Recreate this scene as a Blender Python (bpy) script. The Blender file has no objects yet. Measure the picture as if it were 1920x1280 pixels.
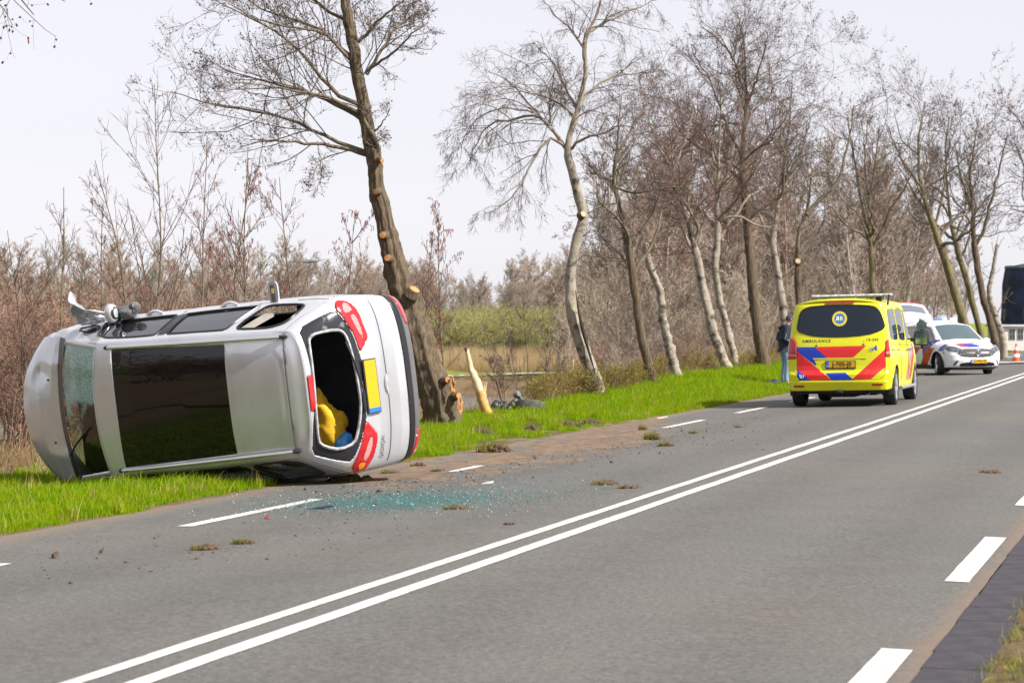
import bpy, bmesh, math, random
import numpy as np
from mathutils import Vector, Matrix
rng = np.random.default_rng(7)
random.seed(7)
SC = bpy.context.scene
COL = SC.collection

# ------------------------------------------------------------------ camera, sky, sun, exposure
CAM_H = 1.53
FPX = 4533.0                      # focal length in pixels of a 1920 wide frame
cam_d = bpy.data.cameras.new('camera')
cam = bpy.data.objects.new('camera', cam_d)
COL.objects.link(cam)
cam.location = (0, 0, CAM_H)
cam.rotation_euler = (math.radians(90) - math.atan(39.0 / FPX), 0, 0)
cam_d.sensor_width = 36.0
cam_d.lens = 36.0 * FPX / 1920.0
cam_d.clip_start = 0.2
cam_d.clip_end = 4000
cam_d.dof.use_dof = True
cam_d.dof.focus_distance = 28.0
cam_d.dof.aperture_fstop = 5.6
SC.camera = cam

SUN_AZ = math.radians(28)         # towards the camera side from straight right
SUN_EL = math.radians(42)
sun_dir = Vector((math.cos(SUN_AZ) * math.cos(SUN_EL), -math.sin(SUN_AZ) * math.cos(SUN_EL), math.sin(SUN_EL)))
world = bpy.data.worlds.new('World')
SC.world = world
world.use_nodes = True
wn = world.node_tree
for n in list(wn.nodes):
    wn.nodes.remove(n)
w_sky = wn.nodes.new('ShaderNodeTexSky')
w_sky.sky_type = 'NISHITA'
w_sky.sun_disc = False
w_sky.sun_elevation = SUN_EL
w_sky.sun_rotation = math.pi / 2 + SUN_AZ
w_sky.air_density = 1.0
w_sky.dust_density = 0.6
w_sky.ozone_density = 1.0
w_hsv = wn.nodes.new('ShaderNodeHueSaturation')
w_hsv.inputs['Saturation'].default_value = 0.30
w_tint = wn.nodes.new('ShaderNodeMixRGB')
w_tint.blend_type = 'MULTIPLY'
w_tint.inputs[0].default_value = 1.0
w_tint.inputs[2].default_value = (0.985, 0.975, 1.03, 1)
w_veil = wn.nodes.new('ShaderNodeMixRGB')          # an even veil of bright high haze over the whole sky
w_veil.inputs[0].default_value = 0.72
w_veil.inputs[2].default_value = (4.85, 4.76, 5.12, 1)
w_bg = wn.nodes.new('ShaderNodeBackground')
w_bg.inputs['Strength'].default_value = 0.10
w_out = wn.nodes.new('ShaderNodeOutputWorld')
wn.links.new(w_sky.outputs[0], w_hsv.inputs['Color'])
wn.links.new(w_hsv.outputs[0], w_tint.inputs[1])
wn.links.new(w_tint.outputs[0], w_veil.inputs[1])
wn.links.new(w_veil.outputs[0], w_bg.inputs['Color'])
wn.links.new(w_bg.outputs[0], w_out.inputs[0])

sun_d = bpy.data.lights.new('sun', 'SUN')
sun_d.energy = 5.0
sun_d.angle = math.radians(0.6)
sun_d.color = (1.0, 0.95, 0.87)
sun = bpy.data.objects.new('sun', sun_d)
COL.objects.link(sun)
sun.location = (30, -20, 40)
sun.rotation_euler = (-sun_dir).to_track_quat('-Z', 'Y').to_euler()

SC.view_settings.view_transform = 'Standard'
SC.view_settings.look = 'None'
SC.view_settings.exposure = 0.84
SC.view_settings.gamma = 1.0
SC.view_settings.use_curve_mapping = False
SC.render.engine = 'CYCLES'
SC.cycles.use_denoising = True
SC.cycles.denoising_prefilter = 'ACCURATE'
SC.cycles.max_bounces = 8
SC.cycles.transparent_max_bounces = 16
SC.cycles.sample_clamp_indirect = 8.0

# ------------------------------------------------------------------ pixel <-> place helpers (pixels of the 1920 x 1280 frame)
HY = 601.0
def at(px, py, Y):
    return np.array([(px - 960.0) / FPX * Y, Y, CAM_H - (py - HY) / FPX * Y])
AL = math.atan(1265.0 / FPX)
RD = np.array([math.sin(AL), math.cos(AL)])        # along the road
RN = np.array([-math.cos(AL), math.sin(AL)])       # across it, to the left
def road_xy(s, q):
    return s * RD[0] + q * RN[0], s * RD[1] + q * RN[1]
def sq_of(x, y):
    return x * RD[0] + y * RD[1], x * RN[0] + y * RN[1]
QC = 4.41
Q_LE, Q_RE = 8.64, 1.18           # asphalt edges
def sstep(a, b, x):
    t = np.clip((x - a) / (b - a), 0, 1)
    return t * t * (3 - 2 * t)
def vnoise(x, y, seed=0):
    # cheap smooth value noise for meshes
    xi = np.floor(x).astype(np.int64); yi = np.floor(y).astype(np.int64)
    xf = x - xi; yf = y - yi
    u = xf * xf * (3 - 2 * xf); v = yf * yf * (3 - 2 * yf)
    def hsh(a, b):
        n = (a * 374761393 + b * 668265263 + seed * 974634777) & 0x7fffffff
        n = ((n ^ (n >> 13)) * 1274126177) & 0x7fffffff
        return ((n ^ (n >> 16)) & 0xffff) / 65535.0
    return (hsh(xi, yi) * (1 - u) + hsh(xi + 1, yi) * u) * (1 - v) + (hsh(xi, yi + 1) * (1 - u) + hsh(xi + 1, yi + 1) * u) * v
def fbm(x, y, seed=0, o=4):
    r = 0; a = 0.5
    for i in range(o):
        r = r + a * (vnoise(x * 2 ** i, y * 2 ** i, seed + i) - 0.5); a *= 0.5
    return r
def poly_sdf(poly, r=0.0):
    poly = np.asarray(poly, float)
    def f(x, y):
        x = np.asarray(x, float); y = np.asarray(y, float)
        d = np.full(x.shape, 1e9); s = np.ones(x.shape)
        n = len(poly); j = n - 1
        for i in range(n):
            ex, ey = poly[j] - poly[i]
            wx, wy = x - poly[i, 0], y - poly[i, 1]
            t = np.clip((wx * ex + wy * ey) / (ex * ex + ey * ey + 1e-12), 0, 1)
            bx, by = wx - ex * t, wy - ey * t
            d = np.minimum(d, bx * bx + by * by)
            c1 = y >= poly[i, 1]; c2 = y < poly[j, 1]; c3 = ex * wy > ey * wx
            flip = (c1 & c2 & c3) | (~c1 & ~c2 & ~c3)
            s = np.where(flip, -s, s)
            j = i
        return s * np.sqrt(d) - r
    return f
WATER_Z = -0.95
POND = poly_sdf([(2.6, 60), (3.4, 70), (2.0, 81), (-8, 84), (-25, 72), (-45, 47), (-45, 16), (-24, 8), (-17, 22), (-15.5, 38), (-10, 52), (-4.5, 57)])
def ground_z(s, q):
    s = np.asarray(s, float); q = np.asarray(q, float)
    road = -0.025 * np.abs(q - QC)
    crest = -0.20 + 0.33 * sstep(40, 66, s)
    dl = q - Q_LE
    verge = -0.106 + (crest + 0.106) * sstep(0.2, 3.2, dl) + 0.05 * fbm(s * 0.7, q * 0.9, 3) * sstep(0, 0.6, dl)
    wobble = 1.0 * fbm(s * 0.10, q * 0.0 + 3.3, 11)
    bank = sstep(12.9 + wobble, 15.6 + wobble, q)
    x, y = road_xy(s, q)
    land = -0.50 + 0.30 * fbm(s * 0.15, q * 0.15, 9) + 0.25 * sstep(84, 120, y)
    pd = POND(x, y) + 1.6 * fbm(x * 0.3, y * 0.3, 13)
    land = land - 0.30 * sstep(9, 1, pd) * sstep(84, 78, y)
    land = land + (-1.6 - land) * sstep(0.6, -1.6, pd)
    z = verge * (1 - bank) + land * bank
    right = -0.084 + 0.05 * sstep(0.9, 0.2, q) - 0.2 * sstep(0, -8, q)
    return np.where(q > Q_LE, z, np.where(q < Q_RE, right, road))
def ground_at(px, py):
    # where a pixel's ray meets the ground near the road
    Y = 20.0
    for i in range(60):
        x = (px - 960.0) / FPX * Y
        s, q = sq_of(x, Y)
        z = float(ground_z(s, q)) if q < 12.5 else float(ground_z(s, 12.5))
        Yn = FPX * (CAM_H - z) / (py - HY)
        Y = 0.5 * Y + 0.5 * Yn
    return np.array([(px - 960.0) / FPX * Y, Y, z])

# ------------------------------------------------------------------ mesh helpers
def link(o, parent=None):
    COL.objects.link(o)
    if parent is not None:
        o.parent = parent
    return o
def empty(name, loc=(0, 0, 0), rz=0.0, mat=None):
    o = bpy.data.objects.new(name, None)
    o.empty_display_size = 0.2
    COL.objects.link(o)
    if mat is not None:
        o.matrix_world = mat
    else:
        o.location = loc
        o.rotation_euler = (0, 0, rz)
    return o
def tag(o, label=None, cat=None, group=None, kind=None):
    if label: o['label'] = label
    if cat: o['category'] = cat
    if group: o['group'] = group
    if kind: o['kind'] = kind
    return o
def np_mesh(name, V, F, smooth=True):
    V = np.asarray(V, np.float32).reshape(-1, 3)
    me = bpy.data.meshes.new(name)
    if isinstance(F, np.ndarray):
        k = F.shape[1]
        me.vertices.add(len(V)); me.vertices.foreach_set('co', V.ravel())
        me.loops.add(F.size); me.loops.foreach_set('vertex_index', F.ravel().astype(np.int32))
        me.polygons.add(len(F))
        me.polygons.foreach_set('loop_start', np.arange(0, F.size, k, dtype=np.int32))
        me.polygons.foreach_set('loop_total', np.full(len(F), k, np.int32))
        if smooth:
            me.polygons.foreach_set('use_smooth', np.ones(len(F), bool))
        me.update(calc_edges=True)
        me.validate()
    else:
        me.from_pydata(V.tolist(), [], [tuple(int(i) for i in f) for f in F])
        if smooth:
            me.polygons.foreach_set('use_smooth', np.ones(len(me.polygons), bool))
        me.update()
    return me
def mk(name, V, F, mat, parent=None, smooth=True, loc=None, sharp=None):
    me = np_mesh(name, V, F, smooth)
    me.materials.append(mat)
    if smooth and sharp:
        try:
            me.set_sharp_from_angle(angle=math.radians(sharp))
        except Exception:
            pass
    o = bpy.data.objects.new(name, me)
    if loc is not None: o.location = loc
    return link(o, parent)
class MB:
    def __init__(self): self.v = []; self.f = []
    def add(self, V, F):
        b = len(self.v)
        self.v.extend([tuple(p) for p in V]); self.f.extend([tuple(i + b for i in f) for f in F]); return self
    def box(self, lo, hi, bev=0.0):
        x0, y0, z0 = lo; x1, y1, z1 = hi
        if bev <= 0:
            return self.add([(x0,y0,z0),(x1,y0,z0),(x1,y1,z0),(x0,y1,z0),(x0,y0,z1),(x1,y0,z1),(x1,y1,z1),(x0,y1,z1)],
                     [(0,3,2,1),(4,5,6,7),(0,1,5,4),(1,2,6,5),(2,3,7,6),(3,0,4,7)])
        bm = bmesh.new()
        bmesh.ops.create_cube(bm, size=1.0)
        for v in bm.verts:
            v.co = Vector(((x0+x1)/2 + v.co.x*(x1-x0), (y0+y1)/2 + v.co.y*(y1-y0), (z0+z1)/2 + v.co.z*(z1-z0)))
        bmesh.ops.bevel(bm, geom=list(bm.edges), offset=bev, segments=2, affect='EDGES', profile=0.5)
        bm.verts.index_update()
        self.add([v.co[:] for v in bm.verts], [[v.index for v in f.verts] for f in bm.faces]); bm.free(); return self
    def tube(self, P, R, n=8, cap=True):
        V, F = tube(P, R, n, cap); return self.add(V, F)
    def lathe(self, prof, axis_o, ax, n=24, closed=False):
        # prof: list of (r, h) along axis ax from axis_o
        ax = np.array(ax, float); ax /= np.linalg.norm(ax)
        t = np.array([1., 0, 0]) if abs(ax[0]) < 0.8 else np.array([0, 1., 0])
        e1 = np.cross(ax, t); e1 /= np.linalg.norm(e1); e2 = np.cross(ax, e1)
        V = []; F = []
        m = len(prof)
        for i in range(n):
            a = 2 * math.pi * i / n
            d = e1 * math.cos(a) + e2 * math.sin(a)
            for r, hh in prof:
                V.append(np.array(axis_o) + d * r + ax * hh)
        for i in range(n):
            j = (i + 1) % n
            for k in range(m - 1):
                F.append((i*m+k, j*m+k, j*m+k+1, i*m+k+1))
            if closed: F.append((i*m+m-1, j*m+m-1, j*m, i*m))
        return self.add(V, F)
    def poly(self, P): return self.add(P, [tuple(range(len(P)))])
    def prism(self, P, d):
        # polygon P (3d list) extruded by vector d
        n = len(P); P = [np.array(p, float) for p in P]; d = np.array(d, float)
        V = P + [p + d for p in P]
        F = [tuple(range(n))[::-1], tuple(range(n, 2*n))] + [(i, (i+1) % n, (i+1) % n + n, i + n) for i in range(n)]
        return self.add(V, F)
    def build(self, name, mat, parent=None, smooth=True, sharp=35):
        return mk(name, self.v, self.f, mat, parent, smooth, sharp=sharp)
def tube(P, R, n=8, cap=True, ell=None):
    P = np.asarray(P, float); m = len(P)
    R = np.full(m, R, float) if np.isscalar(R) else np.asarray(R, float)
    T = np.gradient(P, axis=0); T /= np.linalg.norm(T, axis=1)[:, None] + 1e-9
    ref = np.array([0, 0, 1.]) if abs(T[:, 2]).mean() < 0.8 else np.array([1., 0, 0])
    e1 = np.cross(T, ref); e1 /= np.linalg.norm(e1, axis=1)[:, None] + 1e-9
    e2 = np.cross(T, e1)
    a = np.arange(n) * 2 * math.pi / n
    ca, sa = np.cos(a), np.sin(a)
    if ell: sa = sa * ell
    V = (P[:, None, :] + R[:, None, None] * (ca[None, :, None] * e1[:, None, :] + sa[None, :, None] * e2[:, None, :])).reshape(-1, 3)
    F = []
    for i in range(m - 1):
        for k in range(n):
            l = (k + 1) % n
            F.append((i*n+k, i*n+l, (i+1)*n+l, (i+1)*n+k))
    if cap:
        F.append(tuple(range(n))[::-1]); F.append(tuple(range((m-1)*n, m*n)))
    return V, F
def text_mesh(body, size, extrude=0.0, bold=0.0, align='CENTER', space=1.0):
    cu = bpy.data.curves.new('t', 'FONT')
    cu.body = body; cu.size = size; cu.align_x = align; cu.align_y = 'CENTER'
    cu.extrude = extrude; cu.offset = bold; cu.space_character = space; cu.resolution_u = 4
    o = bpy.data.objects.new('t', cu)
    COL.objects.link(o)
    dg = bpy.context.evaluated_depsgraph_get()
    me = bpy.data.meshes.new_from_object(o.evaluated_get(dg))
    bpy.data.objects.remove(o)
    return me
def put_text(name, body, size, mat, parent, M, bold=0.0, space=1.0, fn=None, sx=1.0):
    me = text_mesh(body, size, 0.0, bold, space=space)
    me.materials.clear(); me.materials.append(mat)
    for v in me.vertices:
        p = Vector((v.co.x * sx, v.co.y, 0.0))
        v.co = fn(p) if fn else M @ p
    o = bpy.data.objects.new(name, me)
    return link(o, parent)
def copy_tree(o, parent=None):
    c = o.copy(); COL.objects.link(c)
    if parent is not None: c.parent = parent
    for ch in o.children: copy_tree(ch, c)
    return c

# ------------------------------------------------------------------ signed regions and split patches
def smooth_poly(poly, it=2):
    P = np.asarray(poly, float)
    for _ in range(it):
        N = np.roll(P, -1, 0)
        P = np.stack([0.75 * P + 0.25 * N, 0.25 * P + 0.75 * N], 1).reshape(-1, 2)
    return P
def round_poly(poly, r=0.05):
    P = np.asarray(poly, float); out = []
    for i in range(len(P)):
        for Q in (P[i - 1], P[(i + 1) % len(P)]):
            d = Q - P[i]; L = np.linalg.norm(d); out.append(P[i] + d / L * min(r, L * 0.45))
    return smooth_poly(out, 1)
def patch(fn, A, B, regions, flip=False):
    """fn(a,b)->(P[...,3], Q[...,2]); regions: list of (name, sdf(q0,q1)). Splits the grid along the region borders."""
    A, B = np.meshgrid(A, B, indexing='ij')
    A = A.copy(); B = B.copy()
    da = np.gradient(A, axis=0); db = np.gradient(B, axis=1)
    moved = np.zeros(A.shape, bool)
    for nm, sdf in regions:
        def G(a, b):
            Q = fn(a, b)[1]; return sdf(Q[..., 0], Q[..., 1])
        for it in range(3):
            g = G(A, B)
            ha, hb = np.abs(da) * 0.05, np.abs(db) * 0.05
            ga = (G(A + ha, B) - G(A - ha, B)) / 2 / ha * np.abs(da)   # per cell
            gb = (G(A, B + hb) - G(A, B - hb)) / 2 / hb * np.abs(db)
            m2 = ga * ga + gb * gb + 1e-12
            sa = -g * ga / m2; sb = -g * gb / m2
            near = (np.abs(sa) < 0.52) & (np.abs(sb) < 0.52) & (sa*sa+sb*sb < 0.36)
            if it == 0: near &= ~moved
            if it == 0: sel = near.copy()
            near = sel & near
            sa[0, :] = 0; sa[-1, :] = 0; sb[:, 0] = 0; sb[:, -1] = 0
            A = np.where(near, A + sa * np.abs(da), A); B = np.where(near, B + sb * np.abs(db), B)
        moved |= sel
    P, Q = fn(A, B)
    na, nb = A.shape
    idx = np.arange(na * nb).reshape(na, nb)
    Fc = np.stack([idx[:-1, :-1], idx[1:, :-1], idx[1:, 1:], idx[:-1, 1:]], -1).reshape(-1, 4)
    if flip: Fc = Fc[:, ::-1]
    V = P.reshape(-1, 3)
    ac = 0.25 * (A[:-1, :-1] + A[1:, :-1] + A[1:, 1:] + A[:-1, 1:]); bc = 0.25 * (B[:-1, :-1] + B[1:, :-1] + B[1:, 1:] + B[:-1, 1:])
    Qc = fn(ac, bc)[1].reshape(-1, 2)
    own = np.full(len(Fc), -1)
    for k, (nm, sdf) in enumerate(regions):
        g = sdf(Qc[:, 0], Qc[:, 1])
        own = np.where((own < 0) & (g < 0), k, own)
    # vertex normals
    fnr = np.cross(V[Fc[:, 2]] - V[Fc[:, 0]], V[Fc[:, 3]] - V[Fc[:, 1]])
    N = np.zeros_like(V)
    for k in range(4): np.add.at(N, Fc[:, k], fnr)
    N /= np.linalg.norm(N, axis=1)[:, None] + 1e-12
    out = {}
    for k, nm in [(-1, 'body')] + [(k, r[0]) for k, r in enumerate(regions)]:
        ff = Fc[own == k]
        if len(ff) == 0: continue
        u, inv = np.unique(ff, return_inverse=True)
        out.setdefault(nm, []).append((V[u], inv.reshape(-1, 4), N[u]))
    return out
def part(pieces, off=0.0):
    """join split-patch pieces into one V,F, pushed by off along the normal"""
    VV = []; FF = []; b = 0
    for V, F, N in pieces:
        VV.append(V + N * off); FF.append(F + b); b += len(V)
    return np.concatenate(VV), np.concatenate(FF)
def solid(o, t, offset=-1.0):
    m = o.modifiers.new('shell', 'SOLIDIFY'); m.thickness = t; m.offset = offset; m.use_even_offset = False
    return o

# ------------------------------------------------------------------ materials
def new_mat(name):
    m = bpy.data.materials.new(name); m.use_nodes = True
    return m, m.node_tree, m.node_tree.nodes['Principled BSDF']
def N(nt, t, **kw):
    n = nt.nodes.new(t)
    for k, v in kw.items():
        if k.startswith('i_'):
            n.inputs[k[2:].replace('_', ' ')].default_value = v
        else: setattr(n, k, v)
    return n
def mat(name, col, rough=0.6, metal=0.0, var=0.0, scale=8.0, bump=0.0, bscale=None, coat=0.0, spec=None, col2=None, coords='Object', detail=4.0, trans=0.0, rvar=0.0):
    m, nt, b = new_mat(name)
    b.inputs['Base Color'].default_value = (*col, 1)
    b.inputs['Roughness'].default_value = rough
    b.inputs['Metallic'].default_value = metal
    if coat: b.inputs['Coat Weight'].default_value = coat; b.inputs['Coat Roughness'].default_value = 0.06
    if spec is not None: b.inputs['Specular IOR Level'].default_value = spec
    if trans: b.inputs['Transmission Weight'].default_value = trans
    if var or bump or col2 is not None or rvar:
        tc = N(nt, 'ShaderNodeTexCoord')
        nz = N(nt, 'ShaderNodeTexNoise'); nz.inputs['Scale'].default_value = scale; nz.inputs['Detail'].default_value = detail
        nt.links.new(tc.outputs[coords], nz.inputs['Vector'])
        if var or col2 is not None:
            mx = N(nt, 'ShaderNodeMixRGB')
            rp = N(nt, 'ShaderNodeValToRGB')
            rp.color_ramp.elements[0].position = 0.35; rp.color_ramp.elements[1].position = 0.65
            nt.links.new(nz.outputs['Fac'], rp.inputs[0])
            nt.links.new(rp.outputs[0], mx.inputs[0])
            c2 = col2 if col2 is not None else tuple(c * (1 + var) for c in col)
            c1 = col if col2 is not None else tuple(c * (1 - var) for c in col)
            mx.inputs[1].default_value = (*c1, 1); mx.inputs[2].default_value = (*c2, 1)
            nt.links.new(mx.outputs[0], b.inputs['Base Color'])
        if rvar:
            mr = N(nt, 'ShaderNodeMapRange'); mr.inputs['To Min'].default_value = max(0, rough - rvar); mr.inputs['To Max'].default_value = rough + rvar
            nt.links.new(nz.outputs['Fac'], mr.inputs['Value']); nt.links.new(mr.outputs[0], b.inputs['Roughness'])
        if bump:
            n2 = nz
            if bscale:
                n2 = N(nt, 'ShaderNodeTexNoise'); n2.inputs['Scale'].default_value = bscale; n2.inputs['Detail'].default_value = 5
                nt.links.new(tc.outputs[coords], n2.inputs['Vector'])
            bp = N(nt, 'ShaderNodeBump'); bp.inputs['Strength'].default_value = bump; bp.inputs['Distance'].default_value = 0.02
            nt.links.new(n2.outputs['Fac'], bp.inputs['Height']); nt.links.new(bp.outputs[0], b.inputs['Normal'])
    return m
def glass_mat(name, tint, rough=0.03, alpha=0.25, ior=1.5):
    # coated pane: mirror-like reflection over a tinted see-through body
    m, nt, b = new_mat(name)
    nt.nodes.remove(b)
    out = nt.nodes['Material Output']
    fr = N(nt, 'ShaderNodeFresnel'); fr.inputs[0].default_value = ior
    gl = N(nt, 'ShaderNodeBsdfGlossy'); gl.inputs['Roughness'].default_value = rough; gl.inputs['Color'].default_value = (0.95, 0.97, 1, 1)
    tr = N(nt, 'ShaderNodeBsdfTransparent'); tr.inputs['Color'].default_value = (*tint, 1)
    df = N(nt, 'ShaderNodeBsdfDiffuse'); df.inputs['Color'].default_value = (tint[0]*0.2, tint[1]*0.2, tint[2]*0.2, 1)
    m1 = N(nt, 'ShaderNodeMixShader'); m1.inputs[0].default_value = alpha
    m2 = N(nt, 'ShaderNodeMixShader')
    nt.links.new(tr.outputs[0], m1.inputs[1]); nt.links.new(df.outputs[0], m1.inputs[2])
    nt.links.new(fr.outputs[0], m2.inputs[0]); nt.links.new(m1.outputs[0], m2.inputs[1]); nt.links.new(gl.outputs[0], m2.inputs[2])
    nt.links.new(m2.outputs[0], out.inputs[0])
    return m
def poly_paint(nt, cu, cv, layers, base):
    """flat print: layers of (convex polygon in (u,v), colour) over a base colour socket/value; returns a colour socket"""
    cur = None
    cmb = N(nt, 'ShaderNodeCombineXYZ'); nt.links.new(cu, cmb.inputs[0]); nt.links.new(cv, cmb.inputs[1])
    for poly, colr in layers:
        P = np.asarray(poly, float)
        area = 0.5 * np.sum(P[:, 0] * np.roll(P[:, 1], -1) - np.roll(P[:, 0], -1) * P[:, 1])
        if area < 0: P = P[::-1]
        acc = None
        for i in range(len(P)):
            a, b2 = P[i], P[(i + 1) % len(P)]
            e = b2 - a; nx, ny = -e[1], e[0]
            L = math.hypot(nx, ny); nx, ny = nx / L, ny / L
            d = N(nt, 'ShaderNodeVectorMath', operation='DOT_PRODUCT'); d.inputs[1].default_value = (nx, ny, 0)
            nt.links.new(cmb.outputs[0], d.inputs[0])
            g = N(nt, 'ShaderNodeMath', operation='GREATER_THAN'); g.inputs[1].default_value = nx * a[0] + ny * a[1]
            nt.links.new(d.outputs['Value'], g.inputs[0])
            if acc is None: acc = g.outputs[0]
            else:
                mu = N(nt, 'ShaderNodeMath', operation='MULTIPLY'); nt.links.new(acc, mu.inputs[0]); nt.links.new(g.outputs[0], mu.inputs[1]); acc = mu.outputs[0]
        mx = N(nt, 'ShaderNodeMixRGB'); nt.links.new(acc, mx.inputs[0])
        if cur is None: mx.inputs[1].default_value = (*base, 1)
        else: nt.links.new(cur, mx.inputs[1])
        mx.inputs[2].default_value = (*colr, 1)
        cur = mx.outputs[0]
    return cur
M = {}
M['rubber'] = mat('tyre rubber', (0.022, 0.022, 0.023), 0.75, var=0.2, scale=30)
M['black'] = mat('black plastic', (0.02, 0.02, 0.022), 0.45, var=0.15, scale=25)
M['satin_black'] = mat('satin black trim', (0.012, 0.012, 0.014), 0.28)
M['dark_grey'] = mat('dark grey plastic', (0.10, 0.10, 0.105), 0.5, var=0.12, scale=20)
M['alloy'] = mat('alloy metal', (0.55, 0.55, 0.57), 0.32, 0.9, var=0.06, scale=40)
M['chrome'] = mat('bright metal', (0.75, 0.75, 0.77), 0.15, 1.0)
M['plate_yellow'] = mat('plate yellow', (0.56, 0.32, 0.004), 0.4, var=0.04, scale=30)
M['plate_blue'] = mat('plate blue', (0.02, 0.14, 0.55), 0.4)
M['letter_black'] = mat('black lettering', (0.012, 0.012, 0.012), 0.5)
M['letter_white'] = mat('white lettering', (0.8, 0.8, 0.82), 0.5)
M['lamp_red'] = mat('red lamp lens', (0.40, 0.008, 0.012), 0.12, coat=0.8, var=0.12, scale=14)
M['lamp_dark_red'] = mat('dull red lamp', (0.30, 0.015, 0.01), 0.25, coat=0.4)
M['lamp_clear'] = mat('clear lamp lens', (0.46, 0.22, 0.22), 0.15, 0.0, coat=0.6, var=0.12, scale=30)
M['lamp_orange'] = mat('orange lamp lens', (0.75, 0.22, 0.02), 0.2, coat=0.5)
M['mirror'] = mat('tinted mirror glass', (0.16, 0.22, 0.25), 0.08, 1.0, var=0.5, scale=6)
# ------------------------------------------------------------------ the overturned silver car (local: x forward, y left, z up; it lies on its left side)
def car_frame(th, ph, de):
    th, ph = math.radians(th), math.radians(ph)
    Fw = np.array([-math.cos(th) * math.cos(ph), math.sin(th) * math.cos(ph), -math.sin(ph)])
    R = np.array([0, 0, 1.]); R = R - Fw * R.dot(Fw); R /= np.linalg.norm(R)
    U = np.cross(R, Fw); de = math.radians(de)
    R = R * math.cos(de) + U * math.sin(de)
    return Fw, R, np.cross(R, Fw)
cF, cR, cU = car_frame(25, 5, 5)
cO = at(780, 745, 24.3) - cU * 0.45 + cR * 0.22
CAR_M = Matrix(((cF[0], -cR[0], cU[0], cO[0]), (cF[1], -cR[1], cU[1], cO[1]), (cF[2], -cR[2], cU[2], cO[2]), (0, 0, 0, 1)))
def car_plane(px, py, z):
    C = np.array([0, 0, CAM_H]); d = at(px, py, 1.0) - C
    t = (cO + cU * z - C).dot(cU) / d.dot(cU); P = C + d * t - cO
    return P.dot(cF), -P.dot(cR)
def build_car():
    global car_world
    I = np.interp
    paint = mat('silver paint', (0.56, 0.575, 0.61), 0.22, 0.45, var=0.03, scale=3, coat=0.6, rvar=0.05)
    # mud and scratches give the silver a little life
    nt = paint.node_tree; b = nt.nodes['Principled BSDF']
    tcp = N(nt, 'ShaderNodeTexCoord'); old = b.inputs['Base Color'].links[0].from_socket
    g1 = N(nt, 'ShaderNodeTexNoise'); g1.inputs['Scale'].default_value = 1.7; g1.inputs['Detail'].default_value = 9; g1.inputs['Roughness'].default_value = 0.72
    mpg = N(nt, 'ShaderNodeMapping'); mpg.inputs['Scale'].default_value = (1.6, 0.7, 1.0); nt.links.new(tcp.outputs['Object'], mpg.inputs[0]); nt.links.new(mpg.outputs[0], g1.inputs['Vector'])
    mrg = N(nt, 'ShaderNodeMapRange'); nt.links.new(g1.outputs['Fac'], mrg.inputs[0]); mrg.inputs[1].default_value = 0.50; mrg.inputs[2].default_value = 0.78; mrg.inputs[3].default_value = 0.0; mrg.inputs[4].default_value = 0.30
    mxg = N(nt, 'ShaderNodeMixRGB'); nt.links.new(mrg.outputs[0], mxg.inputs[0]); nt.links.new(old, mxg.inputs[1]); mxg.inputs[2].default_value = (0.27, 0.24, 0.21, 1)
    nt.links.new(mxg.outputs[0], b.inputs['Base Color'])
    root = empty('overturned_car', mat=CAR_M)
    tag(root, 'silver family car lying on its side on the verge, rear window smashed', 'car')
    zz = [0.28, 0.36, 0.45, 0.56, 0.64, 0.70, 0.745, 0.80, 0.90, 1.0, 1.06, 1.2, 1.35, 1.48, 1.535]
    xx = [0.06, 0.015, 0.0, 0.022, 0.075, 0.135, 0.185, 0.235, 0.282, 0.300, 0.325, 0.40, 0.495, 0.58, 0.61]
    def X0(z): return I(z, zz, xx)
    def W(x): return I(x, [0.1, 0.35, 0.7, 1.1, 2.0, 3.4, 3.8, 4.13, 4.45], [0.83, 0.87, 0.905, 0.915, 0.915, 0.91, 0.88, 0.805, 0.74])
    def ytop(x): return I(x, [0.5, 0.9, 1.8, 2.9, 3.02, 3.4, 3.76, 3.95, 4.2, 4.45], [0.595, 0.615, 0.655, 0.68, 0.685, 0.72, 0.765, 0.795, 0.77, 0.76])
    def ztop(x): return I(x, [0.0, 0.85, 1.3, 2.0, 2.7, 3.02, 3.4, 3.76, 3.95, 4.13, 4.45], [1.50, 1.50, 1.53, 1.545, 1.53, 1.50, 1.29, 1.055, 0.965, 0.835, 0.80])
    def zbelt(x): return I(x, [0, 1.0, 3.0, 4.5], [1.09, 1.05, 1.00, 0.95])
    def Y(x, z):
        zb, zt, w, yt = zbelt(x), ztop(x), W(x), ytop(x)
        low = w - 0.05 * np.clip((0.72 - z) / 0.44, 0, 1) ** 1.6 - 0.035 * np.clip((z - 0.80) / (np.maximum(zb - 0.80, .05)), 0, 1) ** 2.2
        low = low + 0.010 * np.exp(-((z - 0.93) / 0.035) ** 2) * (x > 0.5)
        s = np.clip((z - zb) / np.maximum(zt - zb, 0.03), 0, 1)
        w2 = w - 0.035
        up = w2 - (w2 - yt) * (0.80 * s + 0.20 * s ** 3)
        tall = sstep(0.05, 0.16, zt - zb)
        s2 = np.clip((z - (zt - 0.16)) / 0.16, 0, 1)
        flat = low - (low - yt) * s2 ** 2.2
        return np.where(z > zb, up, low) * tall + flat * (1 - tall)
    D = 0.24
    def xc(z): return X0(z) + D
    def ft(t, n=2.7): return 1 - np.power(np.clip(1 - np.abs(t) ** n, 0, 1), 1 / n)
    def zt_r(t): return 1.535 - 0.035 * t * t
    def rear(a, b):
        t = np.sin(a * math.pi / 2); z = 0.28 + b * (zt_r(t) - 0.28)
        w = Y(xc(z), np.minimum(z, 1.4999)); y = t * w
        x = X0(z) + D * ft(t)
        return np.stack([x, y, z], -1), np.stack([y, z], -1)
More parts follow.
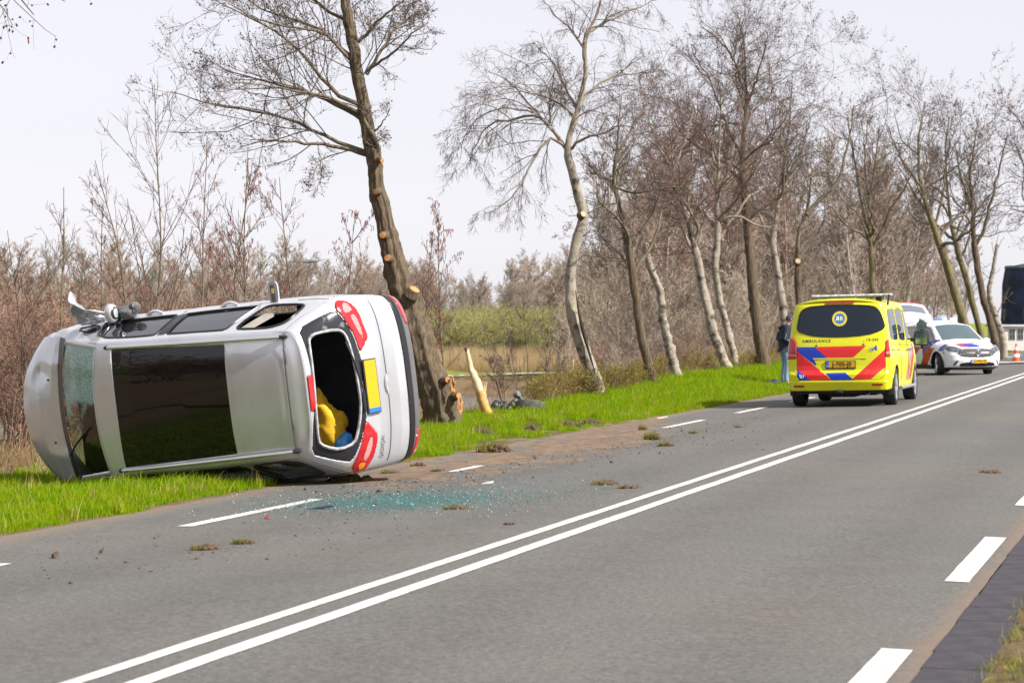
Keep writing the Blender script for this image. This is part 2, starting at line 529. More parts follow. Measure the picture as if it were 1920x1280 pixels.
    def hit(px, py):
        zs = np.linspace(1.53, 0.29, 400); best = None
        prev = None
        for z in zs:
            x, y = car_plane(px, py, z)
            w = float(Y(np.array(xc(z)), np.array(min(z, 1.4999)))); t = y / w
            r = (x - (X0(z) + D * float(ft(np.clip(t, -1, 1))))) if abs(t) <= 1.05 else None
            if r is not None and prev is not None and r * prev <= 0:
                return (np.clip(y, -w, w), z)
            prev = r
        x, y = car_plane(px, py, 1.0); return (np.clip(y, -.86, .86), 1.0)
    def Z7(pts): return [hit(540 + a / 3.368, 540 + c / 3.368) for a, c in pts]
    hole = smooth_poly(Z7([(125,345),(135,308),(180,283),(300,262),(340,275),(368,312),(402,420),(432,560),(455,700),(455,800),(440,900),(420,975),(330,1020),(230,1003),(184,965),(176,820),(165,650),(150,500)]), 1)
    frame_p = smooth_poly(Z7([(52,262),(180,188),(285,142),(330,178),(375,235),(415,310),(445,400),(468,470),(488,650),(498,835),(478,880),(450,1010),(400,1092),(375,1100),(250,1080),(132,1050),(152,900),(165,760),(150,560),(97,350)]), 1)
    lampR = smooth_poly(Z7([(291,88),(330,78),(400,100),(440,150),(470,230),(500,300),(495,330),(465,392),(446,392),(420,305),(372,225),(335,172),(294,136)]), 1)
    lensR1 = smooth_poly(Z7([(335,100),(360,95),(385,120),(390,150),(360,160),(340,140)]), 1)
    lensR2 = smooth_poly(Z7([(385,165),(420,170),(465,280),(465,308),(440,282),(400,205)]), 1)
    lampL = smooth_poly(Z7([(486,850),(505,845),(560,910),(563,950),(550,1020),(522,1090),(480,1140),(420,1160),(395,1165),(395,1138),(422,1090),(450,1020),(480,900)]), 1)
    lensL1 = smooth_poly(Z7([(513,938),(530,940),(526,1000),(492,1080),(468,1085),(482,1030)]), 1)
    lensL2 = smooth_poly(Z7([(437,1112),(456,1097),(485,1097),(478,1122),(442,1150)]), 1)
    brake = Z7([(120,565),(131,556),(141,600),(154,765),(131,750),(121,650)])
    brake = [(y, max(z, 1.49)) for y, z in brake]
    ys = [p[0] for p in brake]
    brake = [(min(ys), 1.475), (max(ys), 1.475), (max(ys), 1.525), (min(ys), 1.525)]
    strip = poly_sdf([(-1, .485), (1, .485), (1, .565), (-1, .565)])
    lowb = poly_sdf([(-1, 0), (1, 0), (1, .485), (-1, .485)])
    reflR = poly_sdf(smooth_poly([(-.88, .36), (-.52, .345), (-.54, .45), (-.88, .47)], 1))
    reflL = poly_sdf(smooth_poly([(.88, .36), (.52, .345), (.54, .45), (.88, .47)], 1))
    gapline = None
    regs = [('lensR1', poly_sdf(lensR1)), ('lensR2', poly_sdf(lensR2)), ('lensL1', poly_sdf(lensL1)), ('lensL2', poly_sdf(lensL2)),
            ('lampR', poly_sdf(lampR)), ('lampL', poly_sdf(lampL)), ('hole', poly_sdf(hole)), ('brake', poly_sdf(brake)), ('frame', poly_sdf(frame_p)),
            ('reflR', reflR), ('reflL', reflL), ('strip', strip), ('low', lowb), ('upper', poly_sdf([(-1, 1.10), (1, 1.10), (1, 2), (-1, 2)]))]
    R = patch(rear, np.linspace(-1, 1, 131), np.linspace(0, 1, 135), regs, flip=True)
    tg = mk('tailgate', *part(R['body']), paint, root); solid(tg, 0.012)
    fr_m = mat('black glass border', (0.018, 0.02, 0.024), 0.12, var=0.3, scale=12)
    # adhesive smears along the broken screen
    fnt = fr_m.node_tree; fb = fnt.nodes['Principled BSDF']
    tcn = N(fnt, 'ShaderNodeTexCoord'); nz = N(fnt, 'ShaderNodeTexNoise'); nz.inputs['Scale'].default_value = 9; nz.inputs['Detail'].default_value = 8
    fnt.links.new(tcn.outputs['Object'], nz.inputs['Vector'])
    cr = N(fnt, 'ShaderNodeValToRGB'); cr.color_ramp.elements[0].position = 0.63; cr.color_ramp.elements[1].position = 0.68
    cr.color_ramp.elements[0].color = (0.018, 0.02, 0.024, 1); cr.color_ramp.elements[1].color = (0.14, 0.145, 0.15, 1)
    fnt.links.new(nz.outputs[0], cr.inputs[0]); fnt.links.new(cr.outputs[0], fb.inputs['Base Color'])
    fro = mk('rear_window_border', *part(R['frame'], -0.006), fr_m, tg); solid(fro, 0.02)
    rim = np.array([(p[0], p[1]) for p in hole])
    rp = []
    for y, z in np.vstack([rim, rim[:1]]):
        w = float(Y(np.array(xc(z)), np.array(min(z, 1.4999)))); rp.append((X0(z) + D * float(ft(np.clip(y / w, -1, 1))) - 0.004, y, z))
    gap_m = mat('grey window flange', (0.33, 0.33, 0.34), 0.5, 0.2, var=0.3, scale=18)
    MB().tube(np.array(rp), 0.016, 6, False).build('window_flange', gap_m, tg)
    if 'upper' in R:
        up = mk('tailgate_upper', *part(R['upper']), paint, root); solid(up, 0.012)
    for nm, lens, pc in (('lampR', ('lensR1', 'lensR2'), None), ('lampL', ('lensL1', 'lensL2'), None)):
        lo = mk('tail_lamp', *part(R[nm], 0.010), M['lamp_red'], root); solid(lo, 0.03)
        for ln in lens:
            if ln in R:
                mk('lamp_lens', *part(R[ln], 0.012), M['lamp_orange'] if ln == 'lensL2' else M['lamp_clear'], lo)
    if 'brake' in R:
        bo = mk('brake_lamp', *part(R['brake'], 0.012), M['lamp_red'], root); solid(bo, 0.02)
    st = mk('bumper_strip', *part(R['strip'], 0.006), M['satin_black'], root); solid(st, 0.02)
    lb = mk('rear_bumper', *part(R['low'], 0.0), mat('grey bumper plastic', (0.10, 0.10, 0.10), 0.42, var=0.08, scale=12), root); solid(lb, 0.02)
    for nm in ('reflR', 'reflL'):
        o = mk('bumper_reflector', *part(R[nm], 0.008), M['lamp_red'], root); solid(o, 0.02)
    def rear_pt(y, z, off=0.0):
        w = float(Y(np.array(xc(z)), np.array(min(z, 1.4999))))
        return np.array([X0(z) + D * float(ft(np.clip(y / w, -1, 1))) - off, y, z])
    # number plate (its characters are masked in the photograph), in its recess
    pl = Z7([(472, 447), (540, 440), (575, 787), (503, 792)])
    yl, yr = max(pl[2][0], pl[3][0]), min(pl[0][0], pl[1][0]); zl, zh = 0.815, 0.955
    yc = 0.5 * (yl + yr); yl, yr = yc + 0.26, yc - 0.26
    def slab(y0, y1, z0, z1, off, th):
        a, bq = rear_pt(yc, z0)[0] - off, rear_pt(yc, z1)[0] - off
        P = [(a, y0, z0), (a, y1, z0), (bq, y1, z1), (bq, y0, z1)]
        return MB().prism(P, (-th, 0, 0))
    slab(yl + .012, yr - .012, zl - .012, zh + .012, 0.006, 0.012).build('plate_holder', M['black'], root, False)
    npl = slab(yl - .045, yr, zl, zh, 0.0205, 0.004).build('number_plate', M['plate_yellow'], root, False)
    slab(yl, yl - .045, zl, zh, 0.0205, 0.004).build('plate_band', M['plate_blue'], npl, False)
    bx = rear_pt(yc, .86)[0] - 0.0275
    Mx = Matrix(((0, 0, -1, bx), (-1, 0, 0, yl - .0225), (0, 1, 0, .845), (0, 0, 0, 1)))
    put_text('plate_letters', 'NL', 0.035, M['letter_white'], npl, Mx)
    # handle recess, model lettering, rear wiper
    hp = Z7([(610, 540), (635, 540), (640, 640), (625, 672)])
    hy0, hy1 = min(p[0] for p in hp), max(p[0] for p in hp); hz = np.mean([p[1] for p in hp])
    MB().tube([rear_pt(y, hz + 0.01 * math.sin((y - hy0) / (hy1 - hy0) * math.pi), -0.004) for y in np.linspace(hy0, hy1, 9)], [0.006, .014, .018, .018, .018, .018, .018, .014, .006], 8).build('tailgate_handle', paint, root)
    lp = Z7([(600, 1000)])[0]
    def txt_fn(p):
        y = lp[0] - p.x; z = lp[1] + p.y + 0.01
        return Vector(rear_pt(y, z, 0.004))
    put_text('model_lettering', 'QASHQAI', 0.045, mat('grey lettering', (0.12, 0.12, 0.13), 0.3, 0.5), root, None, fn=txt_fn, space=1.15)
    wp = [hit(540 + a / 3.368, 540 + c / 3.368) for a, c in ((345, 340), (372, 400), (405, 470), (440, 570), (460, 650))]
    MB().tube([rear_pt(y, z, 0.03) for y, z in wp], [0.006, .011, .011, .009, .009], 6).tube([rear_pt(wp[-1][0], wp[-1][1], 0.03), rear_pt(wp[-1][0] + .10, 1.02, 0.025), rear_pt(wp[-1][0] + .2, 1.01, .02)], [.012, .02, .016], 8).build('rear_wiper', M['black'], root)
    # panel seam between tailgate and quarter, and tailgate bottom
    for sgn in (1,):
        MB().tube([rear_pt(y, .722, 0.001) for y in np.linspace(-.8, .8, 30)], 0.004, 4).build('panel_gap', M['black'], root)
    MB().tube([rear_pt(-.80, z, 0.000) for z in np.linspace(.72, .92, 8)], 0.004, 4).build('panel_gap', M['black'], root)
    # ---- sides
    def side(sgn):
        def f(a, b):
            z0 = 0.28 + b * (1.50 - 0.28)
            x = xc(z0) * (1 - a) + 4.125 * a
            z = 0.28 + b * (ztop(x) - 0.28)
            y = Y(x, z)
            # crushed right front wing
            if sgn < 0:
                k = np.exp(-((x - 3.75) / 0.34) ** 2) * np.clip((z - 0.6) / 0.3, 0, 1)
                y = y - k * (0.05 + 0.10 * (vnoise(x * 9, z * 9, 4) - 0.3))
            return np.stack([x, -sgn * -y, z], -1), np.stack([x, z], -1)
        return f
    arch = lambda cx: (lambda x, z: np.hypot(x - cx, z - 0.34) - 0.36)
    w_front = poly_sdf(round_poly([(2.29, 1.035), (2.31, 1.475), (2.62, 1.47), (2.93, 1.43), (3.10, 1.33), (3.20, 1.03)], .035))
    w_tri = poly_sdf(smooth_poly([(3.22, 1.055), (3.20, 1.26), (3.56, 1.06)], 1))
    w_rear = poly_sdf(round_poly([(1.30, 1.05), (1.50, 1.475), (2.19, 1.48), (2.19, 1.04)], .035), 0.0)
    w_quart = poly_sdf(round_poly([(0.74, 1.11), (0.82, 1.38), (1.00, 1.46), (1.40, 1.47), (1.21, 1.065)], .05))
    body_pieces = []
    glass_s = glass_mat('side window glass', (0.10, 0.11, 0.12), 0.03, 0.35, 3.2)
    for sgn in (-1, 1):
        regs = [('gf', w_front), ('gt', w_tri), ('gr', w_rear), ('gq', w_quart), ('arch', arch(0.93)), ('arch', arch(3.62)),
                ('bpost', poly_sdf([(2.20, 1.05), (2.20, 1.47), (2.30, 1.47), (2.28, 1.05)])),
                ('sill', poly_sdf([(0, 0), (5, 0), (5, .36), (0, .36)]))]
        S = patch(side(sgn), np.linspace(0, 1, 181), np.linspace(0, 1, 61), regs, flip=(sgn > 0))
        body_pieces += S['body']
        if sgn < 0:
            for nm, wn_ in (('gf', 'door_window'), ('gr', 'door_window'), ('gt', 'quarter_light')):
                if nm in S: mk(wn_, *part(S[nm], -0.010), glass_s, root)
        else:
            for nm, wn_ in (('gf', 'door_window'), ('gr', 'door_window'), ('gq', 'quarter_window')):
                if nm in S: mk(wn_, *part(S[nm], -0.010), glass_s, root)
        if 'bpost' in S: mk('door_post', *part(S['bpost'], 0.002), M['satin_black'], root)
        mk('sill_trim', *part(S['sill'], 0.004), M['dark_grey'], root)
        # window seals and door seams
        def spt(x, z, o=0.0): return (x, sgn * (float(Y(np.array(x), np.array(z))) + o), z)
        def seal(poly, r):
            P = np.vstack([poly, poly[:1]]); MB().tube([spt(x, z, 0.002) for x, z in P], r, 5, False).build('window_seal', M['satin_black'], root)
        seal(round_poly([(2.29, 1.035), (2.31, 1.475), (2.62, 1.47), (2.93, 1.43), (3.10, 1.33), (3.20, 1.03)], .035), 0.011)
        seal(round_poly([(1.30, 1.05), (1.50, 1.475), (2.19, 1.48), (2.19, 1.04)], .035), 0.011)
        seal(round_poly([(0.74, 1.11), (0.82, 1.38), (1.00, 1.46), (1.40, 1.47), (1.21, 1.065)], .05), 0.013)
        seal(smooth_poly([(3.22, 1.055), (3.20, 1.26), (3.56, 1.06)], 1), 0.010)
        for pth in ([(1.34, .5), (1.33, 1.05), (1.40, 1.25), (1.48, 1.47)], [(2.24, .40), (2.24, 1.06)], [(3.22, .40), (3.25, 1.0)], [(0.55, 1.0), (0.9, 1.0)]):
            pp = np.array(pth); n_ = 14; tt = np.linspace(0, 1, n_); ti = np.linspace(0, 1, len(pp))
            MB().tube([spt(I(t, ti, pp[:, 0]), I(t, ti, pp[:, 1]), 0.0) for t in tt], 0.004, 4).build('panel_gap', M['black'], root)
        for hx in (1.62, 2.52):
            P = [spt(hx + t * 0.20, .965, 0.005 + 0.030 * math.sin(t * math.pi)) for t in np.linspace(0, 1, 9)]
            MB().tube(P, [.010, .017, .018, .018, .018, .018, .018, .017, .010], 8).build('door_handle', paint, root)
    bd = mk('body', *part(body_pieces), paint, root); solid(bd, 0.012)
    # ---- roof
    def zroof(x): return I(x, [0.5, 0.61, 0.9, 1.4, 2.0, 2.6, 3.08], [1.525, 1.535, 1.575, 1.60, 1.61, 1.595, 1.545])
    def roof(a, b):
        t = np.sin(b * math.pi / 2) * 0.5 + b * 0.5
        zt = zt_r(t)
        x0 = X0(zt) + D * ft(t); x1 = 3.02 + 0.07 * (1 - t * t)
        x = x0 * (1 - a) + x1 * a
        y = t * ytop(x)
        e = np.abs(t) ** 3.2
        z = zroof(x) * (1 - e) + ztop(x) * e
        # at the very back follow the tailgate edge
        k = sstep(0.06, 0.0, a); z = z * (1 - k) + zt * k
        return np.stack([x, y, z], -1), np.stack([x, y], -1)
    def P1(pts, z): return [car_plane(20 + a / 2.909, 500 + c / 2.909, z) for a, c in pts]
    sg = P1([(540, 446), (1165, 428), (1215, 1018), (592, 1088)], 1.60)
    seam_x = 0.5 * (car_plane(420 + 325 / 2.91, 500 + 405 / 2.91, 1.57)[0] + car_plane(420 + 375 / 2.91, 500 + 985 / 2.91, 1.56)[0])
    sx0, sx1 = 0.5 * (sg[1][0] + sg[2][0]), 0.5 * (sg[0][0] + sg[3][0])
    s_half_r, s_half_f = 0.545, 0.605
    sun_poly = [(sx0, -s_half_r), (sx1, -s_half_f), (sx1, s_half_f), (sx0, s_half_r)]
    Rf = patch(roof, np.linspace(0, 1, 121), np.linspace(-1, 1, 71), [('sun', poly_sdf(sun_poly)), ('spoiler', lambda x, y: x - seam_x)])
    ro = mk('roof_panel', *part(Rf['body']), paint, root); solid(ro, 0.012)
    so = mk('roof_spoiler', *part(Rf['spoiler'], 0.003), paint, root); solid(so, 0.02)
    sun_glass = mat('dark sunroof glass', (0.005, 0.006, 0.007), 0.015, spec=0.55)
    mk('sunroof', *part(Rf['sun'], -0.003), sun_glass, root)
    MB().tube([(x, y, float(I(x, [0.5, 0.61, 0.9, 1.4], [1.525, 1.535, 1.575, 1.60])) - 0.02 * (abs(y) / .6) ** 3 + 0.001) for x, y in [(seam_x, yy) for yy in np.linspace(-.57, .57, 15)]], 0.004, 4).build('panel_gap', M['black'], root)
    rail_m = mat('brushed rail metal', (0.60, 0.61, 0.62), 0.35, 0.8)
    for sgn in (-1, 1):
        P = []; xs = np.linspace(0.84, 2.86, 24)
        for i, x in enumerate(xs):
            e = min(1, min(i, 23 - i) / 2.0)
            P.append((x, sgn * (I(x, [0.84, 2.86], [0.555, 0.618]) + 0.01), float(I(x, [0.5, 0.61, 0.9, 1.4, 2.0, 2.6, 3.08], [1.525, 1.535, 1.555, 1.575, 1.585, 1.57, 1.53])) - 0.005 + 0.03 * e))
        rl = MB().tube(P, 0.019, 8).build('roof_rail', rail_m, root)
        for e0, e1 in ((0, -0.07), (-1, 0.05)):
            p = np.array(P[e0]); MB().tube([p + [-np.sign(e1) * 0.01, 0, 0], p + [e1 * .6, 0, -0.004], p + [e1, 0, -0.02]], [.0205, .020, .012], 8).build('rail_end', M['black'], rl)
    # ---- windscreen and pillars
    def screen(a, b):
        t = b
        x = (3.02 + 0.07 * (1 - t * t)) * (1 - a) + (3.76 + 0.10 * (1 - t * t)) * a
        yt = 0.675 * (1 - a) + 0.765 * a
        zc = 1.545 * (1 - a) + 1.075 * a + 0.035 * np.sin(a * math.pi)
        ze = I((3.02 * (1 - a) + 3.76 * a).ravel(), [3.02, 3.4, 3.76], [1.50, 1.29, 1.055]).reshape(np.shape(a))
        e = np.abs(t) ** 3
        return np.stack([x, t * yt, zc * (1 - e) + ze * e], -1), np.stack([a, t], -1)
    def in_screen(a, t): return np.maximum(np.abs(t) - 0.925, np.maximum(0.03 - a, a - 0.84))
    Sc = patch(screen, np.linspace(0, 1, 41), np.linspace(-1, 1, 61), [('glass', in_screen), ('cowl', lambda a, t: 0.84 - a)])
    pil = mk('windscreen_pillar', *part(Sc['body']), paint, root); solid(pil, 0.012)
    mk('cowl_strip', *part(Sc['cowl'], 0.004), M['satin_black'], root)
    # cracked windscreen
    m, nt, b_ = new_mat('cracked windscreen'); nt.nodes.remove(b_); out = nt.nodes['Material Output']
    tc = N(nt, 'ShaderNodeTexCoord'); sp = N(nt, 'ShaderNodeSeparateXYZ'); nt.links.new(tc.outputs['Object'], sp.inputs[0])
    nzw = N(nt, 'ShaderNodeTexNoise'); nzw.inputs['Scale'].default_value = 3.5; nzw.inputs['Detail'].default_value = 6; nt.links.new(tc.outputs['Object'], nzw.inputs['Vector'])
    warp = N(nt, 'ShaderNodeMath', operation='MULTIPLY_ADD'); nt.links.new(nzw.outputs[0], warp.inputs[0]); warp.inputs[1].default_value = 0.9; nt.links.new(sp.outputs[1], warp.inputs[2])
    msk = N(nt, 'ShaderNodeMapRange'); nt.links.new(warp.outputs[0], msk.inputs[0])
    msk.inputs[1].default_value = 0.46; msk.inputs[2].default_value = 0.34; msk.inputs[3].default_value = 0; msk.inputs[4].default_value = 1
    vor = N(nt, 'ShaderNodeTexVoronoi', feature='DISTANCE_TO_EDGE'); vor.inputs['Scale'].default_value = 26; nt.links.new(tc.outputs['Object'], vor.inputs['Vector'])
    vor2 = N(nt, 'ShaderNodeTexVoronoi', feature='DISTANCE_TO_EDGE'); vor2.inputs['Scale'].default_value = 9; nt.links.new(tc.outputs['Object'], vor2.inputs['Vector'])
    c1 = N(nt, 'ShaderNodeMath', operation='LESS_THAN'); c1.inputs[1].default_value = 0.10; nt.links.new(vor.outputs[0], c1.inputs[0])
    c2 = N(nt, 'ShaderNodeMath', operation='LESS_THAN'); c2.inputs[1].default_value = 0.03; nt.links.new(vor2.outputs[0], c2.inputs[0])
    mxm = N(nt, 'ShaderNodeMath', operation='MAXIMUM'); nt.links.new(c1.outputs[0], mxm.inputs[0]); nt.links.new(c2.outputs[0], mxm.inputs[1])
    base_f = N(nt, 'ShaderNodeMath', operation='MULTIPLY_ADD'); nt.links.new(mxm.outputs[0], base_f.inputs[0]); base_f.inputs[1].default_value = 0.35; base_f.inputs[2].default_value = 0.42
    fac = N(nt, 'ShaderNodeMath', operation='MULTIPLY'); nt.links.new(base_f.outputs[0], fac.inputs[0]); nt.links.new(msk.outputs[0], fac.inputs[1])
    df = N(nt, 'ShaderNodeBsdfDiffuse'); df.inputs[0].default_value = (0.30, 0.50, 0.47, 1)
    trn = N(nt, 'ShaderNodeBsdfTransparent'); trn.inputs[0].default_value = (0.42, 0.55, 0.50, 1)
    gls = N(nt, 'ShaderNodeBsdfGlossy'); gls.inputs[1].default_value = 0.04
    bmp = N(nt, 'ShaderNodeBump'); bmp.inputs['Strength'].default_value = 0.25; bmp.inputs['Distance'].default_value = 0.01; nt.links.new(mxm.outputs[0], bmp.inputs['Height']); nt.links.new(bmp.outputs[0], gls.inputs['Normal'])
    fre = N(nt, 'ShaderNodeFresnel'); fre.inputs[0].default_value = 1.6
    ms1 = N(nt, 'ShaderNodeMixShader'); nt.links.new(fac.outputs[0], ms1.inputs[0]); nt.links.new(trn.outputs[0], ms1.inputs[1]); nt.links.new(df.outputs[0], ms1.inputs[2])
    ms2 = N(nt, 'ShaderNodeMixShader'); nt.links.new(fre.outputs[0], ms2.inputs[0]); nt.links.new(ms1.outputs[0], ms2.inputs[1]); nt.links.new(gls.outputs[0], ms2.inputs[2])
    nt.links.new(ms2.outputs[0], out.inputs[0])
    ws = mk('windscreen', *part(Sc['glass'], -0.006), m, root); ws['label'] = 'crazed greenish windscreen, shattered in its upper corner'
    def scr_pt(a, t, o=0.0):
        p = screen(np.array([[a]]), np.array([[t]]))[0][0, 0]; return p + np.array([0.5, 0, 0.85]) * o
    MB().tube([scr_pt(0.88, 0.62, .02), scr_pt(0.66, 0.50, .03), scr_pt(0.36, 0.34, .022)], [.012, .010, .008], 6).tube([scr_pt(0.80, 0.56, .02), scr_pt(0.20, 0.24, .012)], [.007, .007], 5).build('wiper', M['black'], root)
    # ---- bonnet and nose
    def xf(t): return 4.46 - 0.34 * np.abs(t) ** 2.4
    def hood(a, b):
        t = b
        x = (3.76 + 0.10 * (1 - t * t)) * (1 - a) + xf(t) * a
        y = t * I(x.ravel(), [3.76, 3.95, 4.13, 4.46], [0.765, 0.795, 0.77, 0.76]).reshape(x.shape)
        zc = I(a.ravel(), [0, .15, .5, .8, 1.0], [1.075, 1.075, 1.02, 0.955, 0.89]).reshape(a.shape)
        z = zc - 0.055 * np.abs(t) ** 3
        z = z + 0.022 * np.exp(-((np.abs(t) - 0.62) / 0.10) ** 2) * (1 - a) - 0.03 * np.exp(-(((t + 0.55) / 0.25) ** 2 + ((a - 0.5) / 0.25) ** 2)) * (0.5 + vnoise(x * 7, y * 7, 2))
        z = z + 0.02 * (vnoise(x * 4, y * 4, 8) - .5) * a
        return np.stack([x, y, z], -1), np.stack([x, y], -1)
    Hd = patch(hood, np.linspace(0, 1, 41), np.linspace(-1, 1, 49), [])
    ho = mk('bonnet', *part(Hd['body']), paint, root); solid(ho, 0.012); ho['label'] = 'dented silver bonnet'
    for t in (-0.42, 0.42):
        p = hood(np.array([[0.25]]), np.array([[t]]))[0][0, 0]
        MB().box(p + [-.012, -.01, -.004], p + [.012, .01, .012], .004).build('washer_jet', M['black'], root)
    def nose(a, b):
        t = b
        x = xf(t) + 0.05 * np.sin(a * math.pi) - 0.02
        yw = 0.765 + 0.03 * np.sin(a * math.pi)
        z = (0.89 - 0.055 * np.abs(t) ** 3) * (1 - a) + 0.28 * a
        return np.stack([x, t * yw, z], -1), np.stack([t * yw, z], -1)
    No = patch(nose, np.linspace(0, 1, 31), np.linspace(-1, 1, 61), [('grille', poly_sdf([(-.42, .62), (.42, .62), (.48, .82), (-.48, .82)])), ('lampR', poly_sdf([(-.74, .70), (-.50, .66), (-.52, .82), (-.74, .84)])), ('lampL', poly_sdf([(.74, .70), (.50, .66), (.52, .82), (.74, .84)]))])
    mk('front_bumper', *part(No['body']), paint, root)
    mk('grille', *part(No['grille'], -0.01), M['black'], root)
    for k in ('lampR', 'lampL'):
        if k in No: mk('headlamp', *part(No[k], 0.004), M['lamp_clear'], root)
    # ---- underbody, wheels
    ub = mat('underbody', (0.03, 0.028, 0.026), 0.9, var=0.4, scale=6)
    MB().box((0.35, -.76, .20), (4.2, .76, .285), .02).tube([(0.3, -.3, .24), (1.6, -.25, .17), (3.2, -.1, .2)], .04, 8).box((.3, -.55, .2), (.75, -.05, .36), .05).build('underbody', ub, root)
    for wx, wy in ((0.93, -.77), (0.93, .77), (3.62, -.77), (3.62, .77)):
        s_ = np.sign(wy)
        w = MB().lathe([(.21, -.09), (.30, -.105), (.325, -.09), (.33, 0), (.325, .09), (.30, .105), (.21, .09)], (wx, wy, .34), (0, s_, 0), 28).build('wheel', M['rubber'], root)
        MB().lathe([(.0, .05), (.05, .055), (.19, .06), (.212, .085)], (wx, wy, .34), (0, s_, 0), 28).build('rim', M['alloy'], w)
    # ---- interior
    inn = mat('dark cabin trim', (0.020, 0.021, 0.026), 0.85, var=0.3, scale=5)
    beige = mat('grey pillar trim', (0.30, 0.28, 0.25), 0.8, var=0.1, scale=6)
    V = [(0.45, -.70, .50), (0.45, .70, .50), (3.6, .76, .42), (3.6, -.76, .42), (0.50, -.76, 1.02), (0.50, .76, 1.02), (3.4, .80, 1.0), (3.4, -.80, 1.0)]
    mk('cabin_floor', V, [(0, 1, 2, 3), (0, 3, 7, 4), (1, 5, 6, 2)], inn, root, False)
    MB().box((0.72, -.53, 1.475), (2.95, .53, 1.49)).build('roof_lining', inn, root, False)
    def seat(x, y0, y1, tilt):
        P = [(x, y0, .52), (x - .14, y0, 1.08), (x - .04, y0, 1.10), (x + .12, y0, .60), (x + .55, y0, .68), (x + .55, y0, .52)]
        mb = MB().prism(P, (0, y1 - y0, 0))
        for yy in ((y0 + y1) / 2,) if y1 - y0 < .8 else (y0 + .22, (y0 + y1) / 2, y1 - .22):
            mb.box((x - .17, yy - .12, 1.11), (x - .08, yy + .12, 1.30), .03)
        mb.build('seat', mat('seat cloth', (0.028, 0.029, 0.034), 0.9, var=0.3, scale=14), root)
    seat(1.35, -.62, .62, 0); seat(2.35, -.62, -.08, 0); seat(2.35, .08, .62, 0)
    MB().tube([(3.05, .38 + .18 * math.cos(a), .98 + .16 * math.sin(a)) for a in np.linspace(0, 2 * math.pi, 20)], .016, 6).build('steering_wheel', M['black'], root)
    MB().box((3.12, -.70, .72), (3.55, .70, 1.0), .05).build('dashboard', inn, root)
    for sgn in (-1, 1):
        MB().prism([(0.72, sgn * .80, 1.08), (0.95, sgn * .66, 1.40), (1.30, sgn * .67, 1.43), (1.20, sgn * .655, 1.435), (0.93, sgn * .64, 1.41), (0.70, sgn * .76, 1.06)], (0, -sgn * .02, 0)).build('pillar_trim', beige, root)
        MB().prism([(1.24, sgn * .80, 1.09), (1.42, sgn * .655, 1.44), (1.34, sgn * .65, 1.44), (1.14, sgn * .79, 1.09)], (0, -sgn * .03, 0)).build('pillar_trim', beige, root)
    # ---- torn off bits on the upper side: mirror, crumpled wing, wheel arch liner, open fuel flap
    def blob(c, r, seed, amp, nu=18, nv=12, sq=1.0):
        V = []; F = []
        for i in range(nv + 1):
            for j in range(nu):
                th = math.pi * i / nv; ph = 2 * math.pi * j / nu
                d = np.array([math.sin(th) * math.cos(ph), math.sin(th) * math.sin(ph), math.cos(th)])
                d = np.sign(d) * np.abs(d) ** sq
                k = 1 + amp * float(fbm(np.array(d[0] * 2.2 + seed), np.array(d[1] * 2.2 + d[2] * 1.7 + seed), seed, 4)) * 2
                V.append(np.array(c) + d * np.array(r) * k)
        for i in range(nv):
            for j in range(nu):
                F.append((i*nu+j, (i+1)*nu+j, (i+1)*nu+(j+1) % nu, i*nu+(j+1) % nu))
        return V, F
    mx, mz = 3.02, 1.16
    mb = MB(); mb.add(*blob((mx, -.96, mz), (.06, .10, .08), 3, 0.05, sq=.85))
    mr = mb.build('door_mirror', paint, root)
    MB().tube([(mx - .02, -.84, 1.06), (mx - .02, -.88, 1.10)], [.035, .045], 8).build('mirror_foot', M['black'], mr)
    MB().lathe([(0, 0), (.06, 0.0), (.07, -.01)], (mx - .055, -.96, mz), (-1, 0, 0), 20).build('mirror_glass', M['satin_black'], mr)
    # folded sheet of the torn wing
    nu, nv = 26, 18
    U_, V_ = np.meshgrid(np.linspace(0, 1, nu), np.linspace(0, 1, nv), indexing='ij')
    wx = 3.52 - 0.26 * U_ + 0.12 * V_ * np.sin(U_ * 5) 
    wy = -(0.86 + 0.42 * V_ * (1 - 1.3 * np.abs(U_ - 0.35)) * (0.75 + 0.5 * fbm(U_ * 3, V_ * 2, 21)))
    wz = 1.0 + 0.10 * np.sin(U_ * 9 + V_ * 3) * V_ + 0.18 * fbm(U_ * 4, V_ * 4, 17) - 0.10 * U_ + 0.15 * V_
    idx = np.arange(nu * nv).reshape(nu, nv)
    Fq = np.stack([idx[:-1, :-1], idx[1:, :-1], idx[1:, 1:], idx[:-1, 1:]], -1).reshape(-1, 4)
    cw = mk('torn_wing', np.stack([wx, wy, wz], -1).reshape(-1, 3), Fq, paint, root); solid(cw, .006); cw['label'] = 'crumpled bright wing panel bent upwards'
    mb = MB(); mb.add(*blob((2.93, -.95, 1.02), (.11, .08, .10), 9, 0.35)); mb.add(*blob((2.82, -.99, 1.02), (.06, .06, .06), 12, 0.4))
    mb.build('arch_liner', M['dark_grey'], root)
    fx = car_plane(515, 570, 1.0)[0]
    fl = MB(); P = []
    for a in np.linspace(0, 2 * math.pi, 20, endpoint=False):
        c_, s_ = math.cos(a), math.sin(a)
        P.append((fx + 0.055 * np.sign(c_) * abs(c_) ** .6, -0.99 - 0.115 * np.sign(s_) * abs(s_) ** .6, 1.00))
    fl.prism(P, (0.0, 0.0, -0.022))
    flo = fl.build('fuel_flap', paint, root)
    MB().box((fx - .028, -1.075, 1.001), (fx + .028, -.90, 1.008), .003).build('flap_lining', M['dark_grey'], flo)
    MB().box((fx - .016, -1.035, 1.0085), (fx + .014, -.985, 1.010)).build('sticker', mat('yellow white sticker', (0.75, 0.62, 0.15), .5), flo)
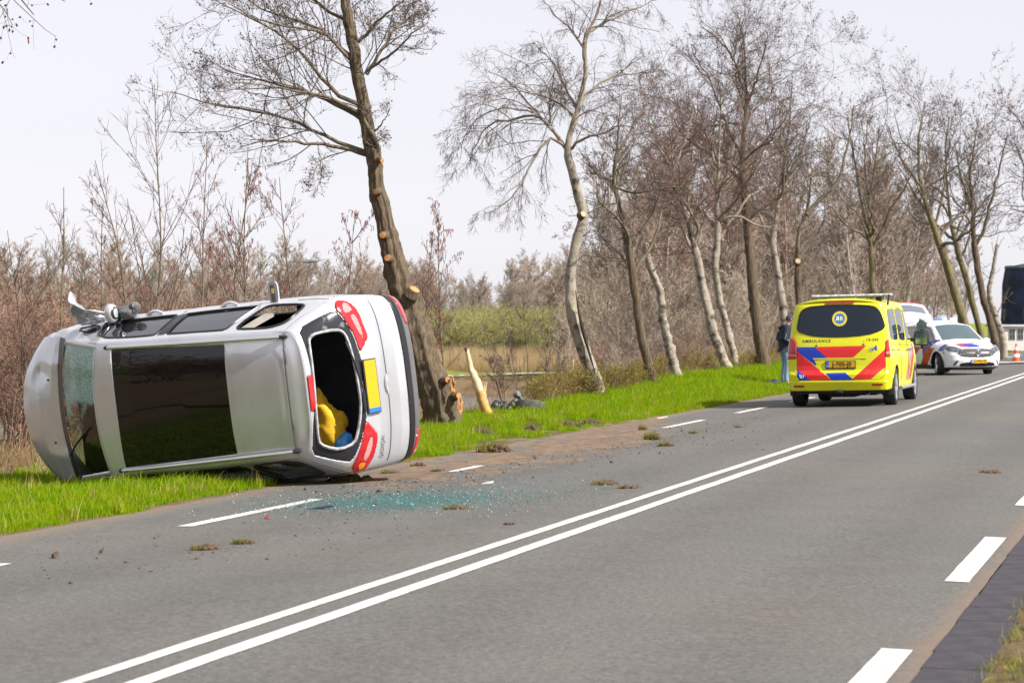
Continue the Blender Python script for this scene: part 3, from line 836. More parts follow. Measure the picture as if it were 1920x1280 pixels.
    MB().tube([(fx, -.885, .99), (fx - .02, -.86, .96)], .02, 6).build('flap_hinge', M['dark_grey'], flo)
    car_world = root
    return root
car = build_car()

# things thrown about in the open boot
def crumple(name, c, r, seed, m, label, cat, amp=0.5, n=30):
    V = []; F = []
    nv, nu = n // 2 + 4, n
    for i in range(nv + 1):
        for j in range(nu):
            th = math.pi * i / nv; ph = 2 * math.pi * j / nu
            d = np.array([math.sin(th) * math.cos(ph), math.sin(th) * math.sin(ph), math.cos(th)])
            k = 1 + amp * float(fbm(np.array(d[0] * 1.8 + seed * 3.1 + d[2]), np.array(d[1] * 1.8 + d[2] * 1.1 + seed), seed, 5)) * 2
            k += 0.06 * math.sin(7 * ph + 4 * d[2] + seed)
            V.append(d * np.array(r) * k)
    for i in range(nv):
        for j in range(nu):
            F.append((i*nu+j, (i+1)*nu+j, (i+1)*nu+(j+1) % nu, i*nu+(j+1) % nu))
    o = mk(name, V, F, m, None)
    o.location = c
    return tag(o, label, cat)
def car_pt(x, y, z): return tuple(CAR_M @ Vector((x, y, z)))
crumple('yellow_jacket', car_pt(0.80, 0.41, 0.95), (0.27, 0.18, 0.30), 5, mat('yellow cloth', (0.58, 0.33, 0.006), 0.8, var=0.12, scale=6, bump=0.3, bscale=14), 'crumpled yellow jacket lying in the open boot of the overturned car', 'jacket', 0.75, 64)
crumple('blue_bag', car_pt(0.58, 0.60, 1.0), (0.09, 0.08, 0.14), 8, mat('blue plastic bag', (0.04, 0.26, 0.62), 0.4, var=0.15, scale=9), 'bright blue plastic bag beside the yellow jacket in the car boot', 'bag', 0.4, 20)

# ------------------------------------------------------------------ ground, road, water
def q_node(nt):
    geo = N(nt, 'ShaderNodeNewGeometry')
    d = N(nt, 'ShaderNodeVectorMath', operation='DOT_PRODUCT'); d.inputs[1].default_value = (RN[0], RN[1], 0)
    nt.links.new(geo.outputs['Position'], d.inputs[0])
    e = N(nt, 'ShaderNodeVectorMath', operation='DOT_PRODUCT'); e.inputs[1].default_value = (RD[0], RD[1], 0)
    nt.links.new(geo.outputs['Position'], e.inputs[0])
    return geo.outputs['Position'], d.outputs['Value'], e.outputs['Value']
def noise_n(nt, vec, scale, detail=4, rough=0.5):
    n = N(nt, 'ShaderNodeTexNoise'); n.inputs['Scale'].default_value = scale; n.inputs['Detail'].default_value = detail; n.inputs['Roughness'].default_value = rough
    nt.links.new(vec, n.inputs['Vector']); return n.outputs['Fac']
def ramp(nt, fac, stops):
    r = N(nt, 'ShaderNodeValToRGB'); el = r.color_ramp.elements
    while len(el) > 1: el.remove(el[-1])
    el[0].position = stops[0][0]; el[0].color = (*stops[0][1], 1)
    for p, c in stops[1:]:
        e = el.new(p); e.color = (*c, 1)
    nt.links.new(fac, r.inputs[0]); return r.outputs[0]
def mixc(nt, fac, a, b, mode='MIX'):
    m = N(nt, 'ShaderNodeMixRGB'); m.blend_type = mode
    for i, v in ((0, fac), (1, a), (2, b)):
        if isinstance(v, (int, float)): m.inputs[i].default_value = v
        elif isinstance(v, tuple): m.inputs[i].default_value = (*v, 1)
        else: nt.links.new(v, m.inputs[i])
    return m.outputs[0]
def mrange(nt, v, a, b, c, d):
    m = N(nt, 'ShaderNodeMapRange'); nt.links.new(v, m.inputs[0])
    for i, k in enumerate((a, b, c, d)): m.inputs[i + 1].default_value = k
    return m.outputs[0]
def bump_n(nt, b, h, strength, dist):
    bp = N(nt, 'ShaderNodeBump'); bp.inputs['Strength'].default_value = strength; bp.inputs['Distance'].default_value = dist
    nt.links.new(h, bp.inputs['Height']); nt.links.new(bp.outputs[0], b.inputs['Normal'])
def grid_faces(n, m):
    idx = np.arange(n * m).reshape(n, m)
    return np.stack([idx[:-1, :-1], idx[1:, :-1], idx[1:, 1:], idx[:-1, 1:]], -1).reshape(-1, 4)[:, ::-1]

def ground_material():
    m, nt, b = new_mat('ground soil and grass')
    pos, q, s = q_node(nt)
    n1 = noise_n(nt, pos, 0.35, 6); n2 = noise_n(nt, pos, 3.0, 6, 0.65); n3 = noise_n(nt, pos, 18.0, 4, 0.7)
    grass = mixc(nt, n2, (0.055, 0.060, 0.012), (0.10, 0.12, 0.015))
    soil = mixc(nt, n2, (0.07, 0.05, 0.035), (0.17, 0.125, 0.075))
    litter = mixc(nt, n3, (0.10, 0.07, 0.045), (0.24, 0.17, 0.10))
    qn = N(nt, 'ShaderNodeMath', operation='MULTIPLY_ADD'); nt.links.new(n1, qn.inputs[0]); qn.inputs[1].default_value = 2.0; nt.links.new(q, qn.inputs[2])
    bank = mrange(nt, qn.outputs[0], 12.9, 13.9, 0, 1)
    edge = mrange(nt, q, Q_LE + 0.05, Q_LE + 0.35, 0, 1)
    c = mixc(nt, edge, soil, grass)
    c = mixc(nt, bank, c, litter)
    far_g = mrange(nt, n1, 0.46, 0.56, 0, 1)
    far = mixc(nt, far_g, (0.16, 0.125, 0.06), (0.10, 0.15, 0.03))
    farm = mrange(nt, q, 34, 38, 0, 1)
    c = mixc(nt, farm, c, far)
    sy = N(nt, 'ShaderNodeSeparateXYZ'); nt.links.new(pos, sy.inputs[0])
    lawn = mrange(nt, sy.outputs[1], 83.5, 85.5, 0, 0.85)
    lawn_m = N(nt, 'ShaderNodeMath', operation='MULTIPLY'); nt.links.new(lawn, lawn_m.inputs[0]); nt.links.new(mrange(nt, q, 15, 17, 0, 1), lawn_m.inputs[1])
    c = mixc(nt, lawn_m.outputs[0], c, mixc(nt, n2, (0.14, 0.19, 0.03), (0.22, 0.26, 0.05)))
    nt.links.new(c, b.inputs['Base Color']); b.inputs['Roughness'].default_value = 0.95; b.inputs['Specular IOR Level'].default_value = 0.05
    bump_n(nt, b, n3, 0.6, 0.05)
    return m
S_ = np.concatenate([np.linspace(-500, -60, 12), np.linspace(-50, 8, 30), np.linspace(8.5, 110, 205), np.linspace(112, 200, 35), np.linspace(210, 1500, 40)])
Q_ = np.concatenate([np.linspace(-500, -20, 12), np.linspace(-18, -1, 14), np.linspace(-0.8, 0.9, 10), [1.0, 1.17, Q_RE + 0.02, 2, QC, 7, Q_LE - 0.03, Q_LE + 0.02], np.linspace(8.75, 18, 60), np.linspace(18.6, 60, 55), np.linspace(62, 120, 20), np.linspace(130, 1200, 24)])
SS, QQ = np.meshgrid(S_, Q_, indexing='ij')
gx, gy = road_xy(SS, QQ); gz = ground_z(SS, QQ)
gz = gz - 0.06 * ((QQ > Q_RE) & (QQ < Q_LE))
ground = mk('ground', np.stack([gx, gy, gz], -1).reshape(-1, 3), grid_faces(*SS.shape), ground_material())
tag(ground, 'grassy verge and low marshy land beside the road', kind='structure')

def asphalt_material():
    m, nt, b = new_mat('weathered asphalt')
    pos, q, s = q_node(nt)
    big = noise_n(nt, pos, 0.22, 5); mid = noise_n(nt, pos, 1.4, 5, 0.6); fine = noise_n(nt, pos, 95.0, 3, 0.6)
    vor = N(nt, 'ShaderNodeTexVoronoi'); vor.inputs['Scale'].default_value = 75; nt.links.new(pos, vor.inputs['Vector'])
    stone = mixc(nt, vor.outputs['Color'], (0.062, 0.060, 0.057), (0.118, 0.113, 0.105))
    gr = mixc(nt, mrange(nt, fine, 0.35, 0.65, 0, 1), (0.042, 0.041, 0.039), (0.142, 0.135, 0.124))
    c = mixc(nt, 0.55, stone, gr)
    coarse = noise_n(nt, pos, 28.0, 3, 0.6)
    c = mixc(nt, 1.0, c, mixc(nt, mrange(nt, coarse, 0.32, 0.68, 0, 1), (0.68, 0.68, 0.69), (1.31, 1.30, 1.27)), 'MULTIPLY')
    stain = noise_n(nt, pos, 0.9, 7, 0.7)
    c = mixc(nt, mrange(nt, stain, 0.56, 0.72, 0, 0.45), c, (0.065, 0.06, 0.055))
    tone = mixc(nt, mrange(nt, big, 0.35, 0.65, 0, 1), (0.90, 0.94, 0.97), (1.08, 1.04, 1.0))
    c = mixc(nt, 1.0, c, tone, 'MULTIPLY')
    tone2 = mixc(nt, mrange(nt, mid, 0.3, 0.7, 0, 1), (0.93, 0.93, 0.94), (1.06, 1.06, 1.04))
    c = mixc(nt, 1.0, c, tone2, 'MULTIPLY')
    # polished wheel tracks: a worn, slightly darker and warmer band along each lane
    for qc in (2.1, 3.6, 5.3, 6.7):
        d = N(nt, 'ShaderNodeMath', operation='SUBTRACT'); nt.links.new(q, d.inputs[0]); d.inputs[1].default_value = qc
        ab = N(nt, 'ShaderNodeMath', operation='ABSOLUTE'); nt.links.new(d.outputs[0], ab.inputs[0])
        f = mrange(nt, ab.outputs[0], 0.10, 0.55, 0.75, 0)
        c = mixc(nt, f, c, mixc(nt, 1.0, c, (0.86, 0.84, 0.83), 'MULTIPLY'))
    # dust and soil along both edges
    nq = N(nt, 'ShaderNodeMath', operation='MULTIPLY_ADD'); nt.links.new(mid, nq.inputs[0]); nq.inputs[1].default_value = 0.35; nt.links.new(q, nq.inputs[2])
    e1 = mrange(nt, nq.outputs[0], Q_RE + 0.34, Q_RE + 0.16, 0, 0.8)
    e2 = mrange(nt, nq.outputs[0], Q_LE - 0.25, Q_LE + 0.2, 0, 0.8)
    c = mixc(nt, e1, c, mixc(nt, fine, (0.12, 0.08, 0.055), (0.20, 0.14, 0.095)))
    c = mixc(nt, e2, c, mixc(nt, fine, (0.12, 0.09, 0.06), (0.20, 0.15, 0.10)))
    nt.links.new(c, b.inputs['Base Color']); b.inputs['Roughness'].default_value = 0.82
    bump_n(nt, b, fine, 0.35, 0.008)
    return m
def sheet(s0, s1, q0, q1, dz, ns, nq, edge_noise=0.0):
    s = np.linspace(s0, s1, ns); t = np.linspace(0, 1, nq)
    SS, T = np.meshgrid(s, t, indexing='ij')
    lo = q0 + edge_noise * fbm(SS * 1.3, SS * 0, 31, 3); hi = q1 + edge_noise * 1.6 * fbm(SS * 1.1, SS * 0, 33, 4)
    QQ = lo + (hi - lo) * T
    x, y = road_xy(SS, QQ)
    z = -0.025 * np.abs(QQ - QC) + dz
    return np.stack([x, y, z], -1).reshape(-1, 3), grid_faces(ns, nq)
sR = np.concatenate([np.linspace(-400, 0, 20), np.linspace(2, 90, 440), np.linspace(95, 1500, 40)])
qR = np.array([0, .04, .2, (QC - Q_RE) / (Q_LE - Q_RE), .8, .96, 1.0])
SS, T = np.meshgrid(sR, qR, indexing='ij')
lo = Q_RE + 0.02 * fbm(SS * 1.3, SS * 0, 31, 3); hi = Q_LE + 0.16 * fbm(SS * 0.9, SS * 0, 33, 5)
QQ = lo + (hi - lo) * T
QQ[:, 3] = QC
x, y = road_xy(SS, QQ)
road = mk('road', np.stack([x, y, -0.025 * np.abs(QQ - QC)], -1).reshape(-1, 3), grid_faces(*SS.shape), asphalt_material())
tag(road, 'grey asphalt two lane country road', kind='structure')

def paint_material():
    m, nt, b = new_mat('worn white road paint')
    pos, q, s = q_node(nt)
    n = noise_n(nt, pos, 60, 4, 0.7); n2 = noise_n(nt, pos, 5, 5, 0.6)
    c = mixc(nt, n2, (0.50, 0.475, 0.44), (0.70, 0.67, 0.63))
    wear = N(nt, 'ShaderNodeMath', operation='ADD'); nt.links.new(n, wear.inputs[0]); nt.links.new(n2, wear.inputs[1])
    f = mrange(nt, wear.outputs[0], 1.02, 1.18, 0, 0.7)
    c = mixc(nt, f, c, (0.20, 0.19, 0.18))
    nt.links.new(c, b.inputs['Base Color']); b.inputs['Roughness'].default_value = 0.7
    return m
M['paint'] = paint_material()
for dq in (-0.135, 0.135):
    V, F = sheet(-40, 700, QC + dq - 0.050, QC + dq + 0.050, 0.004, 5000, 2, 0.014)
    mk('centre_line', V, F, M['paint'], road)
def dash(s0, s1, q, w):
    V, F = sheet(s0, s1, q - w / 2, q + w / 2, 0.004, 40, 2, 0.014)
    return mk('edge_dash', V, F, M['paint'], road)
# left edge dashes at the places where they show, then on at the same beat
QL = float(np.mean([sq_of(*ground_at(px, py)[:2])[1] for px, py in ((332, 987), (590, 938), (1245, 802), (1315, 789))]))
sl = [sq_of(*ground_at(px, py)[:2])[0] for px, py in ((332, 987), (590, 938), (1245, 802), (1315, 789), (1370, 773), (1430, 764))]
print('left dash', QL, sl)
k0 = sl[0]; per = (sl[2] - sl[0]) / 3.0
for k in range(-3, 20):
    if k in (1, 2): continue          # buried under the torn earth, built below
    dash(k0 + k * per, k0 + k * per + 0.5 * per, QL, 0.13)
for px0, py0, px1, py1 in ((862, 884, 916, 873),):
    a, c = sq_of(*ground_at(px0, py0)[:2])[0], sq_of(*ground_at(px1, py1)[:2])[0]
    dash(min(a, c), max(a, c), QL, 0.11)
QRl = 1.36
sr = [sq_of(*ground_at(px, py)[:2])[0] for px, py in ((1680, 1218), (1812, 1092), (1858, 1007), (1915, 948))]
print('right dash', sr)
pr = ((sr[2] - sr[0]) + (sr[3] - sr[1])) / 2; dl = sr[2] - sr[1]
for k in range(-3, 24):
    dash(sr[1] + k * pr, sr[1] + k * pr + dl, QRl, 0.15)

# concrete edge tiles along the near side of the road
tile_m = mat('concrete in painted shade', (0.021, 0.018, 0.025), 0.9, col2=(0.040, 0.035, 0.043), scale=7, bump=0.4, bscale=60, coords='Object')  # shade along the near verge is painted into this dark purplish colour
edging = empty('edge_paving'); tag(edging, 'strip of concrete tiles coloured as in shade along the near road edge', kind='structure')
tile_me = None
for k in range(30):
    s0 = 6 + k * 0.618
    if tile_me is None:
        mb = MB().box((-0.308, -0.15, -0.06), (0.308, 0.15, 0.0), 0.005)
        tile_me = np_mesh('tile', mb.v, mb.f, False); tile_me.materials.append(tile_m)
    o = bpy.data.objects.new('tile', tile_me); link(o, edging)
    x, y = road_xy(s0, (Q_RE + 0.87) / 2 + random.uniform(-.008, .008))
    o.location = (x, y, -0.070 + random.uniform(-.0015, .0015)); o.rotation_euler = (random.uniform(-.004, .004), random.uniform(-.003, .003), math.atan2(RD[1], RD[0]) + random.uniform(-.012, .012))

# water of the pond
def water_material():
    m, nt, b = new_mat('pond water')
    pos, q, s = q_node(nt)
    mp = N(nt, 'ShaderNodeMapping'); mp.inputs['Scale'].default_value = (0.6, 2.2, 1); nt.links.new(pos, mp.inputs[0])
    n = noise_n(nt, mp.outputs[0], 2.5, 4, 0.55)
    b.inputs['Base Color'].default_value = (0.035, 0.035, 0.03, 1); b.inputs['Roughness'].default_value = 0.06
    b.inputs['IOR'].default_value = 1.33
    bump_n(nt, b, n, 0.35, 0.05)
    return m
water = mk('water', [(-70, 2, WATER_Z), (9, 40, WATER_Z), (9, 92, WATER_Z), (-70, 92, WATER_Z)], [(0, 1, 2, 3)], water_material(), smooth=False)
tag(water, 'still pond behind the roadside trees', kind='structure')
# pale footpath beyond the pond
Px = np.linspace(-30, 24, 90); Py = 87.5 + 1.2 * np.sin(Px * 0.16) - 0.0 * Px
def gxy(x, y): return ground_z(*sq_of(x, y))
pz = np.maximum(gxy(Px, Py), gxy(Px, Py + 2.0)) + 0.05
V = np.stack([np.stack([Px, Py, pz], -1), np.stack([Px, Py + 2.0, pz], -1)], 1).reshape(-1, 3)
Fp = np.array([(2*i, 2*i+2, 2*i+3, 2*i+1) for i in range(len(Px) - 1)])
path_o = mk('path', V, Fp, mat('pale path gravel', (0.36, 0.34, 0.33), 0.9, var=0.12, scale=2))
tag(path_o, 'pale footpath on the far side of the pond', kind='structure')
# ------------------------------------------------------------------ road vehicles: one shell builder for both
class Veh:
    def __init__(self, name, origin, yaw, roll=0.0, sc=1.0):
        self.M = Matrix.Translation(Vector(origin)) @ Matrix.Rotation(yaw, 4, 'Z') @ Matrix.Rotation(roll, 4, 'X') @ Matrix.Scale(sc, 4)
        self.root = empty(name, mat=self.M)
        self.Mi = self.M.inverted()
    def ray(self, px, py):
        o = self.Mi @ Vector((0, 0, CAM_H)); d = (self.Mi @ Vector(at(px, py, 1.0))) - o
        return np.array(o), np.array(d)
    def hit(self, px, py, axis, val):
        o, d = self.ray(px, py); t = (val - o[axis]) / d[axis]; p = o + d * t
        return [p[i] for i in range(3) if i != axis]
def shell(v, paint, W, ytop, ztop, zc, z0, xr0, xf0, Dr, Df, regs_side=(), regs_top=(), regs_rear=(), regs_front=(), zbelt=None, xr=None, xf=None, n=(110, 46, 60), tum=0.8):
    """sides, top, rear and front surfaces of a car body, split along the given regions. Returns dicts of pieces."""
    def Y(x, z):
        zb, zt, w, yt = zbelt(x), ztop(x), W(x), ytop(x)
        low = w - 0.05 * np.clip((0.70 - z) / 0.45, 0, 1) ** 1.6 - 0.03 * np.clip((z - 0.80) / np.maximum(zb - 0.80, .05), 0, 1) ** 2
        s = np.clip((z - zb) / np.maximum(zt - zb, 0.03), 0, 1)
        up = (w - 0.03) - (w - 0.03 - yt) * (tum * s + (1 - tum) * s ** 4)
        tall = sstep(0.05, 0.16, zt - zb)
        s2 = np.clip((z - (zt - 0.20)) / 0.20, 0, 1)
        return np.where(z > zb, up, low) * tall + (low - (low - yt) * s2 ** 2.4) * (1 - tall)
    def ft(t, m=2.8): return 1 - np.power(np.clip(1 - np.abs(t) ** m, 0, 1), 1 / m)
    zr_t = float(ztop(np.array(xr0 + Dr))); zf_t = float(ztop(np.array(xf0 - Df)))
    crown_r = float(zc(np.array(xr0 + 0.1))) - zr_t; crown_f = float(zc(np.array(xf0 - 0.1))) - zf_t
    def rear(a, b):
        t = np.sin(a * math.pi / 2); zt = zr_t + crown_r * (1 - np.abs(t) ** 3); z = z0 + b * (zt - z0)
        w = Y(xr(z) + Dr, np.minimum(z, zr_t)); y = t * w
        return np.stack([xr(z) + Dr * ft(t), y, z], -1), np.stack([y, z], -1)
    def front(a, b):
        t = np.sin(a * math.pi / 2); zt = zf_t + crown_f * (1 - np.abs(t) ** 3); z = z0 + b * (zt - z0)
        w = Y(xf(z) - Df, np.minimum(z, zf_t)); y = t * w
        return np.stack([xf(z) - Df * ft(t), y, z], -1), np.stack([y, z], -1)
    def side(sgn):
        def f(a, b):
            zA = z0 + b * (zr_t - z0); zB = z0 + b * (zf_t - z0)
            x = (xr(zA) + Dr) * (1 - a) + (xf(zB) - Df) * a
            zt = ztop(x); z = z0 + b * (zt - z0)
            return np.stack([x, sgn * Y(x, z), z], -1), np.stack([x, z], -1)
        return f
    def top(a, b):
        t = b
        x0 = xr(np.full_like(a, zr_t)) + Dr * ft(t) ; x1 = xf(np.full_like(a, zf_t)) - Df * ft(t)
        x = x0 * (1 - a) + x1 * a
        e = np.abs(t) ** 3.0
        z = zc(x) * (1 - e) + ztop(x) * e
        kr = sstep(0.04, 0.0, a); zt = zr_t + crown_r * (1 - np.abs(t) ** 3); z = z * (1 - kr) + zt * kr
        kf = sstep(0.96, 1.0, a); zt = zf_t + crown_f * (1 - np.abs(t) ** 3); z = z * (1 - kf) + zt * kf
        return np.stack([x, t * ytop(x), z], -1), np.stack([x, t * ytop(x)], -1)
    out = {'Y': Y}
    for sgn, k in ((-1, 'right'), (1, 'left')):
        out[k] = patch(side(sgn), np.linspace(0, 1, n[0]), np.linspace(0, 1, n[1]), list(regs_side), flip=(sgn > 0))
    out['rear'] = patch(rear, np.linspace(-1, 1, n[2] + 1), np.linspace(0, 1, n[2]), list(regs_rear), flip=True)
    out['front'] = patch(front, np.linspace(-1, 1, n[2] + 1), np.linspace(0, 1, n[2]), list(regs_front))
    out['top'] = patch(top, np.linspace(0, 1, n[0]), np.linspace(-1, 1, n[1]), list(regs_top))
    def rpt(y, z, off=0.0):
        w = float(Y(np.array(float(xr(np.array(z))) + Dr), np.array(min(z, zr_t))))
        return np.array([float(xr(np.array(z))) + Dr * float(ft(np.clip(y / w, -1, 1))) - off, y, z])
    def fpt(y, z, off=0.0):
        w = float(Y(np.array(float(xf(np.array(z))) - Df), np.array(min(z, zf_t))))
        return np.array([float(xf(np.array(z))) - Df * float(ft(np.clip(y / w, -1, 1))) + off, y, z])
    out['rpt'] = rpt; out['fpt'] = fpt
    return out
def wheel(parent, x, y, r, w, steer=0.0, spokes=5, rim_r=0.68):
    s = 1 if y > 0 else -1
    ax = np.array([math.sin(steer) * -s, math.cos(steer) * s, 0.0])
    c = np.array([x, y, r])
    t = MB().lathe([(r*rim_r, -w*.42), (r*.90, -w*.5), (r*.975, -w*.42), (r, -w*.2), (r, w*.2), (r*.975, w*.42), (r*.90, w*.5), (r*rim_r, w*.42)], c, ax, 36)
    for k in (-.1, .1):
        t.lathe([(r*1.002, w*(k-.012)), (r*.985, w*k), (r*1.002, w*(k+.012))], c, ax, 36)
    to = t.build('wheel', M['rubber'], parent)
    rm = MB().lathe([(r*rim_r*1.02, w*.44), (r*rim_r*.95, w*.40), (r*rim_r*.92, w*.1), (0.0, w*.05)], c, ax, 36)
    e1 = np.cross(ax, [0, 0, 1.]); e1 /= np.linalg.norm(e1); e2 = np.cross(ax, e1)
    for k in range(spokes):
        a = 2 * math.pi * k / spokes + 0.3
        for da in (-.12, .12):
            d0 = e1 * math.cos(a) + e2 * math.sin(a); d1 = e1 * math.cos(a + da) + e2 * math.sin(a + da)
            rm.tube([c + ax * w * .38 + d0 * r * .08, c + ax * w * .40 + d1 * r * rim_r * .55, c + ax * w * .38 + d1 * r * rim_r * .95], [r*.07, r*.055, r*.05], 6)
    rm.lathe([(0, w*.43), (r*.10, w*.43), (r*.13, w*.36)], c, ax, 16)
    rm.build('rim', M['alloy'], to)
    MB().lathe([(0, w*.0), (r*rim_r*.9, w*.0)], c, ax, 24).build('brake_disc', M['dark_grey'], to)
    return to

# ------------------------------------------------------------------ the ambulance
def build_ambulance():
    I = np.interp
    gl, gr_ = ground_at(1496, 761.5), ground_at(1676, 757.6)
    mid = (gl + gr_) / 2
    s_, q_ = sq_of(mid[0], mid[1])
    sc = 1.0
    yaw = math.atan2(RD[1], RD[0])
    ax = 1.02
    x, y = road_xy(s_ - ax, q_)
    roll = math.radians(-1.2)
    v = Veh('ambulance', (x, y, -0.025 * abs(q_ - QC)), yaw, roll, sc)
    root = v.root
    tag(root, 'fluorescent yellow ambulance van with red and blue striping, seen from behind', 'ambulance')
    YEL, RED, BLU = (0.60, 0.59, 0.002), (0.62, 0.012, 0.012), (0.004, 0.035, 0.40)
    def painted(name, cu, cv, layers, base, rough=0.3):
        m, nt, b = new_mat(name)
        tc = N(nt, 'ShaderNodeTexCoord'); sp = N(nt, 'ShaderNodeSeparateXYZ'); nt.links.new(tc.outputs['Object'], sp.inputs[0])
        col = poly_paint(nt, sp.outputs[cu], sp.outputs[cv], layers, base)
        nz = noise_n(nt, tc.outputs['Object'], 2.5, 6, 0.6)
        col = mixc(nt, mrange(nt, nz, 0.55, 0.8, 0, 0.12), col, (0.35, 0.33, 0.25))
        nt.links.new(col, b.inputs['Base Color']); b.inputs['Roughness'].default_value = rough
        b.inputs['Coat Weight'].default_value = 0.25; b.inputs['Coat Roughness'].default_value = 0.05
        return m
    xr = lambda z: I(z, [0.3, 0.45, 0.60, 0.66, 0.75, 1.05, 1.15, 1.85, 1.96], [0.05, 0.0, 0.0, 0.05, 0.06, 0.07, 0.085, 0.235, 0.30])
    def Z3(pts):
        r = []
        for a, c in pts:
            px, py = 1420 + a / 5.119, 530 + c / 5.119
            xv = 0.07
            for _ in range(4):
                yz = v.hit(px, py, 0, xv); xv = float(xr(np.array(yz[1])))
            r.append(tuple(yz))
        return r
    lay = [([(373,618),(550,616),(672,720),(557,795),(373,657)], BLU), ([(373,655),(720,936),(512,936),(376,832)], RED),
           ([(376,830),(515,938),(400,938),(376,900)], BLU), ([(550,616),(1046,603),(920,718),(672,722)], RED),
           ([(1226,633),(1226,806),(1090,926),(905,930)], RED), ([(537,727),(1046,720),(985,853),(612,860)], YEL), ([(651,866),(845,860),(928,934),(719,938)], BLU)]
    lay = [(Z3(p), c) for p, c in lay]
    paint_r = painted('yellow rear paint with stripes', 1, 2, lay, YEL)
    # convexity guard: the blue and red bands were given as convex pieces
    paint = painted('yellow van paint', 0, 2, [([(0.5, .52), (0.62, .52), (1.3, 1.1), (1.18, 1.1)], YEL), ([(2.6, .42), (2.75, .42), (3.35, 1.05), (3.2, 1.05)], RED), ([(2.85, .42), (3.0, .42), (3.6, 1.05), (3.45, 1.05)], BLU), ([(3.1, .42), (3.5, .42), (4.1, 1.05), (3.7, 1.05)], RED)], YEL)
    W = lambda x: I(x, [0, 0.3, 1.0, 4.2, 4.8, 5.1], [0.90, 0.945, 0.965, 0.955, 0.90, 0.80])
    ytop = lambda x: I(x, [0, 0.25, 0.6, 3.2, 3.7, 4.35, 4.7, 5.1], [0.76, 0.79, 0.80, 0.80, 0.80, 0.84, 0.84, 0.70])
    ztop = lambda x: I(x, [0, 0.4, 0.8, 3.0, 3.45, 4.30, 4.75, 5.1], [1.87, 1.87, 1.90, 1.90, 1.82, 1.19, 1.02, 0.86])
    zc = lambda x: I(x, [0, 0.27, 0.6, 3.0, 3.45, 4.35, 4.85, 5.1], [1.945, 1.955, 1.985, 1.985, 1.91, 1.24, 1.06, 0.92])
    zb = lambda x: I(x, [0, 5], [1.12, 1.08])
    xf = lambda z: I(z, [0.3, 0.5, 0.9], [5.08, 5.14, 5.08])
    ZB = Z3([(800, 941)])[0][1]
    win = smooth_poly(Z3([(375,462),(382,395),(402,300),(440,250),(550,224),(800,212),(1050,215),(1140,235),(1180,290),(1216,400),(1216,430),(1180,460),(1050,502),(800,522),(560,516),(450,492)]), 1)
    lampL = Z3([(300,535),(340,540),(371,580),(375,730),(300,735)]); lampR = Z3([(1225,560),(1290,512),(1325,500),(1335,715),(1228,705)])
    lampL = [(max(p[0], 0.70), p[1]) if i not in (0, 4) else (0.99, p[1]) for i, p in enumerate(lampL)]
    lampR = [(p[0], p[1]) if i not in (2, 3) else (-0.99, p[1]) for i, p in enumerate(lampR)]
    lw = [(0.99, lampL[3][1] + .055), (lampL[3][0], lampL[3][1] + .055), (lampL[3][0], lampL[3][1] + .085), (0.99, lampL[3][1] + .085)]
    rw = [(-0.99, lampR[4][1] + .055), (lampR[4][0], lampR[4][1] + .055), (lampR[4][0], lampR[4][1] + .085), (-0.99, lampR[4][1] + .085)]
    arch = lambda cx: (lambda x, z: np.hypot(x - cx, z - 0.34) - 0.40)
    wins = [round_poly([(0.52, 1.20), (0.60, 1.75), (1.76, 1.78), (1.76, 1.19)], .08), round_poly([(1.84, 1.19), (1.84, 1.78), (2.96, 1.78), (2.96, 1.17)], .08), round_poly([(3.04, 1.17), (3.04, 1.78), (3.40, 1.72), (4.10, 1.19)], .08)]
    S = shell(v, paint, W, ytop, ztop, zc, 0.30, 0.0, 5.1, 0.16, 0.35,
        regs_side=[('w0', poly_sdf(wins[0])), ('w1', poly_sdf(wins[1])), ('w2', poly_sdf(wins[2])), ('arch', arch(ax)), ('arch', arch(ax + 3.2))],
        regs_top=[('screen', lambda x, y: np.maximum(np.abs(x - 3.92) - 0.38, np.abs(y) - 0.70))],
        regs_rear=[('lens', poly_sdf(lw)), ('lens', poly_sdf(rw)), ('lampL', poly_sdf(lampL)), ('lampR', poly_sdf(lampR)), ('window', poly_sdf(win)), ('bumper', poly_sdf([(-2, 0), (2, 0), (2, ZB), (-2, ZB)]))],
        regs_front=[('grille', poly_sdf([(-.5, .45), (.5, .45), (.5, .8), (-.5, .8)]))], zbelt=zb, xr=xr, xf=xf, n=(130, 46, 90), tum=0.75)
    dark = mat('dark privacy glass', (0.006, 0.012, 0.022), 0.03, spec=0.45)
    bd = mk('body', *part(S['left']['body'] + S['right']['body'] + S['front']['body']), paint, root); solid(bd, .015)
    ro = mk('roof', *part(S['top']['body']), mat('yellow roof paint', YEL, 0.3, coat=0.5, var=0.05, scale=2), root); solid(ro, .015)
    mk('windscreen', *part(S['top']['screen'], -.01), dark, root)
    tg = mk('tailgate', *part(S['rear']['body']), paint_r, root); solid(tg, .02)
    bm = mk('bumper', *part(S['rear']['bumper'], 0.003), mat('yellow bumper', YEL, 0.32, coat=0.4, var=0.05, scale=3), root); solid(bm, .03)
    wo = mk('rear_window', *part(S['rear']['window'], 0.001), dark, tg)
    P = [S['rpt'](y, z, 0.004) for y, z in np.vstack([win, win[:1]])]
    MB().tube(P, 0.008, 5, False).build('window_seal', M['satin_black'], wo)
    for k in ('lampL', 'lampR'):
        lo = mk('tail_lamp', *part(S['rear'][k], 0.014), M['lamp_red'], root); solid(lo, .05)
    for pc in S['rear'].get('lens', []):
        mk('lamp_band', *part([pc], 0.017), M['lamp_clear'], root)
    for k in ('w0', 'w1', 'w2'):
        for sd in ('left', 'right'):
            if k in S[sd]: mk('side_window', *part(S[sd][k], -.006), dark, root)
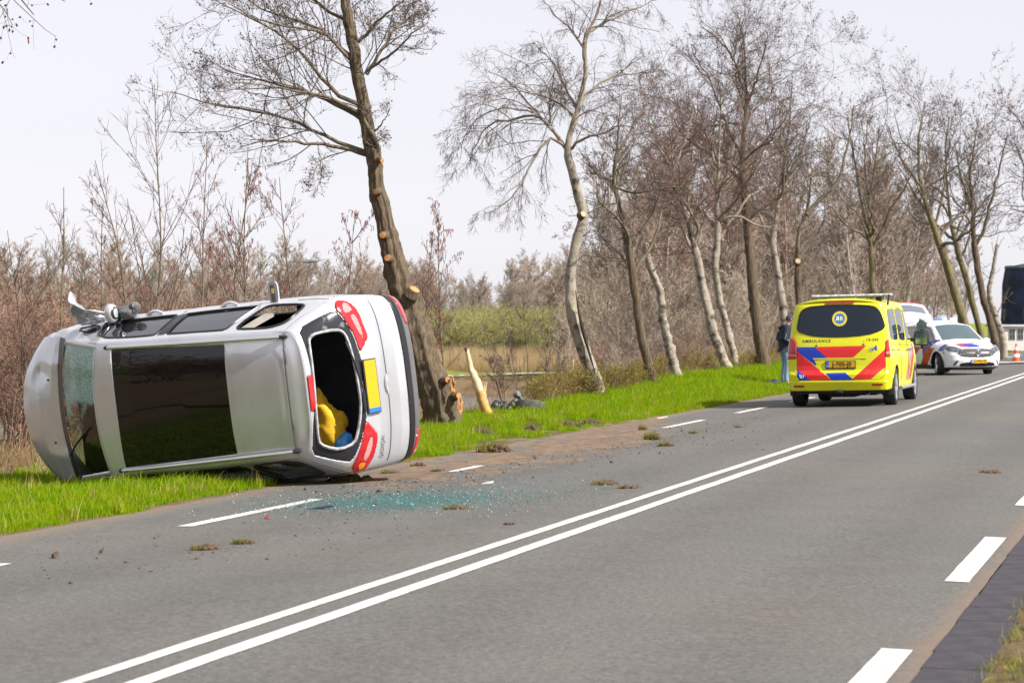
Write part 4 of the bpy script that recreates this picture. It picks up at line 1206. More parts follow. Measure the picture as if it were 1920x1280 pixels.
    mk('grille', *part(S['front']['grille'], 0.002), M['black'], root)
    rpt = S['rpt']
    # wheels
    for wx in (ax, ax + 3.2):
        for wy in (-.84, .84):
            wheel(root, wx, wy, 0.345, 0.235, 0.0, 6)
    for sgn in (-1, 1):
        P = [(ax + 0.40 * math.cos(a), sgn * 0.70, 0.34 + 0.40 * math.sin(a)) for a in np.linspace(0, math.pi, 14)]
        mb = MB()
        for i in range(13): mb.add([P[i], P[i+1], (P[i+1][0], sgn * .95, P[i+1][2]), (P[i][0], sgn * .95, P[i][2])], [(0, 1, 2, 3)])
        mb.build('wheel_arch', M['black'], root)
        MB().box((ax - .46, sgn * .84 - .12, .20), (ax - .43, sgn * .84 + .12, .50), .008).build('mud_flap', M['rubber'], root)
    MB().box((0.15, -.80, .24), (4.9, .80, .34), .03).box((.35, -.3, .17), (1.2, .25, .3), .05).box((1.8, -.5, .16), (3.0, .5, .3), .05).tube([(ax, -.8, .33), (ax, .8, .33)], .05, 8).build('underbody', mat('van underbody', (.02, .02, .02), .9), root)
    MB().tube([(.12, -.03, .29), (.02, -.03, .27), (-.03, -.03, .30)], .022, 8).box((.0, -.09, .25), (.12, .03, .31), .01).build('tow_hook', M['black'], root)
    MB().lathe([(.052, -.02), (.055, -.04), (.045, -.04), (.045, .06)], (.16, -.52, .27), (-1, 0, 0.05), 18).build('exhaust', M['alloy'], root)
    for sg in (-1, 1): MB().tube([(1.55, sg * .97, .30), (3.6, sg * .97, .30)], .035, 8).build('side_step', M['alloy'], root)
    # high brake lamp, reflectors, seams, sensors
    hb = Z3([(655, 187), (925, 180), (925, 199), (655, 207)])
    MB().prism([rpt(hb[0][0], hb[3][1], .0), rpt(hb[1][0], hb[2][1], .0), rpt(hb[1][0], hb[1][1], .0), rpt(hb[0][0], hb[0][1], .0)], (-.02, 0, 0)).build('brake_lamp', M['lamp_dark_red'], root)
    for a, c in (((360, 987), (455, 1003)), ((1155, 968), (1255, 985))):
        p0, p1 = Z3([a])[0], Z3([c])[0]; sg_ = np.sign(p0[0] + p1[0]); p0 = (sg_ * .62, p0[1]); p1 = (sg_ * .81, p1[1])
        MB().prism([rpt(p0[0], p1[1], .012), rpt(p1[0], p1[1], .012), rpt(p1[0], p0[1], .012), rpt(p0[0], p0[1], .012)], (-.012, 0, 0)).build('bumper_reflector', M['lamp_dark_red'], root)
    seam = smooth_poly(Z3([(376,560),(376,880),(392,925),(430,938),(1180,918),(1215,895),(1226,850),(1226,560)]), 1)
    MB().tube([rpt(y, z, 0.0) for y, z in seam[:-1]], .005, 4).build('panel_gap', M['black'], tg)
    for a in ((568, 603), (1020, 590)):
        p = Z3([a])[0]; MB().lathe([(0, .014), (.012, .012), (.02, .0)], rpt(p[0], p[1], 0.0), (-1, 0, 0), 14).build('hinge_cap', M['dark_grey'], tg)
    rec = Z3([(537, 731), (1046, 722), (985, 852), (610, 858)])
    MB().tube([rpt(y, z, .004) for y, z in (rec[0], rec[1])], .010, 5).build('handle_ledge', mat('yellow ledge', tuple(c * .85 for c in YEL), .35), tg)
    # plate
    pp = Z3([(655, 752), (945, 742), (945, 815), (655, 822)])
    yc, zp = np.mean([p[0] for p in pp]), np.mean([p[1] for p in pp]); hw, hh = .26, .058
    x0 = float(rpt(yc, zp)[0]) - .012
    MB().box((x0 - .006, yc - hw - .015, zp - hh - .025), (x0 + .02, yc + hw + .015, zp + hh + .012), .004).build('plate_holder', M['black'], root)
    npl = MB().box((x0 - .010, yc - hw, zp - hh), (x0 - .004, yc + hw - .05, zp + hh)).build('number_plate', M['plate_yellow'], root, False)
    MB().box((x0 - .010, yc + hw - .05, zp - hh), (x0 - .004, yc + hw, zp + hh)).build('plate_band', M['plate_blue'], npl, False)
    def back(y, z, off): return Matrix(((0, 0, -1, off), (-1, 0, 0, y), (0, 1, 0, z), (0, 0, 0, 1)))
    put_text('plate_number', 'J-705-JS', 0.108, M['letter_black'], npl, back(yc - .025, zp, x0 - .0125), bold=0.0025, space=1.04)
    put_text('plate_letters', 'NL', 0.032, M['letter_white'], npl, back(yc + hw - .025, zp - .032, x0 - .0125))
    ink = mat('dark blue lettering', (.006, .012, .05), .5)
    def on_rear(c, off=.004):
        return lambda p: Vector(rpt(c[0] - p.x, c[1] + p.y, off))
    put_text('lettering', 'AMBULANCE', 0.075, ink, tg, None, bold=0.001, space=1.28, fn=on_rear(Z3([(567, 560)])[0]))
    put_text('lettering', '13-343', 0.072, ink, tg, None, bold=0.001, space=1.1, fn=on_rear(Z3([(1103, 547)])[0]))
    bl = mat('blue print', BLU, .4)
    e0 = Z3([(1130, 627)])[0]
    lg = put_text('emblem_letter', 'A', 0.115, bl, tg, None, bold=0.006, fn=lambda p: Vector(rpt(e0[0] - p.x - p.y * .35, e0[1] + p.y, .004)))
    c = Z3([(1100, 640)])[0]
    mb = MB()
    for k, (l, dz) in enumerate(((.05, .03), (.075, .005), (.10, -.02))):
        mb.poly([rpt(c[0] + l, c[1] + dz + .012, .012), rpt(c[0] - .02, c[1] + dz - .008, .012), rpt(c[0] - .025, c[1] + dz + .006, .012)])
    mb.build('emblem_lines', bl, tg, False)
    c = Z3([(425, 898)])[0]
    wl = mat('white print', (.75, .76, .8), .4)
    MB().tube([rpt(c[0] + dy, c[1] + dz, .010) for dy, dz in ((.035, .035), (.035, -.01), (.015, -.03), (-.015, -.03), (-.035, -.01), (-.035, .035))], .007, 4).tube([rpt(c[0] + dy, c[1] + dz, .010) for dy, dz in ((.012, .012), (0, 0), (-.012, .012))], .007, 4).build('emblem', wl, tg)
    # round sticker on the rear window
    c = Z3([(790, 345)])[0]
    def disc(r0, r1, off, m_, nm, par):
        n_ = 40; V = []; 
        for i in range(n_):
            a = 2 * math.pi * i / n_
            V.append(rpt(c[0] + r0 * math.cos(a), c[1] + r0 * math.sin(a), off)); V.append(rpt(c[0] + r1 * math.cos(a), c[1] + r1 * math.sin(a), off))
        F = [(2*i, 2*i+1, (2*i+3) % (2*n_), (2*i+2) % (2*n_)) for i in range(n_)]
        return mk(nm, V, F, m_, par)
    stk = disc(.096, .136, .006, mat('sticker yellow', (.62, .52, .05), .4), 'round_sticker', wo)
    disc(.0, .094, .006, mat('sticker blue', (.03, .16, .5), .4), 'sticker_disc', stk)
    put_text('sticker_letter', 'R', .10, wl, stk, None, bold=.004, fn=lambda p: Vector(rpt(c[0] + .038 + p.x, c[1] + p.y, .009)))
    put_text('sticker_letter', 'R', .10, mat('sticker pale yellow', (.7, .65, .2), .4), stk, None, bold=.004, fn=lambda p: Vector(rpt(c[0] - .032 - p.x, c[1] + p.y, .009)))
    # light bar
    lb = [v.hit(1420 + a / 5.119, 530 + b / 5.119, 0, .75) for a, b in ((528, 130), (1295, 118))]
    y0, y1 = lb[1][0], lb[0][0]; zl = 0.5 * (lb[0][1] + lb[1][1])
    bar = MB().box((.60, y0, zl - .035), (.90, y1, zl - .012), .01).build('light_bar', M['dark_grey'], root)
    nseg = 9
    clear = mat('clear bar lens', (.62, .64, .68), .15, coat=.6, var=.25, scale=18)
    for k in range(nseg):
        ya, yb = y0 + (y1 - y0) * k / nseg + .004, y0 + (y1 - y0) * (k + 1) / nseg - .004
        MB().box((.605, ya, zl - .012), (.895, yb, zl + .022), .010).build('bar_lens', clear, bar)
    for yy in (y0 + .25, y1 - .25):
        MB().box((.68, yy - .05, zl - .12), (.82, yy + .05, zl - .034), .008).build('bar_foot', M['black'], bar)
    MB().tube([(.5, y0 + .06, 1.84), (.5, y0 + .03, zl + .01)], [.02, .012], 6).build('aerial', M['black'], root)
    # mirrors with a round extra mirror on top
    for sgn in (-1, 1):
        mb = MB().box((3.78, sgn * .98 if sgn > 0 else -1.28, 1.06), (3.93, 1.28 if sgn > 0 else -.98, 1.36), .05)
        mo = mb.build('door_mirror', M['black'], root)
        yc_ = sgn * 1.13
        MB().box((3.772, yc_ - .115, 1.09), (3.779, yc_ + .115, 1.33)).build('mirror_glass', M['mirror'], mo, False)
        MB().lathe([(0, -.05), (.07, -.04), (.10, 0), (.095, .035), (0, .035)], (3.86, yc_, 1.46), (-1, 0, 0), 20).build('round_mirror', M['black'], mo)
        MB().lathe([(0, .037), (.088, .036)], (3.86, yc_, 1.46), (-1, 0, 0), 20).build('mirror_glass', M['mirror'], mo)
        MB().tube([(3.87, sgn * .90, 1.18), (3.87, sgn * 1.02, 1.18)], .035, 8).build('mirror_arm', M['black'], mo)
        MB().tube([(3.87, yc_, 1.0), (3.87, yc_, 1.08)], .03, 8).build('mirror_foot', M['black'], mo)
        Y = S['Y']
        sp_ = lambda x, z, o=0.0: (x, sgn * (float(Y(np.array(x), np.array(z))) + o), z)
        for pth in ([(1.8, .42), (1.8, 1.80)], [(3.0, .42), (3.0, 1.80)], [(.5, 1.12), (3.9, 1.08)]):
            MB().tube([sp_(np.interp(t, [0, 1], [pth[0][0], pth[1][0]]), np.interp(t, [0, 1], [pth[0][1], pth[1][1]]), 0.0) for t in np.linspace(0, 1, 16)], .005, 4).build('panel_gap', M['black'], root)
        for hx in (2.72, 3.12):
            MB().tube([sp_(hx, 1.0, .01), sp_(hx + .03, 1.0, .04), sp_(hx + .16, 1.0, .04), sp_(hx + .19, 1.0, .01)], .014, 6).build('door_handle', M['black'], root)
        MB().tube([sp_(.45, 1.02, .004), sp_(1.6, 1.01, .004)], .008, 4).build('door_rail', M['black'], root)
    return root
amb = build_ambulance()
# ------------------------------------------------------------------ the police car
def build_police():
    I = np.interp
    be = math.radians(17)
    fwd = np.array([math.sin(be), -math.cos(be)]); left = np.array([math.cos(be), math.sin(be)])
    g = ground_at(1762, 703.0)
    fa = g[:2] + left * 0.78                        # under the middle of the front axle
    XA = 3.50
    o = fa - fwd * XA
    s_, q_ = sq_of(fa[0], fa[1])
    v = Veh('police_car', (o[0], o[1], -0.025 * abs(q_ - QC) - 0.022), math.atan2(fwd[1], fwd[0]), math.radians(0.6))
    root = v.root
    tag(root, 'white police car with blue and red diagonal stripes, tailgate raised', 'police car')
    WHT, RED, BLU = (0.74, 0.75, 0.78), (0.46, 0.006, 0.014), (0.004, 0.03, 0.30)
    def painted(name, cu, cv, layers):
        m, nt, b = new_mat(name)
        tc = N(nt, 'ShaderNodeTexCoord'); sp = N(nt, 'ShaderNodeSeparateXYZ'); nt.links.new(tc.outputs['Object'], sp.inputs[0])
        col = poly_paint(nt, sp.outputs[cu], sp.outputs[cv], layers, WHT)
        nt.links.new(col, b.inputs['Base Color']); b.inputs['Roughness'].default_value = 0.28
        b.inputs['Coat Weight'].default_value = 0.5; b.inputs['Coat Roughness'].default_value = 0.05
        return m
    def Z4(a, c): return 1660 + a / 6.738, 540 + c / 6.738
    def side_h(pts): return [tuple(v.hit(*Z4(a, c), 1, -0.90)) for a, c in pts]
    side_l = []
    for pts, c in (([(300,720),(372,640),(462,630),(330,800),(300,800)], BLU), ([(345,760),(375,742),(452,740),(345,895),(330,880)], RED),
                   ([(548,655),(640,650),(470,880),(462,740)], BLU), ([(512,755),(618,755),(508,985),(425,985)], RED),
                   ([(610,600),(655,590),(655,640),(610,680)], BLU)):
        side_l.append((side_h(pts), c))
    side_l.append(([(3.62, .72), (3.80, .93), (4.06, .93), (3.90, .72)], BLU)); side_l.append(([(3.86, .66), (3.95, .72), (4.05, .72), (3.98, .64)], RED))
    side_l += [([(x0, .36), (x0 + .22, .36), (x0 + .62, .90), (x0 + .40, .90)], c) for x0, c in ((.55, RED), (.30, BLU))]
    def hood_h(pts): return [tuple(v.hit(*Z4(a, c), 2, 0.90)) for a, c in pts]
    hood_l = [([(3.96, -.62), (3.96, -.48), (4.40, -.04), (4.40, -.30)], RED), ([(3.96, -.48), (3.96, -.08), (4.40, .36), (4.40, -.04)], BLU),
              ([(3.90, -.08), (3.90, .24), (4.02, .24), (4.02, -.02)], (.55, .12, .15)), ([(4.40, .40), (4.40, .70), (4.02, .66)], (.60, .06, .08))]
    p_side = painted('white paint with side stripes', 0, 2, side_l)
    p_top = painted('white paint with bonnet stripes', 0, 1, hood_l)
    p_white = mat('white car paint', WHT, .28, coat=.5)
    xr = lambda z: I(z, [.22, .4, .65, .8, 1.0, 1.45, 1.5], [.06, 0, .02, .08, .12, .34, .38])
    xf = lambda z: I(z, [.22, .30, .45, .60, .72, .80], [4.30, 4.38, 4.42, 4.41, 4.36, 4.30])
    W = lambda x: I(x, [0, .3, .8, 3.5, 4.0, 4.42], [.80, .86, .895, .895, .86, .78])
    ytop = lambda x: I(x, [0, .5, 1.5, 2.75, 3.45, 3.7, 4.1, 4.42], [.56, .60, .62, .60, .70, .75, .72, .60])
    ztop = lambda x: I(x, [0, .6, 1.5, 2.4, 2.75, 3.45, 3.7, 4.0, 4.42], [1.44, 1.44, 1.49, 1.48, 1.44, 1.01, .96, .88, .76])
    zc = lambda x: I(x, [0, .38, .8, 1.6, 2.4, 2.75, 3.5, 3.7, 4.05, 4.25, 4.42], [1.45, 1.48, 1.53, 1.56, 1.54, 1.50, 1.03, 1.0, .93, .86, .78])
    zb = lambda x: I(x, [0, 3.4, 4.5], [1.02, .93, .9])
    def frn(pts): 
        r = []
        for a, c in pts:
            xv = 4.35
            for _ in range(5):
                yz = v.hit(*Z4(a, c), 0, xv); t = abs(yz[0]) / .80; xv = float(xf(np.array(min(max(yz[1], .22), .8)))) - .42 * (1 - max(0, 1 - min(t, 1) ** 2.8) ** (1 / 2.8))
            r.append(tuple(yz))
        return r
    hlR = smooth_poly(frn([(760,742),(800,730),(870,738),(985,775),(985,800),(950,818),(850,808),(800,795)]), 1)
    hlL = [(-p[0], p[1]) for p in hlR]
    grl = smooth_poly(frn([(1018,790),(1060,765),(1400,762),(1432,790),(1432,835),(1390,865),(1120,868),(1040,840)]), 1)
    grl = np.array(grl); grl[:, 0] -= 0.5 * (grl[:, 0].max() + grl[:, 0].min())
    intake = smooth_poly([(-.60, .275), (-.50, .40), (.50, .40), (.60, .275), (.40, .265), (-.40, .265)], 1)
    ventR = smooth_poly([(-.74, .30), (-.66, .45), (-.60, .46), (-.68, .30)], 1); ventL = [(-a, b) for a, b in ventR]
    arch = lambda cx: (lambda x, z: np.hypot(x - cx, z - 0.33) - 0.375)
    wF = round_poly([(1.94, .985), (1.94, 1.415), (2.45, 1.415), (2.72, 1.37), (3.32, 0.975)], .04); wR = round_poly([(0.58, 1.05), (0.85, 1.39), (1.87, 1.42), (1.87, .985)], .04)
    S = shell(v, p_white, W, ytop, ztop, zc, .22, 0.0, 4.42, .30, .42,
        regs_side=[('wF', poly_sdf(wF)), ('wR', poly_sdf(wR)), ('arch', arch(.77)), ('arch', arch(XA)), ('sill', poly_sdf([(.9, 0), (3.4, 0), (3.4, .30), (.9, .30)]))],
        regs_top=[('screen', lambda x, y: np.maximum(np.abs(x - 3.10) - 0.345, np.abs(y) - (0.565 + (x - 2.75) * .14))), ('hood', lambda x, y: 3.5 - x)],
        regs_rear=[('opening', poly_sdf(smooth_poly([(-.60, .68), (-.62, 1.0), (-.50, 1.47), (.50, 1.47), (.62, 1.0), (.60, .68)], 1))), ('lampR', poly_sdf([(-.86, .72), (-.66, .72), (-.66, .90), (-.86, .92)])), ('lampL', poly_sdf([(.86, .72), (.66, .72), (.66, .90), (.86, .92)]))],
        regs_front=[('lampR', poly_sdf(hlR)), ('lampL', poly_sdf(hlL)), ('grille', poly_sdf(grl)), ('intake', poly_sdf(intake)), ('vent', poly_sdf(ventR)), ('vent', poly_sdf(ventL)), ('lip', poly_sdf([(-1, 0), (1, 0), (1, .25), (-1, .25)]))],
        zbelt=zb, xr=xr, xf=xf, n=(120, 44, 90))
    glass = mat('reflecting car glass', (0.035, 0.07, 0.085), 0.02, spec=0.9, coat=1.0)
    bd = mk('body', *part(S['left']['body'] + S['right']['body']), p_side, root); solid(bd, .012)
    fb = mk('front_bumper', *part(S['front']['body']), p_white, root); solid(fb, .012)
    rb = mk('rear_body', *part(S['rear']['body']), p_white, root); solid(rb, .012)
    ro = mk('roof', *part(S['top']['body']), p_white, root); solid(ro, .012)
    hd = mk('bonnet', *part(S['top']['hood']), p_top, root); solid(hd, .012)
    mk('windscreen', *part(S['top']['screen'], -.005), glass, root)
    for sd in ('left', 'right'):
        for k in ('wF', 'wR'):
            if k in S[sd]: mk('door_window', *part(S[sd][k], -.006), glass, root)
        if 'sill' in S[sd]: mk('sill_trim', *part(S[sd]['sill'], .006), M['black'], root)
    hl_m = mat('headlamp glass', (.10, .11, .13), .08, .2, coat=1.0, var=.5, scale=16)
    fpt = S['fpt']
    for k, sg in (('lampR', -1), ('lampL', 1)):
        if k in S['front']:
            lo = mk('headlamp', *part(S['front'][k], .004), hl_m, root); solid(lo, .03)
            for yy, zz in ((.62, .64), (.54, .635), (.46, .63)):
                MB().lathe([(0, .002), (.018, .001), (.022, -.01)], fpt(sg * yy, zz, .005), (1, 0, 0), 14).build('lamp_reflector', M['chrome'], lo)
    for k in ('lampR', 'lampL'):
        if k in S['rear']: mk('tail_lamp', *part(S['rear'][k], .006), M['lamp_red'], root)
    go = mk('grille', *part(S['front']['grille'], -.004), mat('grille mesh', (.008, .008, .009), .6), root)
    P = np.vstack([grl, grl[:1]]); MB().tube([fpt(y, z, .004) for y, z in P], .010, 5, False).build('grille_frame', M['dark_grey'], go)
    zg = float(grl[:, 1].mean())
    for sg in (-1, 1):
        MB().tube([fpt(sg * y, zg, .012) for y in np.linspace(.09, .36, 8)], .007, 6).build('grille_bar', M['chrome'], go)
    star = MB()
    c = fpt(0, zg, .030)
    star.tube([c + np.array([0, .082 * math.cos(a), .082 * math.sin(a)]) for a in np.linspace(0, 2 * math.pi, 33)], .009, 6, False)
    for k in range(3):
        a = math.pi / 2 + k * 2 * math.pi / 3
        star.tube([c, c + np.array([0, .08 * math.cos(a), .08 * math.sin(a)])], [.014, .005], 5)
    star.build('star_emblem', M['chrome'], go)
    mk('intake', *part(S['front']['intake'], -.003), M['satin_black'], root)
    for pc in S['front'].get('vent', []): mk('bumper_vent', *part([pc], -.002), M['satin_black'], root)
    if 'lip' in S['front']: mk('front_lip', *part(S['front']['lip'], .01), M['black'], root)
    # plate
    pz = 0.425; x0 = float(fpt(0, pz)[0]) + .012; hw, hh = .26, .055; yc = 0.02
    npl = MB().box((x0, yc - hw + .05, pz - hh), (x0 + .006, yc + hw, pz + hh)).build('number_plate', M['plate_yellow'], root, False)
    MB().box((x0, yc - hw, pz - hh), (x0 + .006, yc - hw + .05, pz + hh)).build('plate_band', M['plate_blue'], npl, False)
    fm = lambda y, z, xo: Matrix(((0, 0, 1, xo), (1, 0, 0, y), (0, 1, 0, z), (0, 0, 0, 1)))
    put_text('plate_number', 'Z-948-HS', .104, M['letter_black'], npl, fm(yc + .025, pz, x0 + .008), bold=.0025)
    put_text('plate_letters', 'NL', .03, M['letter_white'], npl, fm(yc - hw + .025, pz - .03, x0 + .008))
    def hoodz(x): return float(zc(np.array(x))) + .004
    put_text('bonnet_lettering', 'POLITIE', .13, mat('pale grey lettering', (.50, .52, .58), .4), hd, None, fn=lambda p: Vector((3.86 - p.y * -1.0, p.x, hoodz(3.86 + p.y) + .003)) if False else Vector((3.84 - p.y, p.x, hoodz(3.84 - p.y))), space=1.2)
    # wheels, steered
    for wx, wy, stv in ((.77, -.78, 0), (.77, .78, 0), (XA, -.78, -.32), (XA, .78, -.32)):
        wheel(root, wx, wy, .325, .215, stv, 5)
    for wx in (.77, XA):
        for sgn in (-1, 1):
            P = [(wx + .375 * math.cos(a), .33 + .375 * math.sin(a)) for a in np.linspace(0, math.pi, 12)]
            mb = MB()
            for i in range(11): mb.add([(P[i][0], sgn * .52, P[i][1]), (P[i+1][0], sgn * .52, P[i+1][1]), (P[i+1][0], sgn * .885, P[i+1][1]), (P[i][0], sgn * .885, P[i][1])], [(0, 1, 2, 3)])
            mb.add([(p[0], sgn * .52, p[1]) for p in P], [tuple(range(12))])
            mb.build('wheel_arch', M['black'], root)
    MB().box((.2, -.62, .17), (4.25, .62, .26), .02).build('underbody', M['black'], root)
    # light bar with one lit blue lamp
    zl = 1.60
    bar = MB().box((1.72, -.58, zl - .04), (1.98, .58, zl), .015).build('light_bar', p_white, root)
    em, nt, b = new_mat('lit blue lamp'); b.inputs['Base Color'].default_value = (.1, .15, .9, 1); b.inputs['Emission Color'].default_value = (.12, .22, 1, 1); b.inputs['Emission Strength'].default_value = 3.0
    blue_l = mat('blue bar lens', (.10, .14, .42), .12, coat=.8); grey_l = mat('grey bar lens', (.45, .47, .52), .15, coat=.8, var=.3, scale=14); whl = mat('white bar lens', (.8, .84, .9), .1, coat=.8)
    segs = [(-.58, -.20, grey_l), (-.20, .12, blue_l), (.12, .27, em), (.27, .36, blue_l), (.36, .58, whl)]
    for a, c_, m_ in segs:
        MB().box((1.725, a + .004, zl), (1.975, c_ - .004, zl + .075), .018).build('bar_lens', m_, bar)
    for yy in (-.4, .4): MB().box((1.78, yy - .04, 1.53), (1.92, yy + .04, 1.57)).build('bar_foot', M['black'], bar)
    # mirrors, wipers, handles
    for sgn in (-1, 1):
        c = np.array([3.02, sgn * 1.0, 1.0]); V = []; F = []
        nu, nv = 16, 10
        for i in range(nv + 1):
            for j in range(nu):
                th, ph = math.pi * i / nv, 2 * math.pi * j / nu
                d = np.array([math.sin(th) * math.cos(ph), math.sin(th) * math.sin(ph), math.cos(th)]); d = np.sign(d) * np.abs(d) ** .8
                V.append(c + d * np.array([.075, .12, .075]))
        for i in range(nv):
            for j in range(nu): F.append((i*nu+j, (i+1)*nu+j, (i+1)*nu+(j+1) % nu, i*nu+(j+1) % nu))
        mo = mk('door_mirror', V, F, p_white, root)
        MB().tube([(3.03, sgn * .86, .95), (3.03, sgn * .92, .96)], .03, 8).build('mirror_arm', M['black'], mo)
        Y = S['Y']; sp_ = lambda x, z, o=0.0: (x, sgn * (float(Y(np.array(x), np.array(z))) + o), z)
        for pl_ in (wF, wR):
            MB().tube([sp_(x, z, .002) for x, z in np.vstack([pl_, pl_[:1]])], .010, 5, False).build('window_seal', M['satin_black'], root)
        for pth in ([(1.9, .34), (1.9, 1.0)], [(3.05, .34), (3.10, .92)], [(.95, .5), (.9, 1.0)]):
            MB().tube([sp_(np.interp(t, [0, 1], [pth[0][0], pth[1][0]]), np.interp(t, [0, 1], [pth[0][1], pth[1][1]])) for t in np.linspace(0, 1, 10)], .005, 4).build('panel_gap', M['black'], root)
        for hx in (1.1, 2.05): MB().tube([sp_(hx, .86, .0), sp_(hx + .03, .86, .03), sp_(hx + .15, .86, .03), sp_(hx + .18, .86, .0)], .013, 6).build('door_handle', p_white, root)
    MB().tube([(3.42, -.45, 1.07), (3.30, .15, 1.145)], .008, 5).tube([(3.44, .1, 1.07), (3.28, .52, 1.13)], .008, 5).build('wiper', M['black'], root)
    # cabin
    cab = mat('police cabin trim', (.03, .03, .035), .8)
    MB().box((.5, -.70, .35), (3.3, .70, .45)).box((2.85, -.68, .7), (3.3, .68, .92), .05).box((1.9, -.6, .45), (2.15, -.1, 1.25), .06).box((1.9, .1, .45), (2.15, .6, 1.25), .06).build('cabin', cab, root)
    # raised tailgate, hinged at the back of the roof
    hg = np.array([.36, 0, 1.49]); up = math.radians(28)
    nu, nv = 26, 20
    Uu, Vv = np.meshgrid(np.linspace(-1, 1, nu), np.linspace(0, 1, nv), indexing='ij')
    w_ = .60 + .10 * np.sin(np.clip(Vv * 1.3, 0, 1) * math.pi / 2)
    L = 0.98 * Vv
    bul = 0.10 * np.sin(Vv * math.pi) * 1.0 + 0.08 * (1 - Uu ** 2)
    gx_ = hg[0] - L * math.cos(up) - bul * math.sin(up) * .6; gz_ = hg[2] + L * math.sin(up) + bul * math.cos(up) + .14 * Vv ** 2
    Pg = np.stack([gx_, Uu * w_, gz_], -1)
    def tgf(a, b):
        i = np.clip((a + 1) / 2 * (nu - 1), 0, nu - 1.001); j = np.clip(b * (nv - 1), 0, nv - 1.001)
        i0 = i.astype(int); j0 = j.astype(int); fi = (i - i0)[..., None]; fj = (j - j0)[..., None]
        P = (Pg[i0, j0] * (1 - fi) + Pg[i0 + 1, j0] * fi) * (1 - fj) + (Pg[i0, j0 + 1] * (1 - fi) + Pg[i0 + 1, j0 + 1] * fi) * fj
        return P, np.stack([a, b], -1)
    T = patch(tgf, np.linspace(-1, 1, 41), np.linspace(0, 1, 41), [('glass', lambda a, b: np.maximum(np.abs(a) - .86, np.maximum((.36 + .06 * (1 - a * a)) - b, b - (.74 + .10 * (1 - a * a))))), ('red', lambda a, b: .955 - b)])
    to = mk('tailgate', *part(T['body']), p_white, root); solid(to, .03); to['label'] = 'raised white tailgate'
    mk('tailgate_window', *part(T['glass'], .002), mat('grey tailgate glass', (.10, .12, .15), .05, spec=.8, coat=1), to)
    if 'red' in T: mk('tailgate_stripe', *part(T['red'], .004), mat('red reflective', RED, .4), to)
    for sg in (-1, 1): MB().tube([(.45, sg * .56, 1.30), (.0, sg * .60, 1.72)], .012, 6).build('gas_strut', M['dark_grey'], to)
    return root
police = build_police()

# traffic cone
def build_cone(px, py):
    p = ground_at(px, py)
    r = empty('traffic_cone', (p[0], p[1], p[2] + .005), .4)
    tag(r, 'orange traffic cone with white bands at the far road edge', 'traffic cone')
    og = mat('orange cone plastic', (.62, .07, .01), .5, var=.1, scale=9); wh = mat('cone white sleeve', (.78, .76, .74), .4)
    H = .72
    rad = lambda z: .155 - .125 * z / H
    b = MB().box((-.20, -.20, 0), (.20, .20, .035), .012).build('base', og, r)
    MB().lathe([(rad(z) + (.03 if z < .05 else 0), z) for z in (.03, .06, .12, .3, .5, .7)] + [(.02, .72), (0, .72)], (0, 0, 0), (0, 0, 1), 24).build('cone', og, r)
    for z0, z1 in ((.22, .34), (.48, .60)):
        MB().lathe([(rad(z0) + .004, z0), (rad(z1) + .004, z1)], (0, 0, 0), (0, 0, 1), 24).build('reflective_band', wh, r)
    return r
build_cone(1905.5, 680.5)
# ------------------------------------------------------------------ bare trees
def tubes(P, R, n, seed=0):
    """P (B,m,3), R (B,m): a batch of tubes -> V, F(quads)"""
    B, m, _ = P.shape
    T = np.gradient(P, axis=1); T /= np.linalg.norm(T, axis=2, keepdims=True) + 1e-9
    ref = np.where(np.abs(T[:, :1, 2:3]) < 0.8, np.array([0, 0, 1.0]), np.array([1.0, 0, 0]))
    e1 = np.cross(T, np.broadcast_to(ref, T.shape)); e1 /= np.linalg.norm(e1, axis=2, keepdims=True) + 1e-9
    e2 = np.cross(T, e1)
    a = np.arange(n) * 2 * math.pi / n
    V = P[:, :, None, :] + R[:, :, None, None] * (np.cos(a)[None, None, :, None] * e1[:, :, None, :] + np.sin(a)[None, None, :, None] * e2[:, :, None, :])
    idx = np.arange(B * m * n).reshape(B, m, n)
    i0 = idx[:, :-1]; i1 = idx[:, 1:]
    F = np.stack([i0, np.roll(i0, -1, 2), np.roll(i1, -1, 2), i1], -1).reshape(-1, 4)
    return V.reshape(-1, 3), F
def grow(start, d, L, r, m, wander, trop, tip=0.35):
    """vectorised branch growth: start (B,3), d (B,3), L (B), r (B)"""
    B = len(start); P = np.zeros((B, m + 1, 3)); P[:, 0] = start
    d = d / (np.linalg.norm(d, axis=1, keepdims=True) + 1e-9)
    for k in range(m):
        d = d + rng.normal(0, wander, (B, 3)) + np.array([0, 0, trop])
        d /= np.linalg.norm(d, axis=1, keepdims=True) + 1e-9
        P[:, k + 1] = P[:, k] + d * (L / m)[:, None]
    t = np.linspace(0, 1, m + 1)
    return P, r[:, None] * (1 - (1 - tip) * t[None, :])
